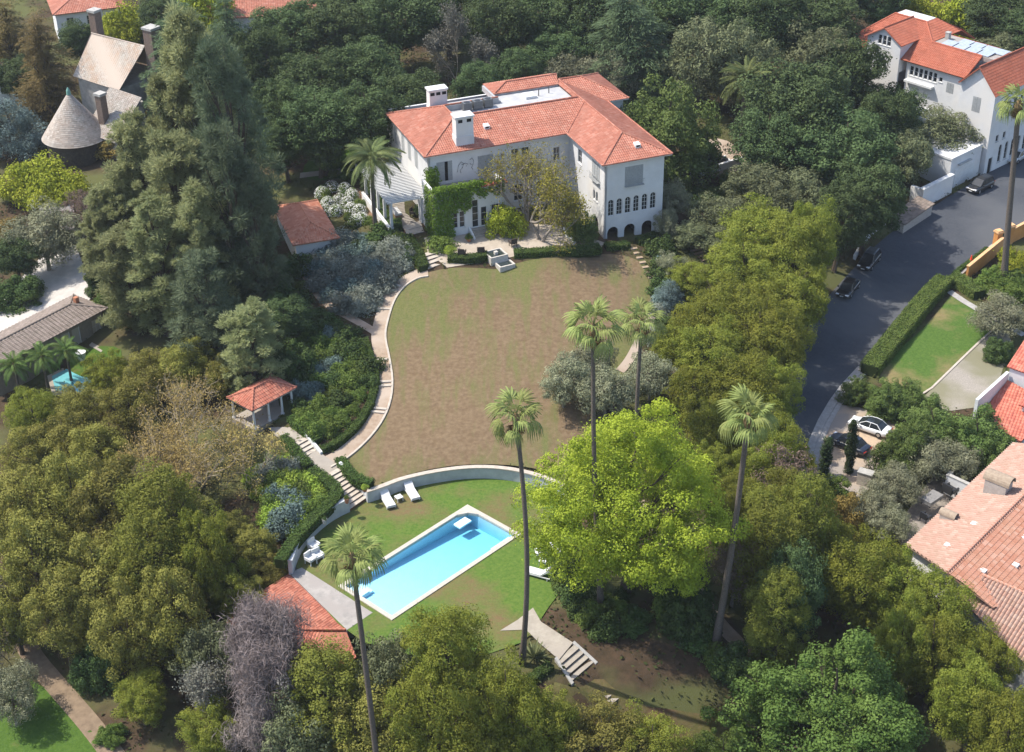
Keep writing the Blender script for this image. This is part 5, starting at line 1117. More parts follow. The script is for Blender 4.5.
NVAR={'broadleaf':4,'olivegreen':4,'tall':4,'pine':3,'greygreen':3,'dullgreen':2,'golden':2,'cedar':2,'shrub':3,'darkshrub':3,'greyshrub':3,'blueshrub':2,'limeshrub':2}
TREES=[]
_cnt=[0]
NAMES={'broadleaf':'broadleaf_tree','olivegreen':'olive_green_tree','tall':'columnar_tree','golden':'golden_tree','camphor':'bright_green_tree','bigleaf':'large_leaved_tree','round':'domed_tree','greygreen':'olive_tree',
 'dullgreen':'grey_green_tree','brownish':'brownish_tree','goldbush':'lime_green_tree','rust':'rusty_bush','bluebush':'blue_green_bush','pine':'pine_tree','darkpine':'pine_tree','youngpine':'young_pine','cedar':'cedar_tree','browncedar':'brown_conifer','cypress':'cypress_tree',
 'bush':'bush','darkbush':'bush','shrub':'shrub','greyshrub':'grey_shrub','blueshrub':'blue_grey_shrub','limeshrub':'lime_shrub','darkshrub':'dark_shrub'}
def put_tree(kind,x,y,z,R,Hh,label,group=None,rz=None,lift=0):
    _cnt[0]+=1; rg=random.Random(_cnt[0]*13+5)
    k=KINDS[kind]; tm,cm=treemesh(kind,_cnt[0]%NVAR.get(kind,1))
    small=k['H']<=1.6
    o=empty(NAMES[kind],(x,y,z-.02),rg.uniform(0,6.28) if rz is None else rz,label,'shrub' if small or 'bush' in NAMES[kind] else 'tree',group)
    sx_=1 if small else rg.uniform(.88,1.14); o.scale=(R/k['R']*sx_,R/k['R']/sx_,Hh/k['H']*(1 if small else rg.uniform(.94,1.08)))
    if not small and kind!='cypress': o.rotation_euler=(rg.uniform(-.07,.07),rg.uniform(-.07,.07),o.rotation_euler.z)
    linkmesh('stem' if small else 'trunk',tm,o); linkmesh('foliage' if small else 'crown',cm,o)
    if not small: TREES.append((x,y,R,Hh))
    return o
def T(kind,px,py,rp,Hh,label,group=None,hc=.6):
    if Hh>=2 and kind in ('shrub','darkshrub'): kind={'shrub':'bush','darkshrub':'darkbush'}[kind]
    x,y,z=drop(px,py,hc*Hh); R=1.16*rp*depth(x,y,z+hc*Hh)/F
    return put_tree(kind,x,y,z,R,Hh,label,group)
# ---- dense wood at the top edge
g='dark trees massed behind the mansion'
for i,(px,py,r,hh) in enumerate([(290,32,40,13),(340,28,42,13),(395,20,42,14),(312,78,40,14),(362,74,42,13),(405,96,36,12),(322,120,40,13),(372,118,38,13),(282,112,32,13),(262,60,30,14),
      (500,28,36,14),(548,14,40,15),(520,68,26,10),(474,84,24,9),(588,20,40,15),(560,48,32,11),(318,140,28,9),(285,140,28,10),(448,10,34,13),(345,-18,40,14),(430,-14,40,14),(520,-20,40,14)]):
    T('broadleaf',px,py,r,hh,'dark green broadleaf tree crowded into the shady wood behind the mansion',g)
g='dark trees between the mansion and the white villa'
for (px,py,r,hh) in [(760,25,44,16),(815,22,46,16),(850,80,42,15),(800,110,58,16),(845,150,52,16),(772,142,42,12),(868,195,40,14),(880,120,34,13),(725,20,40,15),(670,15,40,15),(840,215,32,13),(735,-15,44,15),(820,-20,44,15)]:
    T('broadleaf',px,py,r,hh,'dark green broadleaf tree filling the slope between mansion and white villa',g)
T('cedar',632,28,52,17,'drooping deodar cedar with sweeping branches above the mansion roof')
T('dullgreen',700,50,44,15,'pale feathery tree just above the domed tree at top centre')
T('dullgreen',745,60,34,14,'pale feathery tree behind the feather palm at top')
T('dullgreen',815,62,44,16,'tall grey green tree left of the white villa gable')
T('round',672,115,54,14,'large smooth domed green tree touching the right end of the mansion roof')
T('greygreen',575,68,30,8,'low grey olive tree behind the mansion back roof')
T('greygreen',612,70,26,8,'grey olive tree tucked beside the domed tree crown')
T('broadleaf',506,72,24,8,'compact round green tree just behind the mansion flat roof')
T('dullgreen',938,128,36,9,'grey brown tree leaning over the white garage wall')
T('dullgreen',905,150,30,9,'grey green tree hanging over the white street wall')
T('broadleaf',893,112,34,10,'dark tree pressed against the white villa front wall')
T('goldbush',960,8,34,9,'yellow green tree behind the white villa solar roof')
T('goldbush',915,2,30,9,'yellow green tree behind the top roof of the white villa')
for (px,py,r,hh) in [(1000,14,36,12),(1040,30,36,12),(880,-5,36,13)]:
    T('broadleaf',px,py,r,hh,'dark green tree behind the right end of the white villa roof','dark trees behind the white villa')
T('dullgreen',1005,50,30,7,'pale grey green bush behind the right end of the solar roof')
# ---- upper left
T('browncedar',40,55,34,17,'tall brown tipped conifer beside the old tower house')
T('browncedar',8,30,30,15,'brown tipped conifer at the far upper left edge')
T('bluebush',10,118,34,9,'blue grey bushy tree at the left edge near the tower')
T('goldbush',34,165,36,8,'bright yellow green tree below the conical tower')
T('goldbush',62,182,28,6,'smaller yellow green tree beside the left conical tower hedge')
T('cedar',182,52,42,19,'green cedar hiding the right end of the old tower house')
T('cedar',232,40,34,18,'green cedar behind the tall pine at upper left')
T('goldbush',122,14,26,9,'light green tree behind the tall chimneys of the old house')
T('broadleaf',160,14,26,9,'green tree at the top edge right of the old house')
T('broadleaf',78,40,22,8,'dark green hedge tree left of the rust streaked roof')
T('broadleaf',15,75,26,9,'dark tree in front of the pale far left house')
T('goldbush',200,-5,30,12,'light green tree at the top edge left of the red roof')
T('rust',135,118,30,5,'rusty orange bush in front of the old tower house')
T('rust',118,138,24,4,'yellow rusty bush beside the dark base of the tower')
T('greygreen',42,232,40,9,'grey olive tree shading the pale paved court')
T('darkshrub',15,285,26,4,'dark clipped shrub left of the pale paved court')
T('broadleaf',14,255,26,7,'green tree at the left edge beside the paved court')
T('rust',8,225,18,4,'rusty shrub at the left edge under the olive tree')
T('brownish',82,208,22,6,'bare grey shrub above the dark carport roof')
T('darkshrub',98,275,14,4,'tall dark hedge bush on the right edge of the paved court')
T('shrub',104,300,14,4,'green hedge bush beside the low shingled building')
# pines
for (kd,px,py,r,hh,l) in [('pine',212,120,40,30,'tallest bushy pine with pale green needle clumps'),('pine',178,150,32,25,'second tallest pine left of the tallest one'),('pine',146,185,32,21,'grey green pine in the middle of the pine group'),('pine',118,215,28,17,'pine near the left end of the pine group'),('pine',98,238,22,13,'leftmost pine of the group beside the paved court'),
      ('pine',182,215,36,22,'stout pine standing in front of the pine group'),('pine',206,255,30,18,'pine low in front right of the pine group'),('pine',160,262,34,17,'low pine in front of the middle pines'),('pine',130,278,30,13,'low pine spreading beside the low shingled building'),
      ('darkpine',246,150,36,32,'dark tall pine with bare lower trunk right of the pine group'),('darkpine',232,225,34,24,'dark shaded pine behind the young pine'),('darkpine',250,238,24,22,'dark pine at the right edge of the group by the tool house'),('pine',250,345,30,11,'soft needled pine just above the small red pavilion'),('darkpine',212,315,34,15,'dark pine in shade below the pine group')]:
    T(kd,px,py,r,hh,l,hc=.55)
T('youngpine',228,270,24,13,'slender young pine with open whorled branches')
T('darkshrub',290,352,26,5,'dark shrub in deep shade beside the big pine trunk')
T('broadleaf',285,315,26,7,'dark leafy tree between the pine trunk and the kidney bed')
# ---- left middle and lower left
for (px,py,r,hh,l) in [(188,362,30,8,'golden tree with thin top just left of the small pavilion'),(152,372,28,8,'golden brown tree below the pale paving slabs'),(128,400,30,9,'golden yellow tree beside the bare twiggy tree'),(218,372,22,6,'small golden tree under the pavilion side'),
      (232,528,22,5,'thin golden bush left of the lime succulents'),(272,572,22,5,'golden bush hanging over the left roof edge of the pool house'),(248,600,26,6,'golden bush in front of the pool house roof'),(60,440,34,9,'golden olive tree left of the bare twiggy tree'),(100,455,34,10,'golden olive tree in the thick left hand grove'),(30,450,30,9,'golden olive tree at the left edge grove'),
      (255,545,24,6,'yellow bush above the pool house roof'),(78,405,26,8,'golden green tree below the small left pool')]:
    T('golden',px,py,r,hh,l)
T('olivegreen',105,372,24,7,'olive green tree partly hiding the small left pool')
T('olivegreen',30,408,28,8,'olive green tree at the left edge under the feather palms')
g='columnar olive green trees of the lower left grove'
for (px,py,r,hh) in [(25,500,42,12),(70,500,40,13),(115,510,42,14),(162,520,44,15),(40,560,42,13),(95,570,44,14),(148,572,44,15),(195,556,36,13),(60,610,38,12),(125,625,38,13),(175,610,40,14),(10,600,34,11)]:
    i_=int(px*7+py)%5; T('golden' if i_==0 else ('olivegreen' if i_==1 else 'tall'),px,py,r,hh,('golden tree standing among the dense lower left grove' if i_==0 else ('rounded olive green tree in the dense lower left grove' if i_==1 else 'olive green columnar tree in the dense lower left grove')),('golden trees of the lower left grove' if i_==0 else ('rounded trees of the lower left grove' if i_==1 else g)))
T('olivegreen',225,585,30,9,'bright olive tree left of the pool house roof')
T('olivegreen',140,695,28,6,'small olive green tree standing alone on the bare lower slope')
T('olivegreen',210,725,30,7,'olive green tree under the grey bare tree at the bottom')
T('darkshrub',95,660,24,5,'dark bush beside the lower dirt trail')
T('dullgreen',210,655,34,9,'grey green tree next to the large bare grey tree')
T('greygreen',8,690,30,7,'pale green rounded tree overhanging the lower left lawn')
T('shrub',110,730,14,2,'low green shrub beside the end of the lower trail')
# ---- bottom centre
for i,(px,py,r,hh,l) in enumerate([(330,690,48,13,'olive tree right of the large bare grey tree'),(384,672,42,12,'grey green tree overlapping the near corner of the swimming pool'),(455,654,44,13,'olive gold tree below the long side of the pool'),(372,720,46,13,'golden tree beside the leaning palm trunk at the bottom'),
     (440,712,48,14,'big olive tree at the bottom centre of the photo'),(500,700,44,14,'tall olive tree left of the yucca plant'),(300,740,40,11,'grey green tree at bottom edge beside the bare grey tree'),(545,728,40,9,'low olive tree just below the grey sided steps'),(600,738,44,9,'low golden tree below the half hidden white steps'),
     (650,745,40,9,'low olive tree at the bottom edge beside the shaded lawn'),(480,745,44,12,'olive tree at the bottom edge under the tall central one')]):
    T(('tall','dullgreen','olivegreen','golden','olivegreen','olivegreen','dullgreen','olivegreen','golden','olivegreen','olivegreen')[i%11],px,py,r,hh,l.replace('olive gold','golden'))
# ---- bottom right
T('bigleaf',832,695,102,14,'huge glossy green tree with large leaves at bottom right')
T('bigleaf',720,748,34,7,'smaller glossy green tree left of the huge one at the bottom')
g='olive gold trees below the pink tiled house'
for (px,py,r,hh) in [(835,545,40,12),(868,575,42,12),(905,592,36,11),(935,610,38,12),(935,648,34,12),(975,690,38,12),(1005,735,38,12),(905,640,30,11),(985,650,30,10)]:
    T('olivegreen',px,py,r,hh,'olive gold tree in the row below the pink tiled house',g)
T('tall',775,545,34,14,'dark green columnar tree right of the leaning palm')
T('tall',805,535,30,14,'columnar tree behind the olive gold row at right')
T('tall',758,520,26,12,'narrow green tree right of the bright green tree')
T('broadleaf',800,590,34,13,'dark tree in deep shade above the huge glossy tree')
T('brownish',782,480,34,10,'pinkish brown half bare tree beside the curve of the road')
T('brownish',735,560,24,9,'thin brown tree behind the leaning palm trunk')
T('rust',845,505,24,5,'rusty gold bush at the near end of the brick drive')
# ---- right centre mass
for i,(px,py,r,hh,l) in enumerate([(762,232,44,11,'olive tree at the top of the roadside grove'),(790,255,40,13,'olive tree leaning over the parked black cars'),(745,268,38,10,'olive tree just below the grey shrubs of the drive'),(782,297,40,12,'rounded olive tree in the middle of the roadside grove'),
     (735,305,40,11,'rounded olive tree facing the lawn side of the grove'),(700,318,34,9,'olive tree nearest the twin tall palms'),(765,340,42,12,'bright olive tree above the curve of the road'),(715,355,40,10,'olive tree right of the fourth palm trunk'),
     (786,338,32,12,'olive tree at the road edge of the grove'),(745,385,40,11,'olive tree just above the leaning palm crown'),(770,388,30,11,'olive tree beside the road opposite the brick drive'),(700,385,30,8,'small olive tree behind the bright green tree'),
     (772,430,32,11,'olive tree right of the leaning palm crown'),(776,455,26,10,'olive tree beside the pinkish brown tree'),(725,430,30,9,'olive tree between bright tree and leaning palm'),(806,232,30,14,'tall dark olive tree directly behind the black cars'),(750,465,28,10,'olive tree under the leaning palm crown')]):
    T('olivegreen',px,py,r,hh,l)
for (px,py,r,hh,l) in [(715,215,30,6,'grey green tree below the white drive wall'),(755,188,34,8,'grey green tree right of the white drive wall'),(800,195,36,9,'grey green tree above the roadside grove'),(690,232,22,4,'low grey tree over the brown sleeper steps'),(735,240,28,6,'grey tree between sleeper steps and grove'),(775,205,30,8,'grey green tree at the head of the roadside grove')]:
    T('dullgreen',px,py,r,hh,l)
T('greygreen',672,196,20,6,'silver olive tree against the right wall of the mansion')
T('greygreen',668,222,14,4,'small silver olive beside the brick side steps')
T('greygreen',670,262,14,4,'grey shrub between the stepping stones and sleeper steps')
T('bluebush',668,290,16,4,'blue grey bush beside the tan stepping slabs')
for (px,py,r,hh,l) in [(564,378,30,6,'silver olive tree left of the third palm trunk'),(606,388,29,6,'silver olive tree between the two central palms'),(650,372,26,6,'silver olive tree behind the fourth palm'),(592,356,24,6,'silver olive tree at the lower edge of the brown lawn')]:
    T('greygreen',px,py,r,hh,l)
T('brownish',676,382,20,4,'pinkish grey dry shrub right of the silver olives')
for (px,py,r,hh,l) in [(708,422,28,9,'olive tree just right of the bright tree top'),(738,492,24,9,'olive tree low between bright tree and columnar trees'),(712,468,24,8,'olive tree in the gap left of the leaning palm trunk'),(672,345,24,7,'olive tree right of the fourth palm crown'),(690,275,24,5,'low olive tree at the top of the grove facing the mansion'),(812,290,20,11,'olive tree hanging over the road behind the front black car')]:
    T('olivegreen',px,py,r,hh,l)
for (px,py,r,hh,l) in [(780,610,28,12,'dark columnar tree above the huge glossy tree'),(790,500,26,12,'columnar tree below the pinkish brown tree'),(735,525,20,9,'slim columnar tree just behind the leaning palm trunk')]:
    T('tall',px,py,r,hh,l)
for (px,py,r,hh,l) in [(800,468,20,8,'rust tinged columnar tree by the road kerb')]: T('olivegreen',px,py,r,hh,l)
# big bright tree
T('camphor',629,502,99,20,'huge bright yellow green tree right of the swimming pool',hc=.5)
T('darkshrub',570,560,22,4,'dark rounded bush behind the pool loungers')
T('darkshrub',690,600,30,5,'dark bush in the shade beside the woodland trail')
T('darkshrub',675,560,26,5,'dark bush under the bright green tree')
T('darkshrub',735,655,24,4,'dark bush beside the timber trail steps')
# ---- right gardens
T('greygreen',1000,312,30,5,'silver olive tree at the right edge of the green garden')
T('shrub',996,276,20,2.6,'green bush behind the orange wall'); T('shrub',1012,280,24,3,'green bush at the right edge beyond the palm')
T('goldbush',1015,255,16,3.5,'yellow green bush by the gate pillar')
T('darkshrub',1000,345,16,3,'dark shrub above the gravel yard')
for (px,py,r,hh,l) in [(858,386,16,3.5,'dark green bush between road and brick drive'),(888,394,24,4,'dark green bush between green lawn and brick drive'),(905,390,22,3.5,'dark bush at the lower tip of the green lawn')]:
    T('round',px,py,r,hh,l)
for (px,py,r,hh,l) in [(900,448,27,5,'leafy green tree beside the parked black car'),(935,420,36,6.5,'leafy green tree below the gravel yard'),(975,432,36,6.5,'leafy green tree in front of the red roofed house'),(915,440,28,6,'leafy green tree in the middle of the garden trees'),(1000,455,24,5,'leafy green bush behind the barrel capped chimney')]:
    T('round',px,py,r,hh,l)
for (px,py,r,hh,l) in [(894,482,28,5,'silver olive tree in front of the courtyard'),(874,506,25,4.5,'silver olive tree near the brick drive pier'),(935,455,30,5.5,'silver olive tree behind the courtyard wall'),(890,522,22,4,'silver olive tree at the corner of the pink roof'),(960,460,24,5,'silver olive tree beside the round courtyard hedge')]:
    T('greygreen',px,py,r,hh,l)
T('shrub',833,487,22,3.5,'bright green bush at the near end of the brick drive')
p1=drop(824,477); put_tree('cypress',*p1,.62,5.2,'left slim dark cypress on the brick drive')
p1=drop(848,473); put_tree('cypress',*p1,.62,6.6,'right slim dark cypress beside the black car')

# ---- twiggy trees: recursive branching
def twig_tree(seed, Hh, R, levels=6, droop=0.0, fan=.55, up=.25, r0=.16, leafm=None, lf=0, ll=.22, lw=.55, spread=.32, ratio=.72, nb=(2,3), bark=PALEBARK, stems=1):
    rg=np.random.default_rng(seed); mb=MB(); tips=[]
    def grow(p,d,L,r,lv):
        q=p+d*L*.5+rg.normal(size=3)*L*.05; e=q+unit((d+rg.normal(size=3)*.18+np.array([0,0,up*.3]))[None])[0]*L*.5
        r=max(r,.017); mb.tube([p,q,e],[r,r*.85,r*.7],6 if lv<2 else (4 if lv<4 else 3),cap=False)
        if lv>=levels: tips.append(e); return
        if lv>=levels-2: tips.append(q)
        for _ in range(rg.integers(nb[0],nb[1]+1)):
            nd=unit((d+rg.normal(size=3)*fan+np.array([0,0,up-droop*lv]))[None])[0]
            grow(e,nd,L*ratio*rg.uniform(.75,1.15),r*.66,lv+1)
    for s in range(stems):
        d0=unit((np.array([0,0,1.])+rg.normal(size=3)*(.12 if stems==1 else .35))[None])[0]
        grow(np.array([rg.normal()*.2*(stems>1),rg.normal()*.2*(stems>1),-.3]),d0,Hh*.27,r0,0)
    v=np.array(mb.v); sc=np.array([R/max(1e-6,np.percentile(np.hypot(v[:,0],v[:,1]),98)),]*2+[Hh/v[:,2].max()])
    mb.v=[tuple(q) for q in v*sc]; tm=bpy.data.meshes.new('trunk'); tm.from_pydata(mb.v,[],mb.f); tm.materials.append(bark)
    cm=None
    if lf:
        tp=np.array(tips)*sc; C=np.repeat(tp,lf,0)+rg.normal(size=(len(tp)*lf,3))*spread; V,Fq=leaves(C,unit(rdir(len(C),rg)+[0,0,.4]),ll*rg.uniform(.6,1.3,len(C)),lw,rg,(np.array([0,0,1.])+rg.normal(size=C.shape)*.6) if lw<.2 else None); cm=np_mesh('crown',V,Fq,leafm)
    return tm,cm
def put_twig(name,label,px,py,rp,Hh,hc=.6,seed=1,at=None,Rm=None,**kw):
    x,y,z=drop(px,py,hc*Hh) if at is None else at
    R=rp*depth(x,y,z+hc*Hh)/F if Rm is None else Rm
    tm,cm=twig_tree(seed,Hh,R,**kw); o=empty(name,(x,y,z),0,label,'tree'); linkmesh('trunk',tm,o)
    if cm: linkmesh('crown',cm,o)
    return o
GREYTW=mat('grey_twig',(.235,.20,.185),(.165,.14,.13),6,.95,.05)
PALETW=mat('pale_twig',(.34,.285,.21),(.24,.20,.145),6,.95,.05)
LY=leafmat('leaf_yellow',(.17,.16,.03),(.36,.32,.06),.3,.5); LT=leafmat('leaf_tan',(.32,.25,.07),(.54,.44,.16),.3,.5); TWG=leafmat('fine_twigs',(.15,.12,.115),(.29,.245,.23),.1,.5); LGR=leafmat('leaf_greyish',(.13,.13,.10),(.22,.21,.17),.2,.5)
put_twig('bare_tree','large bare grey tree with a dense mass of fine twigs',262,650,50,13,seed=3,levels=7,stems=6,fan=.42,up=.3,r0=.13,ratio=.77,bark=GREYTW,leafm=TWG,lf=7,ll=.95,lw=.045,spread=.5)
put_twig('bare_tree','bare grey twiggy tree at the bottom edge under the large one',262,728,40,9,seed=4,levels=7,stems=3,fan=.42,up=.25,r0=.10,ratio=.76,bark=GREYTW,leafm=TWG,lf=6,ll=.9,lw=.045,spread=.5)
put_twig('bare_tree','second bare grey tree beside the grey green tree at lower left',212,690,30,9,seed=5,levels=6,stems=3,fan=.45,up=.3,r0=.10,ratio=.76,bark=GREYTW,leafm=LGR,lf=3)
put_twig('bare_tree','bare grey tree at the left edge by the lower trail',-2,615,26,9,seed=6,levels=6,stems=3,fan=.45,up=.3,r0=.10,ratio=.76,bark=GREYTW,leafm=TWG,lf=7,ll=.9,lw=.045,spread=.5)
put_twig('thin_tree','broad thin tree with pale twigs and sparse tan leaves left of the pavilion',190,445,92,11.5,hc=.5,seed=8,levels=6,stems=7,fan=.5,up=.16,r0=.15,ratio=.79,bark=PALETW,leafm=LT,lf=7,ll=.2)
put_twig('thin_tree','sparse twiggy tree below the pavilion steps with tan leaves',250,455,40,6,hc=.5,seed=9,levels=6,stems=4,fan=.5,up=.1,r0=.1,ratio=.78,bark=PALETW,leafm=LT,lf=2,ll=.22)
put_twig('grey_tree','tall pale grey half bare tree behind the back chimney of the mansion',455,45,44,14,seed=12,levels=7,stems=2,fan=.45,up=.2,r0=.2,ratio=.78,bark=PALETW,leafm=LGR,lf=6,ll=.28)
fx=drop(529,229); put_twig('coral_tree','tall bare limbed tree with sparse yellow leaves before the mansion facade',0,0,0,12.5,at=fx,Rm=5.4,seed=31,levels=6,stems=4,fan=.5,up=.2,r0=.24,ratio=.8,bark=PALEBARK,leafm=LY,lf=3,ll=.25)
fx=drop(541,240); put_twig('coral_tree','lower leaning tree with yellow green leaves before the mansion facade',0,0,0,10.5,at=fx,Rm=5.6,seed=23,levels=5,stems=3,fan=.55,up=.1,r0=.24,ratio=.8,bark=PALEBARK,leafm=LY,lf=13,ll=.26)
T('goldbush',504,207,19,5.0,'small golden tree in front of the ivy porch',hc=.7)
T('round',583,222,17,4.2,'dark green bush at the corner of the mansion wing')

# ---- palms
def fan_frond(seed, Lp=1.45, Rb=1.35, droop=.5):
    """petiole and pleated fan blade along +x, drooping tips"""
    rg=np.random.default_rng(seed); mb=MB(); n=17
    pts=[(t*Lp,0,-.10*t*t*Lp) for t in np.linspace(0,1,4)]
    mb.tube(pts,[.05,.04,.035,.03],4)
    c=np.array(pts[-1])
    for i in range(n):
        a=-1.8+3.6*(i+.5)/n; wdt=3.6/n*.92; rr=Rb*(1-.18*abs(a)/1.8)*rg.uniform(.9,1.08); segs=4; L_=[];Rr=[]
        for s in range(segs+1):
            t=s/segs; r=.08+t*rr; dz=-droop*(t**2.3)*rr*(1+.25*abs(a))-.25*t*t*abs(math.sin(a))*rr*.4
            w_=wdt*min(t,.62)*rr*(1 if t<.6 else (1.02-t)/.42)+.012
            cx_,sx_=math.cos(a),math.sin(a); fl=1-.35*t**2*droop
            bx,by=c[0]+cx_*r*fl,c[1]+sx_*r*fl
            L_.append((bx-sx_*w_/2,by+cx_*w_/2,c[2]+dz+.05*((i%2)*2-1)*t)); Rr.append((bx+sx_*w_/2,by-cx_*w_/2,c[2]+dz-.05*((i%2)*2-1)*t))
        mb.add(L_+Rr,[(s,s+1,segs+1+s+1,segs+1+s) for s in range(segs)])
    me=bpy.data.meshes.new('frond'); me.from_pydata(mb.v,[],mb.f); return me
def feather_frond(seed, L=3.2, leaf=.75, arch=1.0, n=46):
    rg=np.random.default_rng(seed); mb=MB(); k=10
    def pt(t): return np.array([L*(t-.22*arch*t**3), 0, L*(.18*t-.75*arch*t**2.2)])
    mb.tube([pt(t) for t in np.linspace(0,1,k)],[.05*(1-.85*t) for t in np.linspace(0,1,k)],4)
    for i in range(n):
        t=.12+.88*(i+.5)/n; p=pt(t); d=pt(min(t+.02,1))-p; d/=np.linalg.norm(d)
        for s in (-1,1):
            lf=leaf*math.sin(math.pi*(.12+.85*t))**.6*rg.uniform(.85,1.1); dirv=d*.75+np.array([0,s*1.0,-.35+rg.normal()*.15]); dirv/=np.linalg.norm(dirv)
            w_=np.cross(dirv,[0,0,1]); w_/=np.linalg.norm(w_)+1e-9; w_=w_*.035*(L/3.2); m=p+dirv*lf*.5; e=p+dirv*lf+np.array([0,0,-.18*lf])
            mb.add([p-w_*.5,m-w_,e,m+w_],[(0,1,2,3)])
    me=bpy.data.meshes.new('frond'); me.from_pydata(mb.v,[],mb.f); return me
FANM=leafmat('fan_leaf',(.12,.165,.04),(.34,.38,.13),.3,.8); DEADM=mat('dead_frond',(.25,.175,.085),(.17,.115,.06),4,.95,.05)
FEAM=leafmat('feather_leaf',(0.111,0.150,0.052),(0.247,0.286,0.117),.28,.8); DATEM=leafmat('date_leaf',(0.098,0.124,0.042),(0.221,0.240,0.091),.25,.8); FEAB=leafmat('bright_feather',(.085,.14,.035),(.19,.27,.08),.3,.8)
FANS=[fan_frond(i,droop=d) for i,d in enumerate((.2,.4,.65,.95))]
for m in FANS: m.materials.append(FANM)
DEAD=[]
for i in range(2): q=fan_frond(40+i,.8,1.0,1.0); q.materials.append(DEADM); DEAD.append(q)
def palm(label, base, top, r0, r1, kind='fan', n=34, size=1.0, seed=1, fr=None, name='fan_palm', skirt=12, sagmat=None):
    rg=np.random.default_rng(seed); b=np.array(base,float); t=np.array(top,float); o=empty(name,tuple(b),0,label,'palm'); d=t-b; mb=MB(); k=14
    bend=np.array([rg.normal(),rg.normal(),0])*.012*np.linalg.norm(d)
    pts=[d*s+bend*math.sin(math.pi*s)+np.array([0,0,-.5*(s==0)]) for s in np.linspace(0,1,k)]
    rad=[r0*(1.5-.5*min(s*9,1))+(r1-r0)*s for s in np.linspace(0,1,k)]
    mb.tube(pts,rad,10); mb.obj('trunk',PALMBARK,o,True)
    mb=MB(); mb.lathe(d[0],d[1],[(r1*1.1,d[2]-.9*size),(r1*1.9,d[2]-.35*size),(r1*1.7,d[2]+.05),(r1*.7,d[2]+.5*size)],9); mb.obj('crown_shaft',DEADM,o)
    ga=2.39996
    for i in range(n):
        f=i/(n-1); el=math.radians(80-f*(98 if kind=='fan' else 100))+rg.normal()*.08
        me=(FANS[min(3,int(f*3.2+rg.random()*.9))] if kind=='fan' else fr[i%len(fr)])
        q=linkmesh('frond',me,o); q.location=(d[0],d[1],d[2]+.25*size*(1-f)); q.rotation_euler=(rg.normal()*.12,-el,i*ga+rg.normal()*.15); s=size*rg.uniform(.88,1.1)*(.75+.25*min(1,f*3)); q.scale=(s,s,s)
    for i in range(skirt):
        q=linkmesh('dead_frond',DEAD[i%2],o); q.location=(d[0],d[1],d[2]-.25*size); q.rotation_euler=(rg.normal()*.1,math.radians(62+rg.uniform(0,22)),i*ga); q.scale=(size*.8,)*3
    return o
def over(bxy, px, py):
    best=None
    for z in np.arange(-12,32,.1):
        p=P(px,py,z); dd=np.hypot(p[0]-bxy[0],p[1]-bxy[1])
        if best is None or dd<best[0]: best=(dd,p)
    return best[1]
def palm_px(label,basepx,toppx,zb=None,**kw):
    b=G(*basepx) if zb is None else P(*basepx,zb); t=over(b,*toppx); return palm(label,b,t,**kw)
palm_px('fan palm leaning over the left end of the swimming pool',(381,796),(352,558),zb=-13.0,r0=.26,r1=.19,n=20,size=1.0,seed=2)
palm_px('tall fan palm beside the right corner of the swimming pool',(522,664),(516,418),r0=.26,r1=.17,n=18,size=.93,seed=3)
palm_px('tallest central fan palm rising behind the bright green tree',(601,606),(593,328),r0=.26,r1=.17,n=20,size=1.0,seed=4)
palm_px('fan palm standing right of the tallest central palm',(636,455),(642,322),r0=.24,r1=.17,n=19,size=.95,seed=5)
palm_px('slanting fan palm between bright tree and roadside grove',(715,648),(748,418),r0=.34,r1=.2,n=20,size=1.0,seed=6)
palm_px('stout fan palm at the right edge inside the orange wall',(1003,287),(1019,104),r0=.42,r1=.28,n=20,size=1.05,seed=7)
DATE=[feather_frond(60+i,4.6,.8,a,56) for i,a in enumerate((.55,.8,1.0))]
for m in DATE: m.materials.append(DATEM)
QUEEN=[feather_frond(70+i,3.5,.95,a,46) for i,a in enumerate((.85,1.05,1.25))]
for m in QUEEN: m.materials.append(FEAM)
BRF=[feather_frond(80+i,2.8,.8,a,40) for i,a in enumerate((.8,1.0,1.2))]
for m in BRF: m.materials.append(FEAB)
x,y,z=drop(747,85,8); palm('large feather palm with orange heart behind the domed tree',(x,y,z),(x,y,z+8.5),.45,.4,'feather',52,1.0,8,DATE,'feather_palm',0)
palm_px('drooping feather palm in front of the white pergola',(376,234),(372,160),zb=-.5,r0=.3,r1=.2,kind='feather',n=30,size=1.12,seed=9,fr=QUEEN,name='feather_palm',skirt=0)
for (px,py,hh,l) in ((14,366,4.5,'leftmost bright feather palm below the shingled building'),(42,358,4.5,'bright feather palm in the middle of the left clump'),(66,352,4,'right hand bright feather palm near the small left pool')):
    x,y,z=drop(px,py,hh); palm(l,(x,y,z),(x,y,z+hh),.16,.12,'feather',22,.85,int(px),BRF,'feather_palm',0)
# spiky plants
SPK=leafmat('spiky_leaf',(.12,.15,.06),(.26,.29,.14),.2,1)
def spiky(label,px,py,n,L,seed,zb=None):
    rg=np.random.default_rng(seed); b=G(px,py); o=empty('spiky_plant',tuple(b),0,label,'plant'); mb=MB()
    for i in range(n):
        a=i*2.39996; el=math.radians(rg.uniform(15,80)); d=np.array([math.cos(a)*math.cos(el),math.sin(a)*math.cos(el),math.sin(el)]); w_=np.array([-math.sin(a),math.cos(a),0])*.06*L/1.4; l=L*rg.uniform(.7,1.1)
        m=d*l*.55; e=d*l+np.array([0,0,-.12*l*math.cos(el)]); up=np.array([0,0,.03])
        mb.add([w_*.5,m+w_,e,m-w_,-w_*.5,m-up*2],[(0,1,5),(1,2,5),(2,3,5),(3,4,5),(4,0,5)])
    mb.obj('leaf_rosette',SPK,o)
spiky('large spiky yucca at the foot of the tall poolside palm',534,658,60,1.9,1)
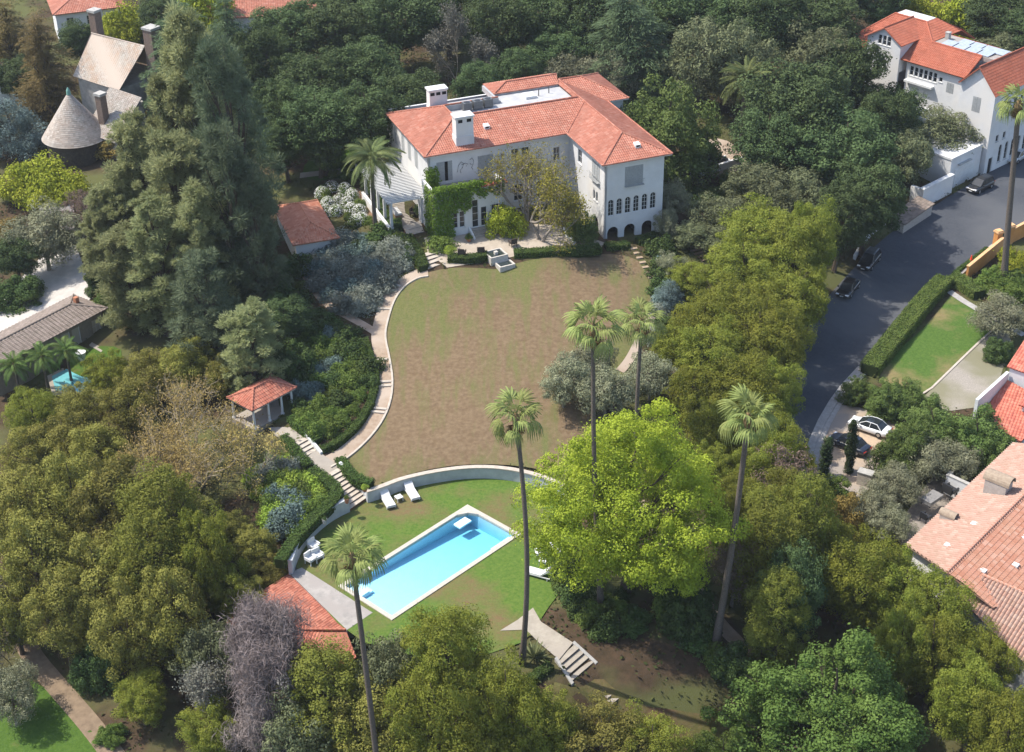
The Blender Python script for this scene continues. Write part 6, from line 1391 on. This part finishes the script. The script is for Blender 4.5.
spiky('spiky flax plant right of the pale walkway',592,602,44,1.6,2); spiky('spiky flax plant under the bright tree beside another flax',612,598,40,1.5,3); spiky('small spiky plant beside the palm base',545,672,30,1.0,4)

# ---- clipped hedges
HEDG=leafmat('hedge_leaf',(0.039,0.078,0.018),(0.111,0.163,0.039),.22,1.2); HEDL=leafmat('hedge_light',(0.074,0.121,0.024),(0.189,0.236,0.061),.22,1.2); HBASE=mat('hedge_core',(.02,.03,.01),(.03,.045,.014),5,1,.05)
def hedge(label,px,w_,hh,z=None,m=None,name='hedge',it=1,dens=190,zb=None):
    ln=resample(line_w(px,z,it),.5); o=empty(name,tuple(ln[0]),0,label,'hedge'); base=(lambda p:h(p[0],p[1])) if z is None else (lambda p:z)
    org=np.array([ln[0][0],ln[0][1],ln[0][2]]); L2=[p-org for p in ln]
    k=MB(); wallstrip(k,L2,w_*.86,lambda p:base(p+org)-org[2]-.3,lambda p:base(p+org)-org[2]+hh*.92); fixn(k.obj('stems',HBASE,o))
    rg=np.random.default_rng(len(label)*3+int(px[0][0])); C=[];Nn=[]
    lo=offset(L2,0)
    for i in range(len(L2)-1):
        a,b=L2[i],L2[i+1]; l=np.linalg.norm((b-a)[:2]); t=(b-a)[:2]/max(l,1e-6); q=np.array([-t[1],t[0],0]); zb_=base(a+org)-org[2]
        for face,cnt in (('t',int(dens*l*w_)),('l',int(dens*l*hh)),('r',int(dens*l*hh))):
            u=rg.random(cnt)[:,None]; v=rg.random(cnt)[:,None]; p=a+(b-a)*u; p[:,2]=zb_
            jit=rg.normal(size=(cnt,3))*.045
            if face=='t': p=p+q*(v-.5)*w_+np.array([0,0,hh])+jit; nn=np.array([0,0,1.])
            else: s=1 if face=='l' else -1; p=p+q*s*w_/2+np.array([0,0,1.])*v*hh+jit; nn=q*s
            C.append(p);Nn.append(np.tile(nn,(cnt,1))+rg.normal(size=(cnt,3))*.55)
    C=np.vstack(C);Nn=unit(np.vstack(Nn)); bz=np.sin(C[:,0]*1.7+C[:,1]*1.1)*.05+np.sin(C[:,0]*3.9-C[:,1]*3.1)*.035; C=C*[1,1,1]+np.stack([bz,bz*.7,np.where(Nn[:,2]>.4,bz,0)],1); V,Fq=leaves(C,Nn,.15*rg.uniform(.5,1.4,len(C)),.6,rg); linkmesh('foliage',np_mesh('foliage',V,Fq,m or HEDG),o); return o
hedge('low clipped hedge between the terrace armchairs and the lawn',[(448,262),(468,262),(488,259)],1.3,.8,-.5)
hedge('long low clipped hedge from the stone fountain to the mansion wing',[(514,257),(535,256),(560,254),(585,253),(600,251)],1.4,.8,-.6)
hedge('low hedge in front of the mansion arches',[(605,249),(620,248),(628,246)],1.2,.6)
hedge('low hedge right of the stepping slabs under the arches',[(637,244),(650,240),(657,237)],1.2,.7)
hedge('narrow clipped hedge following the inside of the curved path',[(364,342),(372,362),(376,384),(372,404),(359,427),(338,446),(322,452)],.8,.6)
hedge('curved clipped hedge closing the bed beside the garden stairs',[(319,444),(309,436),(299,428),(291,421)],.9,.7)
hedge('clipped hedge on top of the grey retaining wall left of the pool',[(312,474),(326,484),(340,497),(329,510),(310,527),(295,544),(280,566)],1.1,.8,-5.6)
hedge('clipped hedge strip between the long stairs and brown lawn',[(340,463),(347,474),(358,484),(372,488)],1.0,.8,-5.6)
hedge('clipped hedge beside the upper garden stairs',[(283,440),(292,450),(302,462),(310,470)],.9,.7)
hedge('thick roadside hedge along the green garden lawn',[(868,376),(884,356),(905,330),(925,305),(944,286)],2.2,1.5,None,HEDL)
hedge('bright square hedge in front of the orange wall',[(951,282),(965,289),(979,299)],1.9,1.2,None,HEDL)
hedge('hedge strip between road and orange wall',[(954,276),(972,262),(988,250)],.6,.5)
hedge('hedge row on the outer side of the pergola wall',[(363,175),(374,196),(388,224)],1.2,.7)
hedge('low hedge across the foot of the rose garden',[(303,248),(320,244),(340,234)],1.2,.8)
hedge('clipped hedge below the front end of the pergola',[(379,231),(392,229),(402,227)],1.6,1.0)
hedge('yellow green hedge below the tower house',[(50,150),(80,146),(105,138)],2.0,2.0,None,HEDL)
hedge('clipped hedge left of the terrace steps',[(424,272),(420,262),(414,250),(408,240)],1.2,.9)
hedge('low box hedge at the edge of the pale walkway by the palm',[(528,683),(540,676),(551,668)],.9,.6)
# ivy over the porch
rg=np.random.default_rng(5); C=[];Nn=[]
def ivy(n,fx,nn):
    p=np.array([fx(*rg.random(2)) for _ in range(n)]); C.append(p+rg.normal(size=p.shape)*.13); Nn.append(np.array(nn)+rg.normal(size=p.shape)*.5)
def keep_front(u,v):
    while True:
        x,z=-.5+u*9.2,v*6.9; top=4.0+.5*math.sin(x*2.1)
        if (x<1.9 and True) or (x<4.3 and z>3.5+.25*math.sin(5*x)) or (x>=4.3 and z>5.1+.35*math.sin(x*3)) and x<8.6 and not(5.7<x<8 and 5.9<z<6.5): return (x,-4.3-.22*rg.random(),z)
        u,v=rg.random(2)
ivy(5200,keep_front,(0,-1,.2)); ivy(1500,lambda u,v:(-.5+u*6.4,-4.3+v*.7,6.35+.35*rg.random()),(0,-.2,1)); ivy(1800,lambda u,v:(-.5-.15*rg.random(),-4.3+u*3.2,v*6.3),(-1,0,.2)); ivy(900,lambda u,v:(.4+u*1.6-.3,-.2+v*.8,4.9+2.6*rg.random()**1.3),(0,-1,.4))
C=np.vstack(C);Nn=unit(np.vstack(Nn)); V,Fq=leaves(C,Nn,.24*rg.uniform(.6,1.3,len(C)),.75,rg)
iv=linkmesh('climbing_ivy',np_mesh('climbing_ivy',V,Fq,leafmat('ivy_leaf',(0.090,0.180,0.022),(0.228,0.360,0.048),.3,.7))); iv.location=(MO[0],MO[1],0); iv.rotation_euler=(0,0,MRZ); tag(iv,'bright green climbing ivy covering the front porch of the mansion','climbing plant')
T('shrub',440,243,14,1.6,'rounded shrub at the foot of the ivy covered porch',hc=.4)

# ---- beds of shrubs
def bed(poly,kinds,dmin,size,label,group,n=400,seed=1,cap=60):
    rg=np.random.default_rng(seed); xs=[p[0] for p in poly]; ys=[p[1] for p in poly]; got=[]
    for _ in range(n):
        q=(rg.uniform(min(xs),max(xs)),rg.uniform(min(ys),max(ys)))
        if not pip(np.array([q[0]]),np.array([q[1]]),poly)[0]: continue
        if any(math.hypot((q[0]-a[0]),(q[1]-a[1])*1.5)<dmin for a in got): continue
        got.append(q)
        if len(got)>=cap: break
    for q in got:
        kd=kinds[int(rg.integers(len(kinds)))]; x,y,z=drop(*q); s=size*rg.uniform(.75,1.3)
        put_tree(kd,x,y,z,KINDS[kd]['R']*s,KINDS[kd]['H']*s*rg.uniform(.8,1.2),label[kd] if isinstance(label,dict) else label,group[kd] if isinstance(group,dict) else group)
kb=[(300,345),(320,325),(345,335),(362,352),(370,380),(366,402),(350,425),(330,440),(312,440),(300,420),(296,395),(290,370)]
def lg(where): return ({k:{'shrub':'rounded green','greyshrub':'soft grey','blueshrub':'blue grey','limeshrub':'lime green','darkshrub':'dark green'}[k]+' shrub growing '+where for k in ('shrub','greyshrub','blueshrub','limeshrub','darkshrub')},
                       {k:{'shrub':'green','greyshrub':'grey','blueshrub':'blue grey','limeshrub':'lime','darkshrub':'dark'}[k]+' shrubs '+where for k in ('shrub','greyshrub','blueshrub','limeshrub','darkshrub')})
a,b=lg('in the kidney shaped bed inside the curved path'); bed(kb,['shrub','shrub','darkshrub','shrub','blueshrub'],11,1.15,a,b,900,1,60)
a,b=lg('in the silvery border between branch path and curved path'); bed([(312,262),(335,248),(360,246),(385,250),(410,255),(412,268),(392,280),(380,298),(366,312),(350,316),(330,300),(316,282)],['greyshrub','greyshrub','greyshrub','blueshrub'],12,1.5,a,b,700,2,40)
a,b=lg('in the border below the pergola hedge'); bed([(345,240),(372,240),(400,238),(420,250),(405,262),(380,256),(352,250)],['blueshrub','darkshrub','shrub'],13,1.3,a,b,300,3,14)
a,b=lg('in the bright succulent bed left of the long garden stairs'); bed([(262,512),(278,490),(296,478),(312,482),(330,497),(322,508),(304,520),(290,535),(276,530)],['limeshrub','limeshrub','shrub','blueshrub','limeshrub'],10,1.45,a,b,900,4,44)
a,b=lg('along the slope left of the pavilion steps'); bed([(252,470),(275,455),(295,468),(300,478),(280,488),(262,500),(248,492)],['limeshrub','shrub','greyshrub'],12,1.1,a,b,300,5,18)
a,b=lg('under the tall pines beside the tool house'); bed([(298,262),(306,300),(330,322),(305,340),(280,330),(272,290)],['darkshrub','darkshrub','shrub'],15,1.4,a,b,300,6,16)
a,b=lg('beside the pale walkway under the bright tree'); bed([(545,600),(570,605),(585,625),(600,640),(640,628),(635,600),(600,590),(560,585)],['darkshrub','shrub','darkshrub'],14,1.0,a,b,300,7,20)
a,b=lg('around the rose garden'); bed([(310,190),(330,185),(350,187),(372,228),(350,236),(335,215)],['shrub','darkshrub'],14,.8,a,b,200,8,12)
a,b=lg('at the top of the upper lawn'); bed([(322,172),(345,160),(362,168),(345,182)],['shrub','darkshrub'],12,1.0,a,b,200,9,8)
a,b=lg('in the border right of the stepping slabs'); bed([(652,250),(668,252),(676,290),(668,330),(650,350),(662,300)],['blueshrub','darkshrub','greyshrub'],13,1.3,a,b,300,10,16)
a,b=lg('in the planted garden inside the orange wall'); bed([(988,282),(1008,266),(1030,258),(1030,300),(1000,302),(988,296)],['shrub','darkshrub','limeshrub'],11,1.0,a,b,300,11,14)
a,b=lg('below the mansion wing beside the drive'); bed([(690,195),(720,185),(745,180),(740,200),(715,205),(700,215)],['darkshrub','shrub'],14,1.3,a,b,200,12,10)
a,b=lg('on the shaded slope beside the woodland trail'); bed([(655,560),(690,610),(730,660),(720,690),(690,650),(660,610)],['darkshrub','shrub'],16,1.3,a,b,200,13,12)
# white roses
wr=np.random.default_rng(3)
WFL=leafmat('white_petal',(.62,.62,.58),(.8,.8,.77),.15,1)
for i,(px,py) in enumerate([(322,196),(332,190),(345,192),(328,206),(340,203),(352,198),(336,214),(326,214),(352,212),(360,214),(362,222),(356,224),(348,206)]):
    x,y,z=drop(px,py); o=put_tree('shrub',x,y,z,1.0,1.3,'white flowering rose bush in the rose garden','white rose bushes')
    n=420; u=rdir(n,wr); u[:,2]=np.abs(u[:,2]); p=u*np.array([1.05,1.05,1.2]); V,Fq=leaves(p+[0,0,.05],unit(u+wr.normal(size=u.shape)*.3),.12,.9,wr); linkmesh('flowers',np_mesh('flowers',V,Fq,WFL),o)['kind']='stuff'
# ---- ground cover under the trees
n=90000; rg=np.random.default_rng(12); gxp=rg.uniform(-95,95,n); gyp=rg.uniform(95,275,n)
ins=np.zeros(n,bool)
for poly in FOOT: ins|=pip(gxp,gyp,poly)
cl=np.sin(gxp*.55+1.3*np.sin(gyp*.31))+np.sin(gyp*.47+1.7*np.sin(gxp*.23)); ok=(~ins)&(cl>-.9+rg.normal(size=n)*.4)&(np.abs(gxp)<gyp*.36+4)
gxp,gyp=gxp[ok],gyp[ok]; gz_=hv(gxp,gyp)+rg.random(len(gxp))**2*.55+.04
C=np.stack([gxp,gyp,gz_],1); V,Fq=leaves(C,unit(rdir(len(C),rg)*.7+[0,0,.9]),.42*rg.uniform(.6,1.3,len(C)),.55,rg)
tag(linkmesh('ground_cover',np_mesh('ground_cover',V,Fq,leafmat('cover_leaf',(.035,.05,.015),(.10,.105,.035),.2,.12))),kind='stuff')
# ================================================================== FURNITURE, CARS, SMALL THINGS
def rot_to(a,b): d=(np.array(b)-np.array(a))[:2]; return math.atan2(d[1],d[0])
def lounger(label,head_px,foot_px,z,raised=.55,group=None,L=2.0):
    a,b=P(*head_px,z),P(*foot_px,z); rz=rot_to(a,b); c=(a+b)/2; o=empty('sun_lounger',(c[0],c[1],z),rz,label,'sun lounger',group); w_=.75; o.scale=(1.25,1.25,1.2)
    k=MB(); k.box(-L/2,-w_/2,.22,L/2,-w_/2+.06,.30); k.box(-L/2,w_/2-.06,.22,L/2,w_/2,.30); k.box(-L/2,-w_/2+.061,.22,-L/2+.06,w_/2-.061,.30); k.box(L/2-.06,-w_/2+.061,.22,L/2,w_/2-.061,.30); k.obj('frame',TRIM,o)
    for sx in (-1,1):
        for sy in (-1,1): k=MB(); k.box(sx*(L/2-.2)-.03,sy*(w_/2-.03)-.03,0,sx*(L/2-.2)+.03,sy*(w_/2-.03)+.03,.218); k.obj('leg',TRIM,o)
    k=MB(); x0=-L/2+.75; k.box(x0,-w_/2+.02,.303,L/2-.02,w_/2-.02,.42); k.obj('seat_cushion',CUSH,o)
    c_,s_=math.cos(raised),math.sin(raised); k=MB(); q=[(x0,.303),(x0,.42),(x0-.75*c_-.12*0,.42+.75*s_),(x0-.75*c_-.1,.303+.75*s_)]
    k.add([(x,-w_/2+.02,zz) for x,zz in q]+[(x,w_/2-.02,zz) for x,zz in q],[(0,1,2,3),(7,6,5,4),(0,4,5,1),(1,5,6,2),(2,6,7,3),(3,7,4,0)]); fixn(k.obj('back_cushion',CUSH,o)); return o
def side_table(label,px,z,rz=0,s=.55):
    p=P(*px,z); o=empty('side_table',tuple(p),rz,label,'table'); o.scale=(1.25,1.25,1.2); k=MB(); k.box(-s/2,-s/2,.36,s/2,s/2,.42); k.obj('table_top',TRIM,o)
    for sx in (-1,1):
        for sy in (-1,1): k=MB(); k.box(sx*(s/2-.04)-.025,sy*(s/2-.04)-.025,0,sx*(s/2-.04)+.025,sy*(s/2-.04)+.025,.357); k.obj('leg',TRIM,o)
lounger('white sun lounger left of the little table by the curved wall',(382.5,494.5),(393,511.5),POOLZ)
lounger('white sun lounger right of the little table by the curved wall',(407,487.5),(417,503),POOLZ)
side_table('small white table between the two loungers by the wall',(399,500.5),POOLZ,-1.0)
lounger('white sun lounger below the bright green tree with raised back',(550,579),(528,573),POOLZ,.8)
lounger('white sun lounger above the small poolside table under the tree',(552,553),(538,555),POOLZ,.7,L=1.5)
side_table('small white table between the loungers under the bright tree',(543,564),POOLZ,-.3)
def chair(label,px,z,rz,m,cm,name='garden_chair',s=1.0):
    p=P(*px,z); o=empty(name,tuple(p),rz,label,'chair'); o.scale=(s,s,s)
    for sx in (-1,1):
        for sy in (-1,1): k=MB(); k.box(sx*.3-.03,sy*.3-.03,0,sx*.3+.03,sy*.3+.03,.36); k.obj('leg',m,o)
    k=MB(); k.box(-.35,-.35,.363,.35,.35,.42); k.obj('seat',m,o); k=MB(); k.box(-.28,-.34,.423,.28,.28,.54); k.obj('cushion',cm,o)
    k=MB(); k.prism([(-.35,.25),(.35,.25),(.35,.35),(-.35,.35)],.423,.95); k.obj('backrest',m,o)
    for sx in (-1,1): k=MB(); k.box(sx*.35-.05,-.35,.424,sx*.35+.05,.245,.66); k.obj('armrest',m,o)
    return o
chair('white padded chair nearest the palm at the grey wall',(318,560),POOLZ,.7,TRIM,CUSH,s=1.25); chair('white padded chair between the two others at the grey wall',(311,563),POOLZ,.9,TRIM,CUSH,s=1.25); chair('white padded chair furthest along the grey retaining wall',(314,550),POOLZ,.8,TRIM,CUSH,s=1.25)
chair('white chair half hidden under the bright tree foliage',(559,555),POOLZ,-1.9,TRIM,CUSH)
chair('dark wicker armchair next to the round topiary on the terrace',(462,256),0,2.9,WOODD,mat('brown_cushion',(.09,.07,.06),None,rough=.9),s=1.15); chair('dark wicker armchair left of the stone fountain',(481,254),0,3.2,WOODD,MATS['brown_cushion'],s=1.15); chair('dark wicker armchair right of the stone fountain',(513,246),0,3.6,WOODD,MATS['brown_cushion'],s=1.15)
# sofa under the pergola
p=M2W(-2.6,4.6,.08); o=empty('outdoor_sofa',p,MRZ+1.57,'white cushioned sofa on the stone floor under the pergola','sofa')
k=MB(); k.box(-1.1,-.45,.05,1.1,.45,.35); k.obj('base',mat('tan_wicker',(.26,.17,.10),(.2,.13,.08),9,.9),o); k=MB(); k.box(-1.05,-.43,.353,1.05,.3,.55); k.obj('seat_cushion',CUSH,o); k=MB(); k.box(-1.05,.303,.353,1.05,.45,.85); k.obj('back_cushion',CUSH,o)
chair('dark wicker chair beside the pot under the pergola',(414,216),.1,1.2,WOODD,MATS['brown_cushion'],s=1.2)
def pot(label,xyz,r,hh,m,plant,ph,name='planter'):
    o=empty(name,tuple(xyz),0,label,'planter'); k=MB(); k.lathe(0,0,[(r*.62,0),(r*.9,hh*.55),(r,hh*.9),(r*1.1,hh*.92),(r*1.1,hh)],14); k.obj('pot',m,o)
    if plant:
        tm,cm=treemesh(plant,0); q=linkmesh('plant',cm,o); kk=KINDS[plant]; q.location=(0,0,hh-.03); q.scale=(ph/kk['R'],)*3
pot('large potted shrub beside the pergola columns',P(422,218,.1),.45,.9,TERRA,'darkshrub',1.0); pot('potted shrub left of the entrance steps',P(469,242,0),.3,.55,TERRA,'shrub',.55); pot('potted shrub right of the entrance steps',P(501,236,0),.3,.55,TERRA,'shrub',.6)
pot('round clipped topiary in a low bowl on the terrace',P(450,254,0),.35,.4,STONE,'limeshrub',.8)
pot('pot of yellow flowers on the pier right of the long stairs',P(365,491,-5.1),.3,.45,TERRA,'limeshrub',.4); pot('dark urn on the wall pier left of the long stairs',P(347,503,-5.1),.26,.6,TERRA,'shrub',.3); pot('small urn on the grey retaining wall above the chairs',P(325,524,-5.15),.24,.6,STONE,'darkshrub',.25)
# stone fountain
a=P(500,262,-.7); o=empty('stone_fountain',(a[0],a[1],-.75),MRZ+.1,'pale stone double trough fountain at the top of the lawn','fountain'); o.scale=(.85,.85,.85)
def trough(nm,x0,y0,x1,y1,z0,z1,t=.22):
    k=MB(); k.box(x0,y0,z0,x1,y0+t,z1); k.box(x0,y1-t,z0,x1,y1,z1); k.box(x0,y0+t+.001,z0,x0+t,y1-t-.001,z1); k.box(x1-t,y0+t+.001,z0,x1,y1-t-.001,z1); k.box(x0+t+.001,y0+t+.001,z0,x1-t-.001,y1-t-.001,z0+.2); b=k.obj(nm,CREAM if 0 else mat('travertine',(.50,.47,.42),(.40,.37,.33),3,.9,.15,.2,20),o)
    k=MB(); k.add([(x0+t,y0+t,z1-.15),(x1-t,y0+t,z1-.15),(x1-t,y1-t,z1-.15),(x0+t,y1-t,z1-.15)],[(0,1,2,3)]); k.obj('water',mat('dark_water',(.03,.04,.04),None,rough=.05,spec=.5),b)
trough('upper_trough',-1.6,-.4,1.1,2.0,-.3,1.2); trough('lower_trough',-1.1,-2.2,1.3,-.41,-.6,.45)
k=MB(); k.box(-.5,.5,.9,.0,1.0,1.45); k.obj('spout',MATS['travertine'],o)
# small neighbouring pool and things, left
sp=[P(*q,-7.4) for q in ((52,378),(72,368),(108,372),(112,386),(80,394),(56,392))]; c=sum(sp)/6; o=empty('small_pool',(c[0],c[1],-7.3),0,'small turquoise pool with pale coping half hidden by left trees','pool')
k=MB(); k.prism([tuple((p-c)[:2]*1.16) for p in sp],-.3,.12); k.obj('coping',PALE,o); k=MB(); k.add([((p-c)[0],(p-c)[1],.13) for p in sp],[tuple(range(6))[::-1]]); q=fixn(k.obj('water',mat('turquoise_water',(.16,.42,.45),(.12,.36,.40),.8,.08,.5),o)); FOOT.append([tuple(p[:2]) for p in sp])
if q.data.polygons[0].normal.z<0: q.data.flip_normals()
pot('white stone urn on the small left lawn',P(82,360,-6.6),.55,1.1,TRIM,None,0,'stone_urn')
# courtyard things by the pink roof
chair('black armchair beside the low courtyard planter wall',(949,496),-9.4,2.2,IRON,mat('charcoal_cushion',(.03,.03,.032),None,rough=.9),s=1.7); chair('small black stool chair below the grey covered table',(925,521),-9.5,2.2,IRON,MATS['charcoal_cushion'],s=1.2)
a=P(931,502,-9.45); o=empty('patio_table',tuple(a),.72,'grey covered table on the courtyard paving','table'); k=MB(); k.box(-1.1,-.65,.62,1.1,.65,.72); k.obj('table_top',mat('grey_cover',(.22,.21,.20),(.16,.155,.15),3,.9),o); k=MB(); k.box(-1.06,-.61,.25,1.06,.61,.618); k.obj('apron',MATS['grey_cover'],o)
for sx in (-1,1):
    for sy in (-1,1): k=MB(); k.box(sx*.95-.05,sy*.5-.05,0,sx*.95+.05,sy*.5+.05,.248); k.obj('leg',IRON,o)
# traffic cone
p=P(970.5,263.5,-7.62); o=empty('traffic_cone',tuple(p+[0,0,.12]),.3,'orange traffic cone at the roadside by the orange wall','traffic cone'); k=MB(); k.box(-.3,-.3,0,.3,.3,.06); k.obj('base',mat('cone_orange',(.75,.07,.03),None,rough=.5),o); k=MB(); k.lathe(0,0,[(.23,.06),(.06,1.05),(.04,1.08)],14); k.obj('cone',MATS['cone_orange'],o)
# ---- cars
def loft(mb, secs):
    """closed cross-sections (lists of points) joined into a body"""
    n=len(secs[0]); b=len(mb.v)
    for s in secs: mb.v+=[tuple(p) for p in s]
    for i in range(len(secs)-1):
        for k in range(n): mb.f.append((b+i*n+k,b+i*n+(k+1)%n,b+(i+1)*n+(k+1)%n,b+(i+1)*n+k))
    mb.f.append(tuple(b+k for k in range(n-1,-1,-1))); mb.f.append(tuple(b+(len(secs)-1)*n+k for k in range(n)))
def car(label,px_front,px_rear,paint,kind='sedan',zoff=.1,glassroof=False,group=None,z=None):
    a=G(*px_front) if z is None else P(*px_front,z); b=G(*px_rear) if z is None else P(*px_rear,z); c=(a+b)/2; rz=rot_to(b,a); o=empty('parked_car',(c[0],c[1],(h(c[0],c[1]) if z is None else z)+zoff),rz,label,'car',group)
    L=4.7; Wd=1.84; suv=kind=='suv'; hb=.98 if suv else .86; ht=1.72 if suv else 1.42
    def sec(x,zl,zt,w_,tum=.9):
        hw_=w_/2; return [(x,-hw_*.93,zl),(x,-hw_,zl+.12),(x,-hw_,zt-.16),(x,-hw_*tum,zt-.03),(x,-hw_*.5,zt),(x,hw_*.5,zt),(x,hw_*tum,zt-.03),(x,hw_,zt-.16),(x,hw_,zl+.12),(x,hw_*.93,zl)]
    k=MB(); loft(k,[sec(-L/2,.42,hb-.18,Wd*.80),sec(-L/2+.12,.30,hb-.03,Wd*.92),sec(-L/2+.6,.24,hb+.02,Wd),sec(-.6,.22,hb+.02,Wd),sec(.75,.22,hb,Wd),sec(1.4,.22,hb-.06,Wd*.99),sec(L/2-.35,.25,hb-.15,Wd*.94),sec(L/2-.06,.32,hb-.26,Wd*.84),sec(L/2,.42,hb-.36,Wd*.74)])
    body=fixn(k.obj('body',paint,o,True))
    rb=-L/2+.25 if suv else -L/2+.75
    def csec(x,zt,w0,w1,zl=None): zl=hb-.06 if zl is None else zl; return [(x,-w0/2,zl),(x,-w1/2,zt),(x,w1/2,zt),(x,w0/2,zl)]
    k=MB(); loft(k,[csec(rb-.1,hb,Wd*.86,Wd*.84),csec(rb+.55 if not suv else rb+.3,ht-.06,Wd*.9,Wd*.66),csec(-.5,ht,Wd*.92,Wd*.68),csec(.25,ht-.05,Wd*.92,Wd*.66),csec(1.25,hb,Wd*.88,Wd*.84)]); fixn(k.obj('window_glass',GLASS,o))
    k=MB(); x0=rb+.5 if not suv else rb+.28; loft(k,[[(x,-w_/2,zt),(x,-w_/2*.8,zt+.035),(x,w_/2*.8,zt+.035),(x,w_/2,zt)] for x,w_,zt in ((x0,Wd*.67,ht-.065),(-.5,Wd*.70,ht-.005),(.28,Wd*.68,ht-.055))]); fixn(k.obj('roof_panel',GLASS if glassroof else paint,o))
    for sy in (-1,1):
        k=MB()
        for (xa,za,xb,zb_) in ((1.22,hb,.25,ht-.04),(-.25,hb,-.3,ht-.03),(rb+.0,hb,x0+.05,ht-.06)):
            k.tube([(xa,sy*Wd*.435,za),(xb,sy*Wd*.335,zb_)],.045,5)
        k.tube([(x0,sy*Wd*.335,ht-.06),(-.5,sy*Wd*.345,ht),(.27,sy*Wd*.335,ht-.05)],.04,5); k.obj('pillar',paint,o)
        k=MB(); k.box(.72,sy*(Wd/2+.09)-.09,hb+.0,.92,sy*(Wd/2+.09)+.09,hb+.14); k.obj('wing_mirror',paint,o)
        k=MB(); k.box(L/2-.42,sy*.60-.2,hb-.33,L/2-.045,sy*.60+.2,hb-.20); k.obj('headlight',mat('lamp_glass',(.7,.7,.7),None,rough=.15,spec=.6),o)
        k=MB(); k.box(-L/2-.01,sy*.58-.22,hb-.28,-L/2+.2,sy*.58+.22,hb-.14); k.obj('tail_light',mat('tail_red',(.35,.015,.01),None,rough=.25),o)
        for x in (1.42,-1.42):
            def disc(r0,y0,y1,r1=None): 
                q=MB(); s=18; r1=r1 or r0; q.add([(x+r0*math.cos(2*math.pi*i/s),y0,.34+r0*math.sin(2*math.pi*i/s)) for i in range(s)]+[(x+r1*math.cos(2*math.pi*i/s),y1,.34+r1*math.sin(2*math.pi*i/s)) for i in range(s)],[tuple(range(s)),tuple(range(2*s-1,s-1,-1))]+[(i,s+i,s+(i+1)%s,(i+1)%s) for i in range(s)]); return q
            t=disc(.34,sy*(Wd/2-.2),sy*(Wd/2+.03)); w_=fixn(t.obj('wheel',mat('tyre',(.018,.018,.018),None,rough=.9),o)); t=disc(.22,sy*(Wd/2+.0),sy*(Wd/2+.036),.2); fixn(t.obj('rim',mat('alloy',(.45,.45,.46),None,rough=.35,metal=.8),w_))
    k=MB(); k.box(L/2-.06,-.5,.42,L/2+.012,.5,hb-.40); k.obj('grille',IRON,o); k=MB(); k.box(L/2+.013,-.22,.40,L/2+.03,.22,.52); k.obj('number_plate',TRIM,o)
    return o
def paintm(n,c,r=.28): 
    m=mat(n,c,None,rough=r,spec=.5); m.node_tree.nodes['Principled BSDF'].inputs['Coat Weight'].default_value=.6 if 'Principled BSDF' in m.node_tree.nodes else 0; return m
BLK=paintm('black_paint',(.012,.012,.014)); SIL=paintm('silver_paint',(.42,.43,.44)); WHT=paintm('white_car_paint',(.72,.73,.74)); NAV=paintm('navy_paint',(.012,.017,.03)); WALLY=0
car('black sports utility car parked in the sunlit part of the road',(966,197),(993,183),BLK,'suv')
car('silver car parked beside the dark villa door on the road',(1003,168),(1030,152),SIL,'sedan')
car('larger black car parked behind another along the white road wall',(857,279),(880,251),BLK,'suv')
car('smaller black car parked at the front along the white road wall',(838,305),(857,281),BLK,'sedan')
car('white car with dark glass roof on the brick drive',(850,424),(889,438),WHT,'sedan',.12,True)
car('dark navy car between the cypresses on the brick drive',(832,440),(866,456),NAV,'sedan',.12)
car('dark car on the dirt drive right of the mansion',(724,164),(700,166),BLK,'sedan',.1)
# lamp posts and roof plumbing are too small to show; a manhole and tar seams on the road
p=drop(905,262); k=MB(); k.cyl(p[0],p[1],p[2]+.105,p[2]+.112,.38,sides=18); tag(k.obj('manhole_cover',IRON),'dark round manhole cover in the asphalt road','manhole cover')
# ================================================================== HAZE
hz = MB(); hz.box(-260, -60, -22, 260, 420, CZ + 4)
HM, n = newmat('haze_air'); o_ = N(n, 'ShaderNodeOutputMaterial'); pv = N(n, 'ShaderNodeVolumePrincipled')
pv.inputs['Color'].default_value = (.86, .92, 1, 1); pv.inputs['Density'].default_value = .00011; pv.inputs['Anisotropy'].default_value = .2
n.links.new(pv.outputs[0], o_.inputs['Volume'])
tag(hz.obj('haze', HM), kind='stuff')
